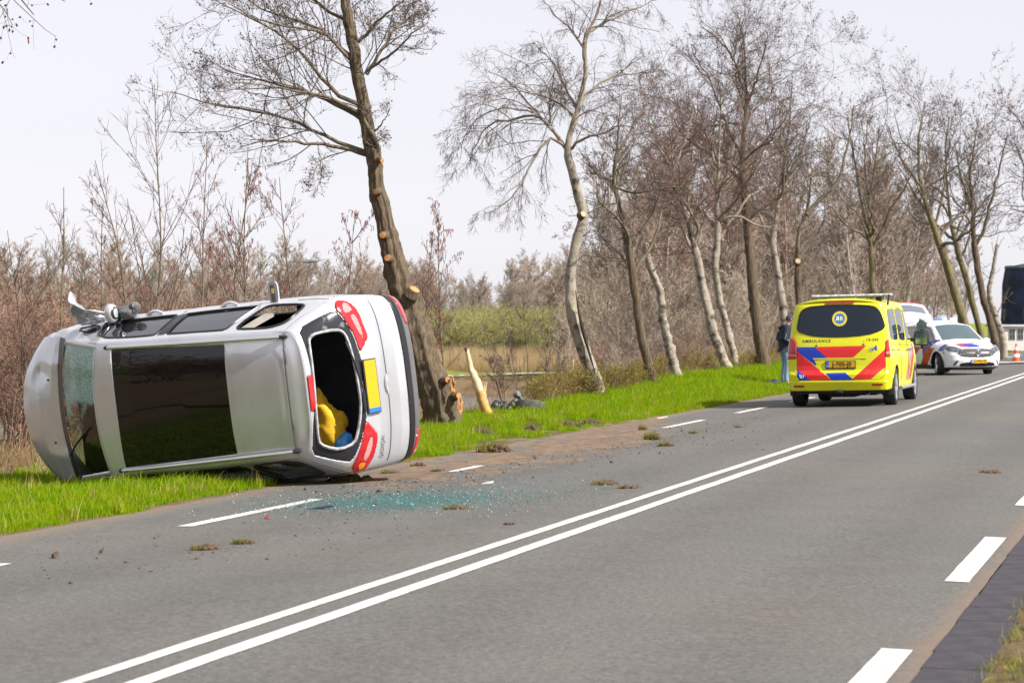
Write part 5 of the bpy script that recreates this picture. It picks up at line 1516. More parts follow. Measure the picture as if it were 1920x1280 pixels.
def spawn(P, R, n, f0, f1, ang, ang_sd, lf, ln_taper, rf, zbias=0.0, flat=0.0):
    """n children on every branch of a batch -> start, dir, length, radius"""
    B, m, _ = P.shape
    L = np.linalg.norm(np.diff(P, axis=1), axis=2).sum(1)
    f = rng.uniform(f0, f1, (B, n)); u = f * (m - 1); i = np.minimum(u.astype(int), m - 2); w = (u - i)[..., None]
    bi = np.arange(B)[:, None]
    st = P[bi, i] * (1 - w) + P[bi, i + 1] * w
    T = P[bi, i + 1] - P[bi, i]; T /= np.linalg.norm(T, axis=2, keepdims=True) + 1e-9
    rv = rng.normal(0, 1, T.shape); rv[..., 2] += zbias
    if flat: rv[..., 1] *= (1 - flat)
    rv -= (rv * T).sum(2, keepdims=True) * T; rv /= np.linalg.norm(rv, axis=2, keepdims=True) + 1e-9
    a = np.radians(rng.normal(ang, ang_sd, (B, n)))[..., None]
    d = T * np.cos(a) + rv * np.sin(a)
    ln = L[:, None] * lf * (1 - ln_taper * (f - f0) / max(f1 - f0, 1e-6)) * rng.uniform(0.6, 1.25, (B, n))
    rr = (R[bi, i] * (1 - w[..., 0]) + R[bi, i + 1] * w[..., 0]) * rf
    return st.reshape(-1, 3), d.reshape(-1, 3), ln.ravel(), rr.ravel()
def resample(P, n):
    P = np.asarray(P, float); d = np.r_[0, np.cumsum(np.linalg.norm(np.diff(P, axis=0), axis=1))]
    t = np.linspace(0, d[-1], n)
    # smooth interpolation
    out = np.stack([np.interp(t, d, P[:, k]) for k in range(P.shape[1])], 1)
    for _ in range(1):
        out[1:-1] = 0.25 * out[:-2] + 0.5 * out[1:-1] + 0.25 * out[2:]
    return out
def bark_mat(name, c1, c2, moss=None, zs=0.18, scale=22, bump=0.9):
    m, nt, b = new_mat(name)
    tc = N(nt, 'ShaderNodeTexCoord'); mp = N(nt, 'ShaderNodeMapping'); mp.inputs['Scale'].default_value = (1, 1, zs); nt.links.new(tc.outputs['Object'], mp.inputs[0])
    n1 = noise_n(nt, mp.outputs[0], scale, 7, 0.65); n2 = noise_n(nt, tc.outputs['Object'], 1.6, 4)
    c = mixc(nt, mrange(nt, n1, 0.33, 0.67, 0, 1), c1, c2)
    if moss: c = mixc(nt, mrange(nt, n2, 0.50, 0.68, 0, 0.7), c, moss)
    nt.links.new(c, b.inputs['Base Color']); b.inputs['Roughness'].default_value = 0.9
    bump_n(nt, b, n1, bump, 0.04)
    return m
def birch_mat():
    m, nt, b = new_mat('birch bark')
    tc = N(nt, 'ShaderNodeTexCoord'); mp = N(nt, 'ShaderNodeMapping'); mp.inputs['Scale'].default_value = (1, 1, 1.35); nt.links.new(tc.outputs['Object'], mp.inputs[0])
    n1 = noise_n(nt, mp.outputs[0], 3.1, 6, 0.65); n2 = noise_n(nt, mp.outputs[0], 16, 4, 0.6); n3 = noise_n(nt, tc.outputs['Object'], 1.1, 3)
    c = mixc(nt, n2, (0.17, 0.14, 0.11), (0.36, 0.32, 0.27))
    c = mixc(nt, mrange(nt, n3, .45, .65, 0, .5), c, (0.24, 0.20, 0.13))
    c = mixc(nt, mrange(nt, n1, 0.53, 0.62, 0, 0.92), c, (0.045, 0.035, 0.027))
    n4 = noise_n(nt, tc.outputs['Object'], 5.0, 6, 0.7)
    c = mixc(nt, mrange(nt, n4, 0.56, 0.66, 0, 0.75), c, (0.09, 0.07, 0.05))
    nt.links.new(c, b.inputs['Base Color']); b.inputs['Roughness'].default_value = 0.75
    bump_n(nt, b, n1, 0.5, 0.03)
    return m
M['bark'] = bark_mat('alder bark', (0.042, 0.030, 0.018), (0.155, 0.112, 0.068), None)
M['bark_moss'] = bark_mat('mossy bark', (0.07, 0.055, 0.03), (0.19, 0.15, 0.085), (0.15, 0.15, 0.02))
M['birch'] = birch_mat()
M['limb'] = mat('branch bark', (0.085, 0.065, 0.045), 0.9, col2=(0.17, 0.14, 0.09), scale=5)
M['twig'] = mat('dark twigs', (0.125, 0.094, 0.078), 0.85, var=0.25, scale=2)
M['twig_red'] = mat('reddish twigs', (0.115, 0.066, 0.052), 0.85, var=0.25, scale=2)
M['twig_brown'] = mat('brown twigs', (0.15, 0.095, 0.065), 0.85, var=0.25, scale=2)
M['cone'] = mat('dark alder cones', (0.045, 0.028, 0.024), 0.9)
M['catkin'] = mat('reddish catkins', (0.24, 0.075, 0.05), 0.85, var=0.35, scale=9)
M['cut'] = mat('fresh cut wood', (0.50, 0.25, 0.09), 0.8, col2=(0.32, 0.13, 0.04), scale=14)
M['cut_pale'] = mat('weathered cut wood', (0.46, 0.32, 0.19), 0.8, var=0.2, scale=10)
M['peeled'] = mat('peeled wood', (0.52, 0.40, 0.25), 0.7, var=0.12, scale=6)
M['peeled_orange'] = mat('fresh peeled wood', (0.58, 0.31, 0.06), 0.7, col2=(0.44, 0.26, 0.10), scale=9)
def spindles(name, pts, L, r, material, parent, hang=0.8):
    """small hanging cones or catkins, joined: far too small to pick apart"""
    n = len(pts)
    d = rng.normal(0, 1, (n, 3)) * (1 - hang); d[:, 2] -= hang; d /= np.linalg.norm(d, axis=1, keepdims=True)
    ln = L * rng.uniform(0.6, 1.2, n); t = np.array([0, 0.3, 0.75, 1.0]); rr = np.array([0.3, 1.0, 0.9, 0.1]) * r
    P = pts[:, None, :] + d[:, None, :] * (ln[:, None] * t[None, :])[..., None]
    V, F = tubes(P, np.broadcast_to(rr, (n, 4)).copy(), 3)
    return tag(mk(name, V, F, material, parent), kind='stuff')
def px_line(pts, Z, dz=None):
    return np.array([at(p[0], p[1], Z + (dz[i] if dz is not None else 0.0)) for i, p in enumerate(pts)])
def make_tree(name, label, cat, Z, trunk, tr, limbs, bark, group=None, auto=0, crown_r=0, dens=1.0, droop=0.0, twig='twig', cones=0, catk=0, tw_r=0.0035, burls=0.0, sides=10, spread=0.8, levels=3, base_flare=1.25, lumps=()):
    """trunk: pixel line bottom -> top with pixel radii tr; limbs: list of (pixel line, r0 px, r1 px, depth drift)"""
    k = Z / FPX; tw_r = tw_r * 0.66
    tr = np.array(tr) * (0.75 if sides == 22 else 0.72); limbs = [(a, b * .78, c * .8, d) for a, b, c, d in limbs]
    T = px_line(trunk, Z); n = 150 if sides == 22 else 70
    Rr = np.interp(np.linspace(0, 1, n), np.linspace(0, 1, len(tr)), tr) * k
    T = resample(T, n)
    # root the trunk in the ground
    s0, q0 = sq_of(T[0, 0], T[0, 1]); gz = float(ground_z(s0, q0))
    dn = np.linspace(0, 1, n)
    if T[0, 2] > gz - 0.05:
        T = np.vstack([[T[0, 0] + 0.02, T[0, 1], gz - 0.15], T]); Rr = np.r_[Rr[0] * base_flare, Rr]
    T[2:-1] += rng.normal(0, 0.012, (len(T) - 3, 3))
    if auto: Rr = Rr * np.interp(np.linspace(0, 1, len(Rr)), [0, .45, .62, 1], [1, 1, .62, .38])
    Rr = Rr * (1 + burls * rng.normal(0, 1, len(Rr)).clip(-0.5, 1.6))
    base = np.array([T[0, 0], T[0, 1], max(gz, T[0, 2])])
    root = empty(name, tuple(base))
    tag(root, label, cat, group)
    big = sides == 22; sides = 64 if big else 18
    T[3:-1] = 0.5 * T[3:-1] + 0.25 * T[2:-2] + 0.25 * T[4:]
    V, F = tubes(T[None], Rr[None], sides)
    # uneven bark: furrows along the stem, lumps and knots
    an = np.tile(np.arange(sides) * 2 * math.pi / sides, len(T)); hh = V[:, 2]
    seed = int(abs(trunk[0][0])) % 97
    fur = fbm(np.cos(an) * (6 if big else 2.2) + seed, np.sin(an) * (6 if big else 2.2) + hh * (1.6 if big else 2.0), seed, 4)
    lump = fbm(np.cos(an) * 1.1 + seed, np.sin(an) * 1.1 + hh * 3.2, seed + 5, 3)
    kn = np.zeros(len(V))
    for j in range(26 if big else 12):
        h0 = rng.uniform(hh.min(), hh.min() + (hh.max() - hh.min()) * (.35 if big else .6)); a0 = rng.uniform(0, 6.28); w_ = rng.uniform(.05, .11) if big else rng.uniform(.05, .12)
        da = (an - a0 + math.pi) % (2 * math.pi) - math.pi
        kn += rng.uniform(.10, .35) * np.exp(-((hh - h0) / w_) ** 2 - (da / rng.uniform(.25, .5)) ** 2)
    V = V + (V - np.repeat(T, sides, 0)) * (0.42 * fur + 0.34 * lump + kn)[:, None]
    F2 = F.tolist() + [list(range(len(V) - sides, len(V)))]
    mk('trunk', V - base, F2, bark, root)
    LP = []; LR = []
    for l in limbs:
        pts, r0, r1, dd = l
        m = 14; dz = np.linspace(0, 1, len(pts)) * dd
        P = resample(px_line(pts, Z, dz), m + 1)
        P[1:] += rng.normal(0, 0.010 * Z / 40, (m, 3))
        LP.append(P); LR.append(np.linspace(r0, r1, m + 1) * k)
    if auto:
        # further limbs around the upper trunk
        auto = int(auto * 1.5); f = rng.uniform(0.40, 0.92, auto); st = T[(f * (len(T) - 1)).astype(int)]; r_ = Rr[(f * (len(T) - 1)).astype(int)]
        az = rng.uniform(0, 2 * math.pi, auto); up = rng.uniform(0.45, 1.7, auto)
        d = np.stack([np.cos(az), np.sin(az), up], 1)
        P, R = grow(st, d, crown_r * 1.12 * rng.uniform(0.6, 1.15, auto), r_ * rng.uniform(.45, .75, auto), 14, 0.21, 0.03 - droop * .3, 0.14)
        for b in range(auto): LP.append(P[b]); LR.append(R[b])
    # leader continues as a limb too
    LP.append(resample(T[int(len(T) * 0.6):], 15)); LR.append(np.interp(np.linspace(0.6, 1, 15), np.linspace(0, 1, len(Rr)), Rr))
    LP = np.array(LP); LR = np.array(LR)
    V, F = tubes(LP, LR, 6)
    limb_o = mk('limbs', V - base, F, M['limb'] if bark is not M['birch'] else M['limb_birch'], root)
    VV = []; FF = []; off = 0; tips = []
    P, R = LP, LR
    cfg = [(max(3, int(14 * dens)), 0.12, 1.0, 50, 13, 0.44, 0.45, 0.45, 7), (max(3, int(8 * dens)), 0.15, 1.0, 42, 14, 0.44, 0.4, 0.45, 5), (max(2, int(5 * dens)), 0.2, 1.0, 40, 15, 0.55, 0.3, 0.5, 3)][:levels]
    for li, (nc, f0, f1, an, asd, lf, lt, rf, m) in enumerate(cfg):
        st, d, ln, rr = spawn(P, R, nc, f0, f1, an, asd, lf, lt, rf, zbias=0.25 - droop * 0.8, flat=1 - spread)
        if li == 0:
            Lb = np.linalg.norm(np.diff(P, axis=1), axis=2).sum(1); keep = rng.uniform(0, 1, len(ln)) < np.repeat(Lb / np.percentile(Lb, 75), nc)
            st, d, ln, rr = st[keep], d[keep], ln[keep], rr[keep]; ln = ln * 1.2
        ln = np.clip(ln, 0.12, 3.5); rr = np.clip(rr, tw_r * (1.0 if li else 1.4), tw_r * (1.2 if li else 4))
        P, R = grow(st, d, ln, rr, m, 0.13, (0.04 if droop == 0 else -droop * (0.25 + 0.2 * li)), 0.5)
        R = np.maximum(R, tw_r * 0.75)
        V, F = tubes(P, R, 4 if li == 0 else 3); VV.append(V); FF.append(F + off); off += len(V)
        tips.append(P[:, -1]); 
        if li == len(cfg) - 1: tips.append(P[:, 1])
    crown = mk('crown', np.concatenate(VV) - base, np.concatenate(FF), M[twig], root)
    tp = np.concatenate(tips[-2:])
    if cones: spindles('cones', tp[rng.choice(len(tp), min(cones, len(tp)), False)] - base, 0.03 * max(1, Z / 50), 0.011 * max(1, Z / 50), M['cone'], root, 0.5)
    if catk: spindles('catkins', tp[rng.choice(len(tp), min(int(catk * .6), len(tp)), False)] - base, 0.075 * max(1, Z / 60), 0.009 * max(1, Z / 60), M['catkin'], root, 0.9)
    return root, base
M['limb_birch'] = mat('birch branch bark', (0.14, 0.115, 0.085), 0.85, col2=(0.26, 0.22, 0.17), scale=4)

# the big alder that the car struck, beside the wreck
alder, ab = make_tree('alder_tree', 'thick leaning alder with sawn branch stubs right behind the wrecked car', 'tree', 39.5,
    [(832, 792), (822, 740), (800, 690), (785, 640), (768, 585), (745, 510), (727, 440), (710, 370), (700, 290), (684, 215), (668, 120), (655, 45), (640, -40), (628, -120)],
    [47, 43, 36, 32, 29, 24, 21, 18, 17, 15, 14, 12, 11, 8],
    [([(692, 292), (630, 272), (560, 268), (500, 262), (450, 275)], 6, 1.2, -.5), ([(688, 286), (620, 262), (570, 235), (510, 212), (420, 200), (345, 180), (320, 172)], 6, .9, .6),
     ([(682, 226), (640, 200), (600, 180), (540, 165), (470, 145), (415, 128)], 6.5, 1, .8), ([(682, 200), (630, 180), (590, 130), (560, 90), (520, 62), (440, 20), (400, 0)], 6, 1, -.7),
     ([(680, 215), (620, 185), (560, 172), (500, 160), (440, 155)], 5, 1, -1.0), ([(655, 105), (600, 55), (560, 40), (500, 25), (450, -10)], 6, 1.2, .5), ([(665, 120), (610, 60), (550, 52), (480, 40), (430, 5)], 5, 1, -.9),
     ([(650, 40), (600, 10), (560, -20), (520, -60)], 5, 1, .4), ([(688, 140), (720, 90), (740, 55), (760, 40), (800, 12)], 5, 1, .6), ([(690, 132), (740, 98), (775, 60), (805, 45)], 4, .8, -.6), ([(672, 80), (720, 30), (770, -10)], 5, 1, -.4),
     ([(700, 250), (716, 232), (732, 208)], 2.5, .8, -.2), ([(712, 302), (708, 275), (697, 250), (684, 228), (678, 205)], 7, 5, -.35), ([(640, -10), (690, -40), (720, -90)], 5, 1, .5), ([(595, 265), (598, 290), (605, 335)], 1.6, .7, -.2)],
    M['bark'], dens=1.05, cones=2600, burls=0.035, sides=22, tw_r=0.0042, spread=0.85, base_flare=1.2)
def stub(parent, base, px, py, Z, r_px, d, m, ln=0.08, name='cut_stub'):
    k = Z / FPX; p = at(px, py, Z); d = np.array(d, float); d /= np.linalg.norm(d)
    R = r_px * k * 0.74; ln = ln * 0.4
    o = MB().lathe([(R * 1.5, -.10), (R * 1.15, 0.0), (R, ln * .8), (R * .93, ln)], p - base, d, 16).build(name, M['bark'], parent)
    MB().lathe([(R * .95, ln + .001), (0, ln + .004)], p - base, d, 16).build('cut_face', m, o)
    return o
for px, py, r, d, m in ((715, 301, 6, (.5, -.8, -.1), M['cut']), (705, 360, 7, (-.35, -.9, -.1), M['cut']), (719, 441, 9, (-.25, -.95, .15), M['cut']), (728, 484, 9, (-.3, -.9, .2), M['cut']),
                        (776, 545, 14, (.45, -.45, .85), M['cut']), (838, 712, 8, (.5, -.85, .1), M['cut']), (858, 742, 8, (.55, -.8, .1), M['cut'])):
    stub(alder, ab, px, py, 39.5 - 0.22 - (0.10 if py > 680 else 0), r, d, m)
for px, py in ((847, 722), (861, 757)):
    p = at(px, py, 39.12) - ab
    pg = [p + np.array([dx, rng.uniform(-.02, .02), dz]) for dx, dz in ((-.03, .12), (.01, .15), (.03, .06), (.055, .03), (.035, -.05), (.05, -.11), (.015, -.17), (-.005, -.09), (-.035, -.06), (-.015, .02))]
    MB().prism(pg, (.01, .03, 0)).build('torn_bark', M['cut'], alder, False)

row = 'trees along the verge'
B = lambda *a, **k: make_tree(*a, **k)
t, tb = B('birch_tree', 'tall pale birch with a split trunk and wide drooping crown, leftmost of the birches', 'tree', 52.0,
  [(1120, 716), (1108, 690), (1095, 660), (1078, 610), (1070, 560), (1068, 520), (1080, 450), (1095, 405), (1080, 345), (1062, 285), (1074, 235), (1085, 200), (1100, 130), (1090, 90), (1105, 55), (1125, 20), (1130, -30)], [17, 16, 16, 15, 14, 13, 12, 12, 11, 10, 8, 7, 5.5, 5, 4, 3, 2],
  [([(1060, 278), (1040, 250), (1030, 230), (995, 212), (965, 225), (930, 225), (900, 250), (880, 300)], 5, 1, .8), ([(1056, 272), (1030, 255), (1000, 300), (975, 350), (945, 385), (925, 400)], 4, .8, -.6), ([(1066, 282), (1090, 262), (1130, 250), (1160, 235), (1190, 240)], 4, 1, -.6),
   ([(1085, 195), (1120, 160), (1150, 142), (1210, 138), (1250, 130)], 4, 1, .8), ([(1100, 60), (1130, 45), (1160, 30), (1210, 10), (1240, -5)], 4, 1, .6), ([(1092, 88), (1070, 55), (1040, 30), (1020, 0)], 3.5, 1, -.6), ([(1083, 205), (1060, 170), (1040, 120), (1000, 80)], 3.5, 1, .7), ([(1032, 232), (1030, 190), (1038, 150), (1042, 120)], 3, 1, -.4),
   ([(1035, 245), (990, 190), (950, 150), (910, 130)], 3, .8, .9), ([(1080, 220), (1030, 180), (960, 170), (900, 190), (870, 215)], 3, .8, -.9), ([(1000, 212), (950, 200), (900, 215), (868, 260), (862, 300)], 2.5, .7, .4)],
  M['birch'], row, dens=1.15, droop=0.30, tw_r=0.0040, burls=0.05, sides=14, cones=300)
fs = px_line([(1079, 545), (1086, 590), (1094, 625), (1106, 665), (1116, 700)], 51.80); MB().tube(resample(fs, 14) - tb, np.interp(np.linspace(0, 1, 14), [0, .5, 1], [.008, .045, .012]), 6).build('bark_split', mat('dark split wood', (.025, .019, .014), .95), t)
stub(t, tb, 1093, 402, 51.85, 8, (.5, -.7, .35), M['cut_pale'], .05)
B('alder_tree', 'slim brown alder with two fresh saw cuts, right of the leftmost birch', 'tree', 57.0,
  [(1226, 730), (1218, 690), (1205, 640), (1195, 580), (1182, 480), (1172, 430), (1158, 380), (1150, 340), (1158, 260), (1165, 180)], [13, 12, 11, 10.5, 10, 9.5, 9, 8, 5, 2],
  [([(1155, 352), (1180, 360), (1192, 363), (1240, 352), (1290, 350)], 4, 1, -.5), ([(1150, 340), (1120, 330), (1100, 300), (1085, 280)], 3.5, 1, .5), ([(1158, 290), (1190, 230), (1215, 190)], 3.5, 1, .8), ([(1160, 380), (1135, 385), (1100, 400), (1075, 440)], 3, .8, -.4)], M['bark'], row, auto=5, crown_r=2.2, dens=0.95, cones=1200, tw_r=0.0042)
t, tb = B('birch_tree', 'bare birch snag sawn off at its top, second birch from the left', 'tree', 60.0,
  [(1272, 712), (1262, 680), (1252, 640), (1243, 600), (1238, 545), (1224, 512), (1215, 488), (1210, 455)], [13, 12, 11, 11, 10, 9.5, 8.5, 7],
  [([(1240, 545), (1255, 520), (1262, 500)], 1.2, .6, -.2), ([(1222, 510), (1235, 500), (1240, 490)], 1.2, .6, -.2)], M['birch'], row, dens=0.3, levels=1, burls=0.06, sides=12)
stub(t, tb, 1210, 458, 60, 6, (-.05, -.25, 1), M['cut_pale'], .05)
B('birch_tree', 'leaning birch with thick speckled trunk, front one of a close pair', 'tree', 67.0,
  [(1366, 696), (1350, 660), (1335, 610), (1322, 560), (1312, 510), (1300, 450), (1288, 410), (1275, 370), (1262, 310), (1255, 240)], [14, 13, 12, 11.5, 11, 10, 9, 6, 5, 3],
  [([(1290, 415), (1292, 380), (1288, 340), (1300, 280)], 5, 1.5, .5), ([(1265, 330), (1240, 280), (1200, 250)], 3, 1, -.7), ([(1262, 320), (1290, 250), (1300, 190)], 3, 1, .6)], M['birch'], row, auto=7, crown_r=3.0, dens=1.0, twig='twig_red', tw_r=0.0046, burls=0.08, sides=12, catk=700, droop=.1)
B('birch_tree', 'knobbly birch with dark burls on its trunk, rear one of a close pair', 'tree', 69.0,
  [(1382, 696), (1375, 660), (1362, 610), (1348, 560), (1340, 500), (1346, 440), (1343, 380), (1347, 290), (1352, 200), (1345, 110)], [10, 9, 9, 9, 9, 8, 7, 5, 4, 2],
  [([(1345, 380), (1370, 300), (1390, 220)], 3, 1, .8), ([(1346, 300), (1320, 240), (1290, 180)], 3, 1, -.8)], M['birch'], row, auto=8, crown_r=3.2, dens=1.0, twig='twig_red', tw_r=0.0046, burls=0.16, sides=12, catk=500, droop=.1)
B('alder_tree', 'straight dark alder trunk just left of the man beside the ambulance', 'tree', 71.0,
  [(1436, 694), (1428, 660), (1420, 610), (1412, 550), (1408, 500), (1402, 440), (1396, 360), (1390, 300), (1400, 190), (1395, 80), (1380, 20)], [17, 14, 13, 12, 11, 11, 10, 8, 6, 4, 2],
  [([(1395, 330), (1430, 300), (1460, 285), (1480, 270)], 4, 1, .8), ([(1400, 200), (1430, 110), (1440, 60)], 4, 1, -.6), ([(1392, 300), (1360, 230), (1330, 150), (1300, 100)], 4, 1, .6), ([(1398, 180), (1370, 100), (1330, 60), (1310, 50)], 3, 1, -.4)], M['bark'], row, auto=7, crown_r=3.2, dens=1.1, cones=2200, tw_r=0.0046, burls=.05)
B('birch_tree', 'forked birch rising behind the man beside the ambulance', 'tree', 79.0,
  [(1484, 700), (1474, 640), (1468, 580), (1458, 510), (1448, 455), (1456, 400), (1465, 330), (1480, 240), (1485, 140)], [11, 10, 10, 9, 9, 6.5, 5, 4, 2],
  [([(1446, 462), (1425, 410), (1400, 350), (1375, 280)], 5, 1.5, .6), ([(1462, 350), (1500, 290), (1520, 220)], 3, 1, -.6)], M['birch'], row, auto=7, crown_r=3.4, dens=0.95, tw_r=0.005, burls=.05, cones=600, droop=.06)
t, tb = B('alder_tree', 'crooked alder with a sawn off leader, directly behind the ambulance roof', 'tree', 85.0,
  [(1502, 690), (1499, 600), (1496, 520), (1495, 470), (1497, 430), (1512, 400), (1518, 365), (1522, 325)], [10, 10, 9.5, 9, 9, 8, 6.5, 6],
  [([(1512, 402), (1535, 375), (1562, 355), (1575, 330), (1590, 270), (1600, 200)], 6, 1.5, .5)], M['bark'], row, auto=3, crown_r=2.5, dens=0.9, tw_r=0.005, cones=500)
stub(t, tb, 1522, 327, 85, 5.5, (.0, -.2, 1), M['cut'], .05); stub(t, tb, 1496, 490, 84.8, 7, (.1, -1, .2), M['cut_pale'], .05)
B('alder_tree', 'tree with several greenish stems above the right half of the ambulance', 'tree', 98.0,
  [(1640, 690), (1638, 600), (1636, 520), (1632, 450), (1628, 390), (1640, 310), (1650, 230)], [9, 8, 8, 7, 6, 5, 2],
  [([(1632, 460), (1612, 370), (1598, 280), (1590, 220)], 5, 1.2, .8), ([(1634, 470), (1665, 400), (1700, 350), (1716, 310)], 5, 1.2, -.8), ([(1630, 400), (1620, 310), (1625, 230)], 4, 1, .3)], M['bark_moss'], row, auto=8, crown_r=3.8, dens=.85, tw_r=0.0055, cones=1000, catk=400)
B('alder_tree', 'mossy leaning alder rising behind the police car roof, left of three', 'tree', 103.0,
  [(1822, 660), (1805, 600), (1788, 540), (1768, 475), (1752, 430), (1735, 380), (1722, 330), (1722, 250), (1735, 190)], [12, 11.5, 11, 10, 9, 8, 7, 5, 2],
  [([(1752, 430), (1765, 380), (1770, 320), (1790, 240)], 4, 1, .8), ([(1728, 350), (1690, 300), (1660, 230)], 4, 1, -.8)], M['bark_moss'], row, auto=7, crown_r=3.4, dens=.82, tw_r=0.0055, cones=900)
B('alder_tree', 'mossy leaning alder rising behind the police car roof, middle of three', 'tree', 106.0,
  [(1848, 660), (1832, 600), (1818, 545), (1808, 510), (1795, 470), (1783, 420), (1775, 350), (1772, 270), (1780, 220)], [9, 8, 8, 7.5, 7, 6, 5, 4, 2],
  [([(1790, 450), (1810, 390), (1820, 340)], 3, 1, .8)], M['bark_moss'], row, auto=6, crown_r=3.2, dens=.8, tw_r=0.0055, cones=600)
B('alder_tree', 'brown forked alder rising behind the police car roof, right of three', 'tree', 104.0,
  [(1872, 660), (1858, 610), (1842, 550), (1832, 500), (1826, 455), (1824, 400), (1818, 330), (1828, 260), (1835, 220)], [10, 9, 9, 8.5, 8, 6, 5, 3.5, 2],
  [([(1828, 462), (1845, 430), (1852, 400), (1870, 330), (1890, 250)], 5, 1.2, -.6), ([(1824, 400), (1800, 330), (1790, 270)], 4, 1, .7)], M['bark'], row, auto=7, crown_r=3.4, dens=.82, tw_r=0.0055, cones=900, catk=300)
t, tb = B('birch_tree', 'crooked pale birch stub beside the dark tower, rightmost trunk', 'tree', 100.0,
  [(1882, 648), (1876, 620), (1866, 590), (1856, 560), (1853, 545), (1860, 515), (1864, 490), (1870, 458)], [9, 8.5, 8, 7, 6, 5.5, 4.5, 4], [([(1868, 590), (1885, 560), (1900, 548)], 1.6, .6, -.3)], M['birch'], row, dens=0.4, levels=2, tw_r=.005, burls=.07)
B('alder_tree', 'tree at the right edge of the view whose twigs overhang the dark tower', 'tree', 96.0,
  [(1990, 640), (1985, 560), (1975, 460), (1965, 360), (1960, 250), (1955, 180)], [10, 9, 8, 6, 4, 2], [([(1968, 400), (1930, 330), (1900, 270)], 4, 1, .4), ([(1962, 300), (1920, 240), (1890, 200)], 3, 1, -.6), ([(1975, 440), (1930, 400), (1890, 390)], 3, 1, .6)], M['bark'], row, auto=6, crown_r=3.2, dens=0.95, tw_r=0.0056, cones=600)
# an alder out of frame on the left reaches a branch into the top corner
B('alder_tree', 'overhanging twigs with hanging buds in the top left corner', 'tree', 21.0,
  [(-420, 900), (-400, 600), (-380, 300), (-370, 0), (-360, -300)], [34, 30, 26, 22, 14],
  [([(-375, 60), (-250, -60), (-120, -70), (0, -50), (40, -5), (64, 30)], 10, 1.0, 1.0), ([(-375, 0), (-200, -110), (-40, -90), (60, -30), (95, -12), (122, 4)], 9, 1.0, .4), ([(-375, 120), (-260, 60), (-140, 50), (-60, 60), (-20, 60), (-2, 75)], 8, .8, -.5), ([(-375, 40), (-200, -60), (-60, -40), (10, 10), (25, 50)], 8, .8, .2)], M['bark'], None, dens=0.6, cones=260, catk=60, tw_r=0.0024, levels=2)

# ------------------------------------------------------------------ young alders and shrub stems, each its own plant
def sapling(label, px, py_top, Z, lean=0.0, nb=14, spread=0.42, stems=1, catk=0, r0=0.018, m_twig='twig_brown', name='sapling', group='young trees on the bank', base_q=None, tw=0.0042, ang=36, m_stem=None):
    x = (px - 960) / FPX * Z
    s, q = sq_of(x, Z); gz = float(ground_z(s, q)); gz = max(gz, WATER_Z - 0.05)
    ztop = CAM_H - (py_top - HY) / FPX * Z
    H = ztop - gz
    base = np.array([x, Z, gz - 0.05])
    root = empty(name, tuple(base)); tag(root, label, 'shrub' if stems > 2 else 'sapling', group)
    tips = []; SV = []; SF = []; so = 0; VV = []; FF = []; off = 0
    for k in range(stems):
        if stems == 1: d = np.array([[lean, rng.normal(0, .03), 1.0]])
        else:
            a = rng.uniform(0, 2 * math.pi); d = np.array([[lean + 0.32 * math.cos(a), 0.3 * math.sin(a), 1.0]])
        h = H * (1.0 if k == 0 else rng.uniform(.55, .95)); 
        P, R = grow(np.array([[0, 0, 0.0]]) + rng.normal(0, .05 * (stems > 1), (1, 3)) * [1, 1, 0], d, np.array([h * 1.02]), np.array([r0 * (1 if k == 0 else .7)]), 12, 0.035, 0.03, 0.22)
        V, F = tubes(P, R, 6); SV.append(V); SF.append(F + so); so += len(V)
        st, dd, ln, rr = spawn(P, R, nb, 0.18, 0.97, ang, 8, spread, 0.72, 0.5, zbias=0.0)
        rr = np.maximum(rr, tw * 1.2)
        P1, R1 = grow(st, dd, ln, rr, 8, 0.05, 0.035, 0.45)
        V, F = tubes(P1, R1, 4); VV.append(V); FF.append(F + off); off += len(V)
        st, dd, ln, rr = spawn(P1, R1, 6, 0.12, 0.97, 34, 10, 0.36, 0.4, 0.65)
        P2, R2 = grow(st, dd, np.clip(ln, .08, 1), np.maximum(rr, tw), 4, 0.09, 0.04, 0.6)
        V, F = tubes(P2, R2, 3); VV.append(V); FF.append(F + off); off += len(V)
        st, dd, ln, rr = spawn(P2, R2, 2, 0.3, 1.0, 36, 10, 0.5, 0.3, 0.8)
        P3, R3 = grow(st, dd, np.clip(ln, .05, .4), np.maximum(rr, tw * .8), 2, 0.1, 0.02, 0.7)
        V, F = tubes(P3, R3, 3); VV.append(V); FF.append(F + off); off += len(V)
        tips += [P2[:, -1], P3[:, -1], P2[:, 2]]
    mk('trunk', np.concatenate(SV), np.concatenate(SF), m_stem or M['limb'], root)
    mk('crown', np.concatenate(VV), np.concatenate(FF), M[m_twig], root)
    if catk:
        tp = np.concatenate(tips); spindles('catkins', tp[rng.choice(len(tp), min(int(catk * .6), len(tp)), False)], 0.075, 0.0070, M['catkin'], root, 0.92)
    return root
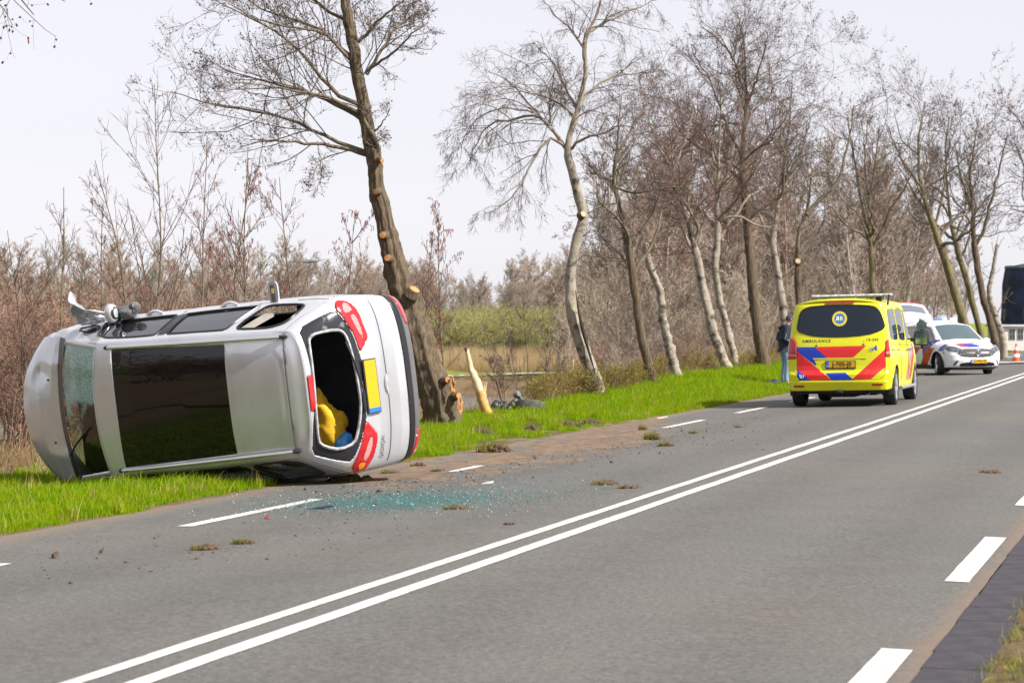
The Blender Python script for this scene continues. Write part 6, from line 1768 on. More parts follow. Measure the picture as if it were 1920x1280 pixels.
SAP = [  # label, x, top y, depth, lean, branches, spread, stems, catkins
 ('tallest young tree with straight stem and upswept branches behind the wrecked car', 287, 165, 35, 0.0, 26, .40, 1, 60),
 ('slender sapling just right of the tallest young tree behind the wreck', 366, 262, 36, -.01, 22, .30, 1, 90),
 ('sapling with dangling catkins behind the middle of the overturned car', 425, 305, 36.5, 0.0, 20, .32, 1, 260),
 ('upright sapling with thin stem left of the street lamp head', 464, 275, 37, 0.0, 20, .34, 1, 220),
 ('fan shaped young tree right of the street lamp, behind the car rear', 548, 335, 38, 0.02, 20, .36, 1, 120),
 ('leaning young tree behind the crumpled front wing', 240, 300, 34, -.06, 18, .40, 1, 40),
 ('small sapling with a mossy stem left of the crumpled wing', 116, 350, 33, 0.0, 18, .34, 1, 0),
 ('reddish bushy sapling at the left edge of the view', 15, 345, 31, 0.05, 18, .45, 2, 0),
 ('low young tree between bonnet and left edge of the view', 70, 420, 30, -.03, 16, .42, 2, 0),
 ('thin sapling behind the front of the car roof', 205, 380, 37, 0.02, 16, .36, 1, 40),
 ('young tree with hanging catkins left of the big leaning alder', 640, 420, 43, 0.0, 18, .42, 1, 420),
 ('young alder full of red catkins right of the big leaning alder', 838, 395, 46, 0.0, 20, .34, 1, 420),
 ('catkin hung sapling close behind the big leaning alder', 785, 430, 45, 0.03, 18, .36, 1, 360),
 ('many stemmed shrub standing in front of the pond by the axle debris', 1040, 560, 54, -.04, 10, .34, 5, 20),
 ('thin upright stems left of the leftmost birch', 985, 540, 55, -.02, 12, .32, 3, 0),
 ('slim stems between leftmost birch and the brown alder', 1145, 470, 60, -.05, 12, .34, 4, 0),
 ('slim stems just right of the brown alder base', 1200, 480, 63, -.03, 12, .34, 4, 0),
 ('thin grey sapling between birch snag and leaning birch pair', 1300, 470, 70, 0.0, 14, .34, 3, 0),
 ('thin straight sapling between birch pair and dark alder', 1398, 520, 73, .0, 14, .30, 2, 0),
 ('bushy stems between the pond shrub and the peeled stump', 945, 600, 50, .03, 10, .36, 4, 60),
]
for (lb, px, pt, Z, ln, nb, spd, st, ck) in SAP:
    sapling(lb, px, pt, Z, ln, nb, spd, st, ck, r0=0.022 if st == 1 else 0.015, m_twig='twig_red' if px < 700 else 'twig', name='sapling' if st < 3 else 'shrub', tw=0.0034 if Z < 40 else 0.0045, m_stem=M['bark_moss'] if px in (116,) else None)
# ------------------------------------------------------------------ ground cover and scrub: nobody could count these
def scatter(name, pts, rots, scl, templates, label=None):
    """one 'stuff' object whose points carry instances of the template meshes"""
    n = len(pts)
    me = bpy.data.meshes.new(name); me.vertices.add(n); me.vertices.foreach_set('co', np.asarray(pts, np.float32).ravel())
    a = me.attributes.new('rot', 'FLOAT_VECTOR', 'POINT'); a.data.foreach_set('vector', np.asarray(rots, np.float32).ravel())
    a = me.attributes.new('scl', 'FLOAT', 'POINT'); a.data.foreach_set('value', np.asarray(scl, np.float32))
    a = me.attributes.new('pick', 'INT', 'POINT'); a.data.foreach_set('value', rng.integers(0, len(templates), n).astype(np.int32))
    o = bpy.data.objects.new(name, me); COL.objects.link(o)
    coll = bpy.data.collections.new(name + ' pieces')
    for t in templates: coll.objects.link(t)
    ng = bpy.data.node_groups.new(name, 'GeometryNodeTree')
    ng.interface.new_socket('Geometry', in_out='INPUT', socket_type='NodeSocketGeometry'); ng.interface.new_socket('Geometry', in_out='OUTPUT', socket_type='NodeSocketGeometry')
    gi = ng.nodes.new('NodeGroupInput'); go = ng.nodes.new('NodeGroupOutput')
    ci = ng.nodes.new('GeometryNodeCollectionInfo'); ci.inputs['Collection'].default_value = coll; ci.inputs['Separate Children'].default_value = True; ci.inputs['Reset Children'].default_value = True
    ip = ng.nodes.new('GeometryNodeInstanceOnPoints'); ip.inputs['Pick Instance'].default_value = True
    def attr(nm, tp):
        k = ng.nodes.new('GeometryNodeInputNamedAttribute'); k.data_type = tp; k.inputs['Name'].default_value = nm; return k.outputs['Attribute']
    er = ng.nodes.new('FunctionNodeEulerToRotation')
    ng.links.new(attr('rot', 'FLOAT_VECTOR'), er.inputs[0]); ng.links.new(er.outputs[0], ip.inputs['Rotation'])
    ng.links.new(attr('scl', 'FLOAT'), ip.inputs['Scale']); ng.links.new(attr('pick', 'INT'), ip.inputs['Instance Index'])
    ng.links.new(gi.outputs[0], ip.inputs['Points']); ng.links.new(ci.outputs[0], ip.inputs['Instance']); ng.links.new(ip.outputs[0], go.inputs[0])
    md = o.modifiers.new('scatter', 'NODES'); md.node_group = ng
    return tag(o, label, kind='stuff')
def template(name, V, F, m):
    me = np_mesh(name, V, F, True); me.materials.append(m)
    return bpy.data.objects.new(name, me)
def leaf_mat(name, c1, c2, patch_c=None, trans=0.35, rough=0.6):
    m, nt, b = new_mat(name)
    oi = N(nt, 'ShaderNodeObjectInfo'); geo = N(nt, 'ShaderNodeNewGeometry')
    nz = noise_n(nt, geo.outputs['Position'], 1.3, 4, 0.6)
    c = mixc(nt, oi.outputs['Random'], c1, c2)
    if patch_c: c = mixc(nt, mrange(nt, nz, 0.50, 0.70, 0, 0.75), c, patch_c)
    nt.links.new(c, b.inputs['Base Color']); b.inputs['Roughness'].default_value = rough; b.inputs['Specular IOR Level'].default_value = 0.12
    tr = N(nt, 'ShaderNodeBsdfTranslucent'); nt.links.new(c, tr.inputs[0])
    mx = N(nt, 'ShaderNodeMixShader'); mx.inputs[0].default_value = trans
    out = nt.nodes['Material Output']
    nt.links.new(b.outputs[0], mx.inputs[1]); nt.links.new(tr.outputs[0], mx.inputs[2]); nt.links.new(mx.outputs[0], out.inputs[0])
    return m
def blades(n, rad, h0, h1, w, lean, seg=3):
    """n tapered bent blades"""
    a = rng.uniform(0, 2 * math.pi, n); r = rad * np.sqrt(rng.uniform(0, 1, n))
    base = np.stack([r * np.cos(a), r * np.sin(a), np.full(n, -0.02)], 1)
    h = rng.uniform(h0, h1, n); az = rng.uniform(0, 2 * math.pi, n); ln = np.abs(rng.normal(0, lean, n))
    d = np.stack([np.cos(az), np.sin(az), np.zeros(n)], 1); sd = np.stack([-np.sin(az + .6), np.cos(az + .6), np.zeros(n)], 1)
    V = []; F = []
    t = np.linspace(0, 1, seg + 1); ww = w * (1 - t ** 1.5) + 0.0006
    P = base[:, None, :] + d[:, None, :] * (ln[:, None] * h[:, None] * t[None] ** 2)[..., None] + np.array([0, 0, 1.0]) * (h[:, None] * (t - 0.25 * ln[:, None].clip(0, 1.5) * t ** 2))[..., None]
    L = P - sd[:, None, :] * ww[None, :, None] / 2; R = P + sd[:, None, :] * ww[None, :, None] / 2
    V = np.stack([L, R], 2).reshape(-1, 3)
    idx = np.arange(n * (seg + 1) * 2).reshape(n, seg + 1, 2)
    F = np.stack([idx[:, :-1, 0], idx[:, :-1, 1], idx[:, 1:, 1], idx[:, 1:, 0]], -1).reshape(-1, 4)
    return V, F
def bush(n, H, spread, r0, lv, tw, trop=0.05, wander=0.1, nc=(7, 5, 4), ang=38):
    az = rng.uniform(0, 2 * math.pi, n); out = np.abs(rng.normal(0, spread, n))
    d = np.stack([np.cos(az) * out, np.sin(az) * out, np.ones(n)], 1)
    st = np.stack([rng.normal(0, .12 * H / 3, n), rng.normal(0, .12 * H / 3, n), np.zeros(n)], 1)
    P, R = grow(st, d, H * rng.uniform(.6, 1.0, n), np.full(n, r0), 8, wander, trop, 0.3)
    VV = []; FF = []; off = 0; tips = []
    V, F = tubes(P, R, 4); VV.append(V); FF.append(F); off += len(V)
    for l in range(lv):
        s_, d_, ln, rr = spawn(P, R, nc[l], 0.15, 1.0, ang, 12, 0.42, 0.5, 0.5)
        P, R = grow(s_, d_, np.clip(ln, .08, 2), np.clip(rr, tw, r0 * .5), 4 if l == 0 else 3, wander * 1.3, trop, 0.6)
        V, F = tubes(P, R, 3); VV.append(V); FF.append(F + off); off += len(V); tips.append(P[:, -1])
    return np.concatenate(VV), np.concatenate(FF), np.concatenate(tips[-2:])
def leaflets(tips, size):
    n = len(tips); d = rng.normal(0, 1, (n, 3)); d /= np.linalg.norm(d, axis=1, keepdims=True); e = np.cross(d, rng.normal(0, 1, (n, 3))); e /= np.linalg.norm(e, axis=1, keepdims=True)
    s = size * rng.uniform(.6, 1.3, (n, 1))
    V = np.stack([tips, tips + d * s * .5 + e * s * .3, tips + d * s, tips + d * s * .5 - e * s * .3], 1).reshape(-1, 3)
    return V, np.arange(n * 4).reshape(n, 4)
def to_px(x, y, z): return 960 + FPX * x / y, HY - (z - CAM_H) * FPX / y
CAR_I = CAR_M.inverted()
def rots_z(n, tilt=0.1): return np.stack([rng.normal(0, tilt, n), rng.normal(0, tilt, n), rng.uniform(0, 2 * math.pi, n)], 1)
DIRT = poly_sdf([(660, 915), (735, 890), (800, 866), (905, 848), (1000, 824), (1100, 802), (1190, 789), (1240, 792), (1215, 822), (1100, 848), (960, 872), (800, 898)])

# torn clods lie where the turf was ripped open: no grass stands in those places
BARE = [(928, 838, 66, 24), (908, 808, 48, 16), (996, 801, 46, 16), (1064, 795, 30, 15), (1085, 796, 24, 10), (1108, 790, 38, 12), (1035, 812, 30, 8), (960, 822, 34, 8)]
# --- verge grass
g_m = leaf_mat('fresh verge grass', (0.13, 0.25, 0.001), (0.25, 0.36, 0.002), (0.30, 0.30, 0.003), 0.4)
g_dry = leaf_mat('dry straw grass', (0.26, 0.21, 0.05), (0.38, 0.31, 0.10), None, 0.25)
GT = [template('grass tuft', *blades(34, 0.10, 0.05, 0.13, 0.0075, 0.5), g_m), template('grass tuft', *blades(30, 0.10, 0.06, 0.17, 0.008, 0.6), g_m), template('grass tuft', *blades(26, 0.09, 0.07, 0.21, 0.008, 0.45), g_m), template('grass tuft', *blades(34, 0.11, 0.04, 0.10, 0.008, 0.7), g_m)]
GT2 = [template('straw tuft', *blades(12, 0.08, 0.08, 0.22, 0.006, 0.6), g_dry)]
def verge_points(n, s0, s1, q0, q1, power=1.0):
    s = s0 + (s1 - s0) * rng.uniform(0, 1, n) ** power; q = rng.uniform(q0, q1, n)
    x, y = road_xy(s, q); z = ground_z(s, q)
    px, py = to_px(x, y, z)
    keep = (px > -150) & (px < 2050) & (y > 5)
    P = np.stack([x, y, np.ones_like(x) * z], 1)[keep]; px = px[keep]; py = py[keep]; q = q[keep]; s = s[keep]
    return P, px, py, s, q
P, px, py, s, q = verge_points(60000, 12, 125, Q_LE + 0.00, 13.3, 1.7)
edge = Q_LE + 0.10 + 0.30 * fbm(s * 1.1, s * 0, 77, 4)
loc = np.array([CAR_I @ Vector(p) for p in P])
incar = (loc[:, 0] > 0.2) & (loc[:, 0] < 4.2) & (loc[:, 2] > 0.1) & (loc[:, 2] < 1.30)
dirt = DIRT(px, py) < rng.normal(0, 6, len(px))
crest_fade = rng.uniform(0, 1, len(px)) < 1 - sstep(11.8, 13.2, q)
bare = np.zeros(len(px), bool)
for bx, by, bw, bh in BARE: bare |= ((px - bx) / (bw * .62)) ** 2 + ((py - by) / (bh * .75)) ** 2 < rng.uniform(.6, 1.3, len(px))
keep = (q > edge) & ~incar & ~dirt & crest_fade & ~bare
P = P[keep]; q = q[keep]; s = s[keep]
clump = 0.75 + 1.1 * fbm(s * 0.9, q * 0.9, 41) + 0.25 * sstep(0.1, 1.0, q - Q_LE)
print('grass tufts', len(P))
scatter('grass', P, rots_z(len(P), .12), clump * rng.uniform(.75, 1.25, len(P)) * (0.78 + 0.45 * sstep(26, 80, P[:, 1])), GT, 'bright green grass of the verge')
k = rng.choice(len(P), 2200, False); scatter('straw', P[k], rots_z(len(k), .2), rng.uniform(.6, 1.3, len(k)), GT2, 'dry straw blades among the verge grass')
# near corner, right of the edge tiles
P, px, py, s, q = verge_points(9000, 6, 30, -1.2, 0.90, 1.0)
ok = rng.uniform(0, 1, len(P)) < 0.45 + 0.5 * sstep(.45, .62, vnoise(s * 2.2, q * 2.2, 3))
scatter('corner_grass', P[ok], rots_z(ok.sum(), .3), rng.uniform(.3, .75, ok.sum()), [template('short tuft', *blades(22, .07, .03, .12, .006, .9), leaf_mat('mossy corner grass', (0.08, 0.12, 0.01), (0.17, 0.19, 0.02), (0.18, 0.13, 0.04), .3)), template('short straw', *blades(10, .07, .04, .14, .005, 1.0), g_dry)], 'short mossy grass in the near corner beside the tiles')

# --- bank: dry stalks, brambles with first leaves
bd_m = leaf_mat('dry bank stalks', (0.20, 0.135, 0.07), (0.34, 0.25, 0.13), None, .2)
DT = [template('bank tuft', *blades(26, 0.16, 0.15, 0.45, 0.008, 0.8, 3), bd_m), template('bank tuft', *blades(20, 0.14, 0.25, 0.65, 0.008, 0.5, 3), bd_m)]
s = rng.uniform(14, 130, 5200); q = rng.uniform(12.0, 17.5, 5200); x, y = road_xy(s, q); z = ground_z(s, q)
ok = (z > WATER_Z + .05) & ((to_px(x, y, z)[0] < 840) | (to_px(x, y, z)[0] > 1015) | (q < 12.9)) & (to_px(x, y, z)[0] > -250) & (to_px(x, y, z)[0] < 2100) & (rng.uniform(0, 1, len(s)) < sstep(11.9, 12.9, q))
scatter('dry_bank_grass', np.stack([x, y, z], 1)[ok], rots_z(ok.sum(), .2), rng.uniform(.5, 1.0, ok.sum()), DT, 'dry brown stalks on the bank')
br_st = leaf_mat('bramble stems', (0.13, 0.085, 0.05), (0.20, 0.13, 0.08), None, 0.05); br_lf = leaf_mat('bramble leaves', (0.20, 0.22, 0.02), (0.34, 0.29, 0.03), (0.28, 0.17, 0.04), .35)
BT = []
for i in range(3):
    V, F, tp = bush(16, .75, .75, .006, 2, .0035, -.03, .16, (6, 4))
    tp = tp[rng.uniform(0, 1, len(tp)) < .75]; Vl, Fl = leaflets(tp, .042)
    me = np_mesh('bramble', np.concatenate([V, Vl]), np.concatenate([F, Fl + len(V)]), True); me.materials.append(br_st); me.materials.append(br_lf)
    mi = np.zeros(len(me.polygons), np.int32); mi[len(F):] = 1; me.polygons.foreach_set('material_index', mi)
    BT.append(bpy.data.objects.new('bramble', me))
s = rng.uniform(44, 100, 700); q = rng.uniform(12.1, 15.2, 700); x, y = road_xy(s, q); z = ground_z(s, q)
pxs = to_px(x, y, z)[0]
ok = (z > WATER_Z + .1) & (pxs > 990) & (pxs < 1480) & (rng.uniform(0, 1, 700) < np.where((pxs > 1000) & (pxs < 1260), .75, .20))
scatter('brambles', np.stack([x, y, z - .03], 1)[ok], rots_z(ok.sum(), .15), rng.uniform(.45, 1.0, ok.sum()), BT, 'low brambles with first yellow green leaves on the bank')

# --- leafless scrub behind the verge
tb1 = leaf_mat('brown scrub twigs', (0.21, 0.13, 0.098), (0.31, 0.20, 0.15), (0.26, 0.20, 0.12), 0.0, .85)
tb2 = leaf_mat('grey brown scrub twigs', (0.27, 0.215, 0.175), (0.40, 0.325, 0.265), (0.33, 0.30, 0.18), 0.0, .85)
ST = [template('scrub', *bush(13, 3.0, .33, .016, 3, .0055, .03, .12, (9, 6, 3))[:2], tb1) for i in range(4)]
ST2 = [template('scrub', *bush(10, 3.0, .22, .018, 3, .0060, .05, .09, (8, 5, 3), 34)[:2], tb2) for i in range(4)]
def in_xy(n, x0, x1, y0, y1, fan=True):
    y = rng.uniform(y0, y1, n); 
    x = (rng.uniform(x0, x1, n) - 960) / FPX * y if fan else rng.uniform(x0, x1, n)
    s, q = sq_of(x, y); return x, y, ground_z(s, q), s, q
x, y, z, s, q = in_xy(170, -350, 620, 38, 60)
ok = (q > 13.6) & (z > WATER_Z - .1)
hs = rng.uniform(.65, 1.15, len(x)) * np.interp(to_px(x, y, z)[0], [0, 120, 400, 620], [.95, .98, .75, .62])
scatter('scrub', np.stack([x, y, z - .05], 1)[ok], rots_z(ok.sum(), .1), hs[ok], ST, 'dense leafless brown scrub behind the wrecked car')
x, y, z, s, q = in_xy(160, 1060, 2050, 80, 135)
ok = (q > 15.0) & (z > WATER_Z)
scatter('scrub', np.stack([x, y, z - .05], 1)[ok], rots_z(ok.sum(), .1), (rng.uniform(.8, 1.5, len(x)))[ok], ST2, 'leafless thicket behind the roadside trees')
# low undergrowth on the near part of the bank between the trunks
x, y, z, s, q = in_xy(150, 1040, 1500, 56, 90)
ok = (q > 13.2) & (q < 22) & (z > WATER_Z)
scatter('undergrowth', np.stack([x, y, z - .05], 1)[ok], rots_z(ok.sum(), .2), (rng.uniform(.22, .5, len(x)))[ok], ST + ST2, 'low twiggy undergrowth between the trunks')
# left side out of view, seen in the car's glass
x, y, z, s, q = in_xy(160, -34, -14, 0, 40, False)
ok = (q > 14) & (z > WATER_Z - .2) 
scatter('scrub', np.stack([x, y, z - .05], 1)[ok], rots_z(ok.sum(), .1), (rng.uniform(.8, 1.4, len(x)))[ok], ST, 'scrub around the pond left of the view')

# --- reeds, willow scrub and the wood beyond the pond
rd_m = leaf_mat('golden reed', (0.36, 0.26, 0.14), (0.48, 0.36, 0.21), None, .3)
RT = [template('reed tuft', *blades(70, .45, .7, 1.35, .012, .12, 2), rd_m) for i in range(2)]
x, y, z, s, q = in_xy(1500, 560, 1180, 95, 113)
scatter('reeds', np.stack([x, y, z], 1), rots_z(len(x), .05), rng.uniform(.35, .75, len(x)), RT, 'golden reed bed beyond the pond')
x, y, z, s, q = in_xy(500, -200, 1300, 82.0, 86.5)
ok = z > WATER_Z - .3
scatter('reeds', np.stack([x, y, np.maximum(z, WATER_Z)], 1)[ok], rots_z(ok.sum(), .15), rng.uniform(.15, .34, ok.sum()), [template('bank reed', *blades(60, .5, .5, 1.1, .012, .35, 2), leaf_mat('brown bank reed', (0.24, 0.14, 0.08), (0.36, 0.24, 0.12), (0.20, 0.2, 0.05), .2))], 'brown sedge along the far pond bank')
wl_m = leaf_mat('willow twigs', (0.28, 0.27, 0.11), (0.38, 0.36, 0.15), (0.30, 0.25, 0.15), .1, .8)
WT = [template('willow', *bush(20, 2.4, .35, .012, 3, .010, .05, .10, (8, 5, 3))[:2], wl_m) for i in range(2)]
x, y, z, s, q = in_xy(330, 520, 1180, 113, 138)
scatter('willow_scrub', np.stack([x, y, z - .1], 1), rots_z(len(x), .1), rng.uniform(.75, 1.15, len(x)), WT, 'pale green willow scrub beyond the reeds')
def far_tree(H, tw, m, n_l=26):
    P, R = grow(np.zeros((1, 3)), np.array([[0.02, 0, 1.0]]), np.array([H]), np.array([H * .014]), 14, .03, .02, .15)
    VV = []; FF = []; off = 0
    V, F = tubes(P, R, 5); VV.append(V); FF.append(F); off += len(V)
    for (nc, lf, lt, an, tr) in ((n_l, .36, .55, 34, .08), (9, .45, .4, 32, .05), (6, .5, .3, 34, .03)):
        st, d, ln, rr = spawn(P, R, nc, .18, 1.0, an, 9, lf, lt, .42); P, R = grow(st, d, np.clip(ln, .2, 5), np.clip(rr, tw, H * .006), 4, .09, tr, .5)
        V, F = tubes(P, R, 3); VV.append(V); FF.append(F + off); off += len(V)
    return template('far tree', np.concatenate(VV), np.concatenate(FF), m)
fw1 = leaf_mat('far brown crowns', (0.26, 0.19, 0.16), (0.35, 0.26, 0.215), (0.31, 0.215, 0.17), 0, .9); fw2 = leaf_mat('far grey crowns', (0.25, 0.205, 0.18), (0.33, 0.28, 0.25), (0.28, 0.25, 0.17), 0, .9)
FT = [far_tree(9, .016, fw1), far_tree(9, .016, fw2), far_tree(9, .016, fw1, 34), far_tree(9, .016, fw2, 30)]
x, y, z, s, q = in_xy(560, -200, 2150, 150, 260)
pxx = to_px(x, y, z)[0]
Hs = np.interp(pxx, [0, 500, 640, 760, 900, 1000, 1300, 1700, 1850, 1950], [.5, .55, .70, .64, .55, .72, 1.0, 1.1, .7, .3]) * (y / 200) * rng.uniform(.75, 1.1, len(x))
ok = q > 22
scatter('far_wood', np.stack([x, y, z - .1], 1)[ok], rots_z(ok.sum(), .03), Hs[ok], FT, 'leafless wood beyond the pond')
x, y, z, s, q = in_xy(70, -250, 600, 95, 140)
scatter('far_wood', np.stack([x, y, z - .1], 1), rots_z(len(x), .03), rng.uniform(.42, .62, len(x)), FT, 'leafless brown wood far behind the wrecked car')
x, y, z, s, q = in_xy(85, 1120, 2050, 105, 160)
ok = q > 16
scatter('far_wood', np.stack([x, y, z - .1], 1)[ok], rots_z(ok.sum(), .05), (rng.uniform(.65, 1.25, len(x)) * y / 130)[ok], FT, 'leafless wood closing the view behind the roadside trees')
# --- other side of the road, behind the camera: what the glass mirrors
x, y, z, s, q = in_xy(60, -80, -30, -50, 30, False)
scatter('far_wood', np.stack([x, y, z - .1], 1), rots_z(len(x), .05), rng.uniform(.6, 1.0, len(x)), FT, 'bare trees left of the view beyond the pond')
# ------------------------------------------------------------------ the man beside the ambulance
def skin_obj(name, pts, edges, rad, m, parent, root_i=0, sub=2):
    me = bpy.data.meshes.new(name); me.from_pydata([tuple(p) for p in pts], edges, [])
    o = bpy.data.objects.new(name, me); link(o, parent)
    md = o.modifiers.new('skin', 'SKIN'); md.use_smooth_shade = True
    if not me.skin_vertices: 
        return o
    for i, sv in enumerate(me.skin_vertices[0].data):
        r = rad[i]; sv.radius = (r, r) if np.isscalar(r) else r; sv.use_root = (i == root_i)
    sb = o.modifiers.new('smooth', 'SUBSURF'); sb.levels = sub; sb.render_levels = sub
    me.materials.append(m)
    return o
def build_person(px, py):
    g = ground_at(px, py); H = 1.0
    root = empty('person', (g[0], g[1], g[2]), math.radians(12))
    tag(root, 'man in dark hoodie and light blue jeans looking down beside the ambulance', 'person')
    skin_m = mat('skin', (0.42, 0.22, 0.15), 0.55, var=0.06, scale=20)
    P = [(0, 0, .95), (0, 0, 1.15), (.02, 0, 1.36), (.055, 0, 1.50), (.085, 0, 1.565), (.13, 0, 1.635), (.15, 0, 1.70)]
    R = [.13, .12, .125, .055, .06, .088, .07]
    E_ = [(i, i + 1) for i in range(6)]
    def chain(start, pts, rs):
        prev = start
        for p, r in zip(pts, rs):
            P.append(p); R.append(r); E_.append((prev, len(P) - 1)); prev = len(P) - 1
        return prev
    for s in (-1, 1):
        w = chain(2, [(.02, s * .18, 1.41), (-.08, s * .26, 1.20), (-.09, s * .265, 1.15), (.05, s * .20, 1.10), (.16, s * .13, 1.10), (.20, s * .115, 1.105)], [.06, .048, .045, .04, .028, .030])
        for k in range(5):
            oy = (k - 1.5) * .019
            if k < 4:
                L = (.070, .080, .076, .060)[k]
                chain(w, [(.235, s * .105 + oy * .4, 1.112 - oy), (.235 + L * .5, s * .095 + oy * .2, 1.118 - oy), (.235 + L * .75, s * .06, 1.115 - oy)], [.0095, .009, .008])
            else:
                chain(w, [(.215, s * .10, 1.14), (.245, s * .085, 1.155)], [.011, .009])
        chain(0, [(0, s * .10, .90), (.03, s * .11, .50), (.0, s * .12, .10), (.10, s * .13, .045), (.17, s * .135, .04)], [.085, .06, .042, .042, .035])
    skin_obj('body', P, E_, R, skin_m, root)
    navy = mat('dark navy cotton', (0.012, 0.018, 0.035), 0.9, var=0.35, scale=5, bump=0.3, bscale=25)
    hp = [(0, 0, .90), (0, 0, 1.0), (0, 0, 1.15), (.015, 0, 1.32), (.03, 0, 1.44), (.045, 0, 1.50)]; hr = [(.155, .17), (.165, .18), (.16, .18), (.165, .20), (.12, .15), (.085, .095)]
    he = [(i, i + 1) for i in range(5)]
    for s in (-1, 1):
        b0 = len(hp)
        for p, r in (((.01, s * .17, 1.42), .085), ((-.05, s * .245, 1.28), .070), ((-.10, s * .275, 1.15), .064), ((.03, s * .215, 1.095), .056), ((.12, s * .155, 1.095), .046)):
            hp.append(p); hr.append(r)
        he += [(4, b0), (b0, b0 + 1), (b0 + 1, b0 + 2), (b0 + 2, b0 + 3), (b0 + 3, b0 + 4)]
    hd = skin_obj('hoodie', hp, he, hr, navy, root, 1)
    MB().add(*tube([(-.075, -.09, 1.46), (-.11, 0, 1.43), (-.075, .09, 1.46), (.02, .10, 1.49), (.09, .05, 1.46), (.09, -.05, 1.46), (.02, -.10, 1.49), (-.075, -.09, 1.46)], .04, 8, False)).build('hood', navy, hd)
    for s in (-1, 1):   # pale piping on the sleeve
        MB().tube([(-.02, s * .262, 1.36), (-.085, s * .325, 1.24), (-.12, s * .335, 1.15)], .007, 5).tube([(-.06, s * .325, 1.135), (.05, s * .262, 1.10), (.12, s * .20, 1.10)], .010, 5).build('sleeve_stripe', mat('grey sleeve stripe', (.20, .21, .24), .8), hd)
    jean = mat('light blue denim', (0.15, 0.24, 0.35), 0.9, col2=(0.22, 0.32, 0.44), scale=4, bump=0.3, bscale=20)
    jp = [(0, 0, 1.0), (0, 0, .90)]; jr = [(.135, .16), (.14, .165)]; je = [(0, 1)]
    for s in (-1, 1):
        b0 = len(jp)
        for p, r in (((.0, s * .095, .82), .098), ((.025, s * .10, .66), .085), ((.03, s * .105, .48), .074), ((.0, s * .115, .28), .066), ((-.005, s * .12, .08), .064)): jp.append(p); jr.append(r)
        je += [(1, b0)] + [(b0 + i, b0 + i + 1) for i in range(4)]
    skin_obj('jeans', jp, je, jr, jean, root, 0)
    for s in (-1, 1):
        sh = MB()
        nu, nv = 14, 8; V = []; F = []
        for i in range(nv + 1):
            for j in range(nu):
                th, ph = math.pi * i / nv, 2 * math.pi * j / nu
                V.append((.07 + .15 * math.cos(th), s * .125 + .055 * math.sin(th) ** .7 * math.cos(ph), max(.004, .045 + .05 * math.sin(th) ** .7 * math.sin(ph) * (1.2 if math.cos(th) < 0 else .8))))
        for i in range(nv):
            for j in range(nu): F.append((i*nu+j, (i+1)*nu+j, (i+1)*nu+(j+1) % nu, i*nu+(j+1) % nu))
        sh.add(V, F); so = sh.build('shoe', M['black'], root)
        MB().box((-.07, s * .125 - .052, 0), (.20, s * .125 + .052, .018), .006).build('sole', M['letter_white'], so)
    # hair, ears, nose
    V = []; F = []; nu, nv = 20, 9
    for i in range(nv + 1):
        for j in range(nu):
            th, ph = (math.pi * .62) * i / nv, 2 * math.pi * j / nu
            d = np.array([math.sin(th) * math.cos(ph), math.sin(th) * math.sin(ph), math.cos(th)])
            if d[0] > .55 and d[2] < .45: d = d * .86
            V.append(np.array([.128, 0, 1.652]) + d * np.array([.112, .090, .112]))
    for i in range(nv):
        for j in range(nu): F.append((i*nu+j, (i+1)*nu+j, (i+1)*nu+(j+1) % nu, i*nu+(j+1) % nu))
    mk('hair', V, F, mat('short dark grey hair', (0.045, 0.042, 0.042), .9, var=.4, scale=60), root)
    MB().tube([(.215, 0, 1.66), (.245, 0, 1.63), (.225, 0, 1.615)], [.010, .016, .012], 6).tube([(.125, -.085, 1.655), (.12, -.098, 1.635), (.125, -.088, 1.60)], [.012, .016, .010], 6).tube([(.125, .085, 1.655), (.12, .098, 1.635), (.125, .088, 1.60)], [.012, .016, .010], 6).build('ears_and_nose', skin_m, root)
    return root
build_person(1472, 723)
# the dark phone in his hands
g = ground_at(1472, 723)
_c, _s = math.cos(math.radians(12)), math.sin(math.radians(12))
ph = MB().box((-.04, -.075, -.006), (.04, .075, .006), .004).build('phone', M['black'])
ph.location = (g[0] + .27 * _c, g[1] + .27 * _s, g[2] + 1.14); ph.rotation_euler = (0, -.7, math.radians(12)); tag(ph, 'dark phone held by the man beside the ambulance', 'phone')
p = ground_at(1449, 724)
crumple('dark_bag', (p[0], p[1], p[2] + .07), (.20, .13, .10), 14, mat('dark navy bag cloth', (.015, .020, .035), .8, var=.4, scale=8), 'crumpled dark bag lying in the grass at the man\'s feet', 'bag', .35, 24)

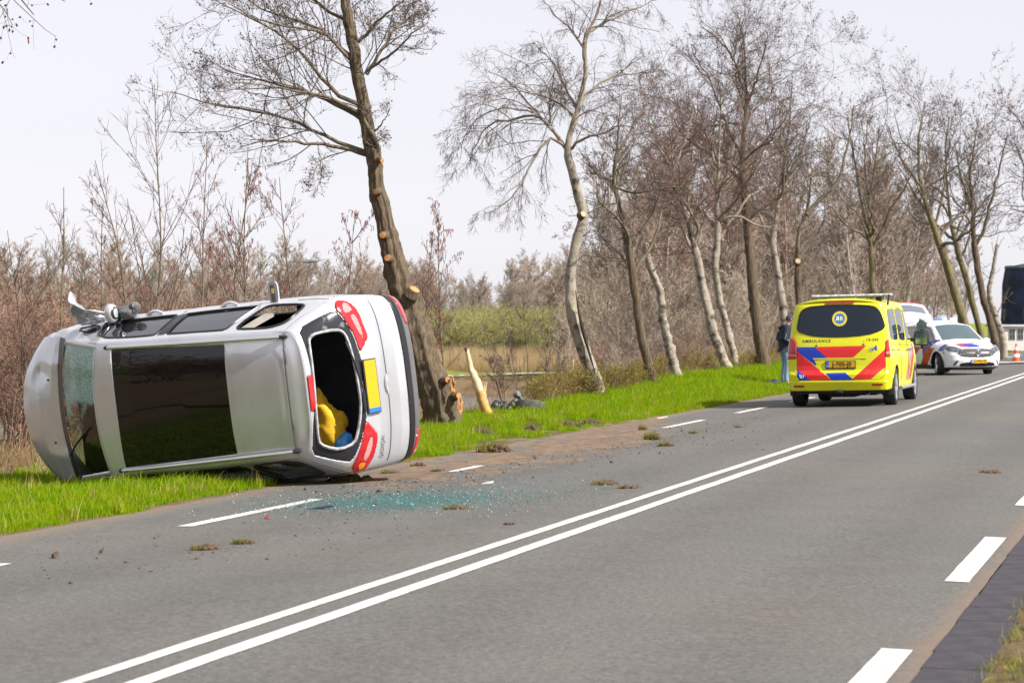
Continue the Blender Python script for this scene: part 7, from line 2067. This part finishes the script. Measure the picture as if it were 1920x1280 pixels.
# ------------------------------------------------------------------ torn axle, peeled stump, lamp, tower and house
def build_axle():
    Z = 45.5; base = at(975, 775, Z)
    s, q = sq_of(base[0], base[1]); base[2] = float(ground_z(s, q))
    root = empty('torn_axle', tuple(base)); tag(root, 'torn off car axle with wheel lying on the bank', 'axle')
    def L(px, py, dz=0.0): return at(px, py, Z + dz) - base
    k = Z / FPX
    ax = np.array([.12, .25, 1.0]); ax /= np.linalg.norm(ax)
    c = L(995, 764)
    r = .30; w = .20
    ty = MB().lathe([(r*.62, -w*.42), (r*.9, -w*.5), (r*.98, -w*.4), (r, -w*.2), (r, w*.2), (r*.98, w*.4), (r*.9, w*.5), (r*.62, w*.42)], c, ax, 30).build('wheel', mat('muddy tyre', (.075, .068, .062), .9, var=.4, scale=9), root)
    MB().lathe([(0, -.03), (r*.3, -.02), (r*.62, w*.3)], c, ax, 24).build('rim', M['dark_grey'], ty)
    MB().tube([L(990, 766, -.1), L(982, 755), L(972, 742)], [.04, .035, .045], 10).build('suspension_arm', mat('greasy steel', (.06, .06, .062), .5, .5, var=.4, scale=12), root)
    MB().lathe([(0, -.05), (.06, -.05), (.075, 0), (.06, .05), (0, .05)], L(969, 739), (.7, -.5, .3), 16).build('hub', mat('worn hub steel', (.25, .25, .26), .4, .7), root)
    MB().lathe([(.05, -.05), (.085, -.04), (.085, .04), (.05, .05)], L(964, 757), (.2, -.9, .2), 18, True).build('bush_ring', M['black'], root)
    MB().tube([L(985, 768), L(955, 766), L(925, 768)], .05, 8).build('axle_beam', M['black'], root)
    for i, (px, py, rr) in enumerate(((930, 762, 8), (942, 765, 9), (955, 768, 8))):
        V, F = [], []
        for a in range(7):
            for b in range(10):
                th, p2 = math.pi * a / 6, 2 * math.pi * b / 10; kk = 1 + .35 * math.sin(3 * p2 + i * 2 + 2 * th)
                V.append(L(px, py) + np.array([math.sin(th) * math.cos(p2), math.sin(th) * math.sin(p2), math.cos(th)]) * rr * k * 1.2 * kk)
        for a in range(6):
            for b in range(10): F.append((a*10+b, (a+1)*10+b, (a+1)*10+(b+1) % 10, a*10+(b+1) % 10))
        mk('bracket', V, F, M['black'], root)
build_axle()
def build_stump():
    Z = 43.5; pts = [(916, 782), (910, 765), (902, 740), (893, 718), (884, 690), (878, 668), (876, 655)]; r = [9.5, 8.5, 8.5, 8, 5.8, 4.6, 3.6]
    P = px_line(pts, Z); k = Z / FPX
    s, q = sq_of(P[0, 0], P[0, 1]); gz = float(ground_z(s, q)); P = np.vstack([[P[0, 0] + .05, P[0, 1], gz - .1], P]); R = np.r_[10, r] * k
    base = P[0].copy(); base[2] = gz
    root = empty('broken_stump', tuple(base)); tag(root, 'splintered young trunk with its bark torn off, pale above and orange below', 'stump')
    P = resample(P, 26); P[3:-1] += rng.normal(0, .008, (22, 3)); R = np.interp(np.linspace(0, 1, 26), np.linspace(0, 1, len(R)), R)
    n = 16
    V, F = tubes(P[None], R[None], n); V = V + (V - np.repeat(P, n, 0)) * (.75 * fbm(V[:, 0] * 22 + V[:, 1] * 9, V[:, 2] * 2.6, 3, 4))[:, None]
    cut = 11 * n
    lowF = F[(F < cut + n).all(1)]; upF = F[(F >= cut).all(1)]
    mk('lower_trunk', V[:cut + n] - base, lowF, M['peeled_orange'], root)
    mk('upper_trunk', V[cut:] - base, (upF - cut).tolist() + [list(range(len(V) - cut - n, len(V) - cut))], M['peeled'], root)
    for i in range(7):
        a = rng.uniform(0, 6.28); p0 = P[10] + R[10] * .9 * np.array([math.cos(a), math.sin(a), 0]); MB().tube([p0 - base, p0 - base + np.array([.02 * math.cos(a), .02, .12]), p0 - base + np.array([.04 * math.cos(a), .0, .22])], [.02, .014, .003], 5).build('splinter', M['peeled'], root)
    MB().tube(P[8:22] - base + np.array([.045, -.02, 0]) * np.linspace(1, .6, 14)[:, None], np.interp(np.linspace(0, 1, 14), [0, .3, 1], [.008, .026, .006]), 5).build('bark_strip', M['bark'], root)
    tp = P[-1]; MB().tube([tp - base + [0, 0, -.03], tp - base + [-.02, 0, .03]], [R[-1] * 1.15, R[-1] * 1.05], 8).build('bark_cap', M['bark'], root)
build_stump()
def build_lamp():
    Z = 110.0; p = at(538, 492, Z); s, q = sq_of(p[0], p[1]); gz = float(ground_z(s, q))
    root = empty('street_lamp', (p[0], p[1], gz)); tag(root, 'street lamp head on a thin post among the bare trees behind the car', 'street lamp')
    H = p[2] - gz; st = mat('galvanised post', (.28, .29, .30), .5, .6)
    MB().tube([(0, 0, 0), (0, 0, H * .5), (0, 0, H)], [.07, .06, .045], 10).build('post', st, root)
    e = at(566, 491, Z) - np.array([p[0], p[1], gz]); MB().tube([(0, 0, H), (.2, 0, H + .05), e], [.04, .035, .03], 8).build('arm', st, root)
    a, b = e, at(596, 488, Z) - np.array([p[0], p[1], gz])
    MB().tube([a, a * .7 + b * .3, a * .2 + b * .8, b], [.05, .10, .11, .04], 10).build('lamp_head', mat('grey lamp housing', (.20, .21, .23), .4), root)
build_lamp()
def build_tower():
    Z = 150.0
    def w(px, py): return at(px, py, Z)
    cx = w(1946, 600)[0]; gz = 0.0; top = w(1900, 497)[2]
    root = empty('dark_tower', (cx, Z, gz)); tag(root, 'dark round thatched tower at the right edge of the view', 'tower')
    k = Z / FPX
    dk = mat('dark blue black thatch', (.018, .032, .072), .9, var=.35, scale=1.2, bump=.6, bscale=8)
    prof = [(70, -20), (70, 0), (68, 40), (67, 75), (62, 103), (60, 106), (56, 107), (0, 118)]
    MB().lathe([(r * k, (h - 6) * k + 1.53) for r, h in prof], (0, 0, 0), (0, 0, 1), 16).build('body', dk, root, True, 20)
    MB().lathe([(62.5 * k, 98 * k + 1.53), (63.5 * k, 98 * k + 1.53), (62 * k, 102.5 * k + 1.53), (60 * k, 102.5 * k + 1.53)], (0, 0, 0), (0, 0, 1), 16, True).build('cap_band', mat('grey tower band', (.10, .13, .16), .7), root, False)
    for a in range(8):
        t = a * math.pi / 4 - math.pi / 2 + .25; c = np.array([math.cos(t), math.sin(t), 0]) * 66.5 * k; tn = np.array([-math.sin(t), math.cos(t), 0])
        MB().box((-.22, -.06, -.35), (.22, .06, .35), .02).build('window', mat('tower window', (.05, .06, .07), .2), root).matrix_local = Matrix.Translation(Vector(c + [0, 0, 1.9])) @ Matrix.Rotation(t + math.pi / 2, 4, 'Z')
build_tower()
def build_house():
    Z = 132.0
    x0, x1 = at(1879, 640, Z)[0], at(1990, 640, Z)[0]; zt = at(1900, 612, Z)[2]; gz = -.25
    root = empty('white_house', ((x0 + x1) / 2, Z, gz)); tag(root, 'low white outbuilding with small windows below the dark tower', 'house')
    hw = (x1 - x0) / 2; h = zt - gz
    wm = mat('white rendered wall', (.62, .60, .57), .85, var=.06, scale=3)
    MB().box((-hw, -.0, 0), (hw, 4.0, h)).build('wall', wm, root, False)
    MB().prism([(-hw - .12, -.15, h), (-hw - .12, 4.15, h), (-hw - .12, 4.15, h + .10), (-hw - .12, -.15, h + .10)], (2 * hw + .24, 0, 0)).build('roof', mat('pale roof edge', (.5, .5, .5), .8, var=.1, scale=2), root, False)
    fr = mat('white window frame', (.7, .7, .68), .6); gl = mat('dim pane', (.06, .07, .08), .1)
    for i, cx in enumerate((-hw + .55, -hw + 1.0, -hw + 1.45, .2, .8)):
        wo = MB().box((cx - .17, -.03, h - .72), (cx + .17, -.003, h - .12)).build('window', fr, root, False)
        for a in (0, 1):
            for b in (0, 1):
                MB().box((cx - .15 + a * .16, -.04, h - .70 + b * .29), (cx - .01 + a * .16, -.031, h - .43 + b * .29)).build('pane', gl, wo, False)
build_house()

# ------------------------------------------------------------------ torn earth, sods, glass and bits on the road
soil_m = mat('torn soil', (0.055, 0.034, 0.022), 0.95, col2=(0.12, 0.075, 0.045), scale=30, bump=0.8, bscale=60, coords='Object')
dust_m = mat('scattered earth', (0.10, 0.066, 0.042), 0.95, col2=(0.19, 0.13, 0.082), scale=7, bump=0.6, bscale=80, coords='Object')
def dirt_sheet():
    s = np.linspace(22, 44, 360); q = np.linspace(6.6, 9.3, 110)
    SS, QQ = np.meshgrid(s, q, indexing='ij'); x, y = road_xy(SS, QQ); z = ground_z(SS, QQ)
    px, py = to_px(x, y, z)
    d = DIRT(px, py) / 40.0
    n = fbm(SS * 2.2, QQ * 3.0, 51, 5) + .6 * fbm(SS * 9, QQ * 11, 52, 3)
    h = np.clip(-d, -1, .8) * .012 + n * .030 + .0005
    V = np.stack([x, y, z + h], -1).reshape(-1, 3); F = grid_faces(*SS.shape)
    keep = (h.ravel()[F] > -.012).any(1) & (d.ravel()[F] < .8).any(1)
    F = F[keep]; u, inv = np.unique(F, return_inverse=True)
    return mk('scattered_earth', V[u], inv.reshape(-1, 4), dust_m)
tag(dirt_sheet(), 'brown earth strewn over the road edge', kind='stuff')
def chunks(name, pts, size, m, label, flat=.6):
    n = len(pts)
    base = np.array([(1, 0, 0), (-.5, .87, 0), (-.5, -.87, 0), (.1, .1, 1.0), (0, 0, -.4)])
    Fb = np.array([(0, 1, 3), (1, 2, 3), (2, 0, 3), (1, 0, 4), (2, 1, 4), (0, 2, 4)])
    V = base[None] * rng.uniform(.5, 1.3, (n, 5, 1)) * np.asarray(size)[:, None, None] * np.array([1, 1, flat])
    a = rng.uniform(0, 6.28, n); c, s_ = np.cos(a)[:, None], np.sin(a)[:, None]
    V = np.stack([V[..., 0] * c - V[..., 1] * s_, V[..., 0] * s_ + V[..., 1] * c, V[..., 2]], -1) + np.asarray(pts)[:, None, :]
    F = (Fb[None] + (np.arange(n) * 5)[:, None, None]).reshape(-1, 3)
    return tag(mk(name, V.reshape(-1, 3), F, m, smooth=False), label, kind='stuff')
def px_ground(px, py):
    # vectorised pixel -> road surface
    Y = np.full(len(px), 25.0)
    for i in range(30):
        x = (px - 960) / FPX * Y; s, q = sq_of(x, Y); z = ground_z(s, np.minimum(q, 12)); Y = .5 * Y + .5 * FPX * (CAM_H - z) / (py - HY)
    return np.stack([(px - 960) / FPX * Y, Y, z], 1)
# soil crumbs
n = 2600
t = rng.uniform(0, 1, n); px = 560 + 880 * t ** 1.1 + rng.normal(0, 20, n); py = np.interp(px, [540, 760, 960, 1240, 1440], [925, 890, 850, 806, 772]) + np.abs(rng.normal(0, 1, n)) * np.interp(px, [560, 900, 1400], [16, 22, 16]) + rng.normal(4, 6, n)
chunks('earth_crumbs', px_ground(px, py) + [0, 0, .004], rng.lognormal(-5.05, .55, n), soil_m, 'dark crumbs of earth strewn on the road')
n = 420
px = rng.uniform(60, 1560, n); py = np.interp(px, [0, 600, 1560], [1040, 930, 770]) + rng.uniform(0, 1, n) * np.interp(px, [0, 600, 1560], [70, 110, 60])
chunks('earth_crumbs', px_ground(px, py) + [0, 0, .003], rng.lognormal(-5.0, .45, n), soil_m, 'sparse dark specks on the asphalt')
# shattered glass
def glass_bits(name, n, cx, cy, sx, sy, col, label, size):
    px = rng.normal(cx, sx, n); py = np.interp(px, [300, 1200], [cy + 16, cy - 16]) + rng.normal(0, 1, n) * sy
    m = mat(name + ' material', col, .08, var=.35, scale=60, spec=1.0)
    ok = (px > 330) & (px < 1230)
    P = px_ground(px[ok], py[ok])
    return chunks(name, P + [0, 0, .004], rng.uniform(.5, 1.2, ok.sum()) * size, m, label, .9)
glass_bits('glass_fragments', 4200, 745, 941, 105, 8.5, (.018, .125, .125), 'teal glitter of shattered window glass on the road', .0075)
glass_bits('glass_fragments', 4600, 790, 934, 200, 14, (.03, .16, .155), 'thinly spread glass crumbs around the main heap', .0065)
glass_bits('glass_fragments', 420, 720, 936, 190, 17, (.55, .70, .70), 'bright glinting glass crumbs', .0065)

gs_m = leaf_mat('torn turf grass', (0.16, 0.17, 0.02), (0.26, 0.22, 0.05), (0.30, 0.22, 0.10), .3)
def sod(px, py, w, h, seed, label, grass=40, brown=1.0):
    g = ground_at(px, py); k = g[1] / FPX
    root = empty('turf_clump', tuple(g)); tag(root, label, 'turf clump', 'clumps of torn turf')
    n = 60
    a = rng.uniform(0, 6.28, n); r = np.sqrt(rng.uniform(0, 1, n)); hz = (1 - r ** 2) * rng.uniform(.1, 1, n)
    C = np.stack([np.cos(a) * r * w * k * .46, np.sin(a) * r * w * k * .34, hz * h * k * .55], 1)
    bs = np.array([(1, 0, 0), (-.5, .87, 0), (-.5, -.87, 0), (.1, .1, 1.0), (0, 0, -.7), (.5, .6, .5)])
    Fb0 = np.array([(0, 5, 3), (5, 1, 3), (1, 2, 3), (2, 0, 3), (5, 0, 4), (1, 5, 4), (2, 1, 4), (0, 2, 4)])
    V = bs[None] * rng.uniform(.5, 1.4, (n, 6, 1)) * (w * k * rng.uniform(.06, .17, n))[:, None, None] * np.array([1, 1, .8]) + C[:, None, :]
    V = V + rng.normal(0, .004, V.shape)
    F = (Fb0[None] + (np.arange(n) * 6)[:, None, None]).reshape(-1, 3)
    tag(mk('soil', V.reshape(-1, 3), F, soil_m, root, smooth=False), kind='stuff')
    if grass:
        Vb, Fb = blades(grass * 3, w * k * .42, h * k * .4, h * k * 1.1 + .03, .007, 1.1)
        Vb = Vb + np.array([-.15 * w * k, 0, h * k * .12]); tag(mk('grass_blades', Vb, Fb, gs_m, root), kind='stuff')
for i, a in enumerate([
 (928, 848, 66, 30, 'big dark sod at the grass edge right of the wreck', 60), (908, 816, 48, 20, 'small sod with dry grass above the big dark sod', 50), (996, 809, 46, 22, 'bare brown sod in the grass below the torn axle', 12),
 (1064, 801, 30, 20, 'rounded grassy sod left of the pair on the verge', 40), (1085, 801, 26, 13, 'low sod between two larger ones on the verge', 10), (1108, 795, 40, 16, 'dark flat sod at the right end of the verge row', 8),
 (1226, 824, 34, 17, 'dry grassy sod beside the white edge dash', 90), (1249, 836, 32, 10, 'brown sod just below the dry grassy one', 50), (1207, 806, 18, 12, 'small upright grass sod at the end of the earth', 50), (1301, 812, 18, 6, 'little green tuft right of the first dash beyond the earth', 40), (1385, 801, 16, 5, 'tiny green tuft nearest the ambulance', 30),
 (386, 1030, 50, 11, 'mossy sod lying in the left lane, nearer of two', 90), (457, 1019, 40, 10, 'mossy sod lying in the left lane, farther of two', 80), (857, 954, 44, 8, 'flat mossy sod on the glass strewn asphalt', 80), (1137, 908, 50, 8, 'flat turf piece near the double line, left of two', 70), (1178, 915, 44, 5, 'thin dry turf strip near the double line, right of two', 50),
 (786, 874, 30, 13, 'brown clod beside the car bumper, left of two', 20), (818, 885, 24, 9, 'brown clod beside the car bumper, right of two', 14), (735, 888, 40, 9, 'mossy turf beside the lowest corner of the car rear', 60), (655, 902, 84, 26, 'dark heap of turf squeezed under the car rear', 50), (956, 983, 24, 4, 'brown flake of soil alone in the lane', 8), (1856, 886, 40, 3, 'straw coloured wisp in the right lane', 30)]):
    sod(*a[:4], i + 3, a[4], a[5])
# small bits of the car
def bit(name, px, py, w, h, m, label, rz=0.0, thick=.012, cat='debris'):
    g = ground_at(px, py); k = g[1] / FPX
    V = []; n = 14
    P = [(w * k * .5 * math.cos(a) * (1 + .25 * math.sin(3 * a + px)), h * k * 1.8 * math.sin(a) * (1 + .2 * math.cos(2 * a + py)), 0.006 + .01 * math.cos(a)) for a in np.linspace(0, 2 * math.pi, n, endpoint=False)]
    o = MB().prism(P, (0, 0, thick)).build(name, m); o.location = tuple(g); o.rotation_euler = (0.05, -.04, rz); tag(o, label, cat, 'small broken car parts on the road')
bit('plastic_shard', 916, 907, 22, 3, mat('pale plastic', (.62, .62, .64), .4), 'pale flat plastic shard on the road right of the wreck', .2)
bit('trim_piece', 600, 954, 44, 5, mat('dark blue trim', (.015, .02, .035), .4), 'dark trim piece lying among the teal glass', .1)
bit('lamp_shard', 500, 972, 8, 4, M['lamp_red'], 'tiny red lamp shard left of the glass')
bit('bark_strip', 1240, 784, 24, 3, M['peeled'], 'pale curved strip of bark at the grass edge', .5)
bit('clod', 102, 1046, 12, 5, soil_m, 'small brown clod in the left lane foreground', .0, .03, 'clod'); bit('clod', 190, 1036, 8, 4, soil_m, 'tiny brown clod right of the foreground clod', .0, .02, 'clod')
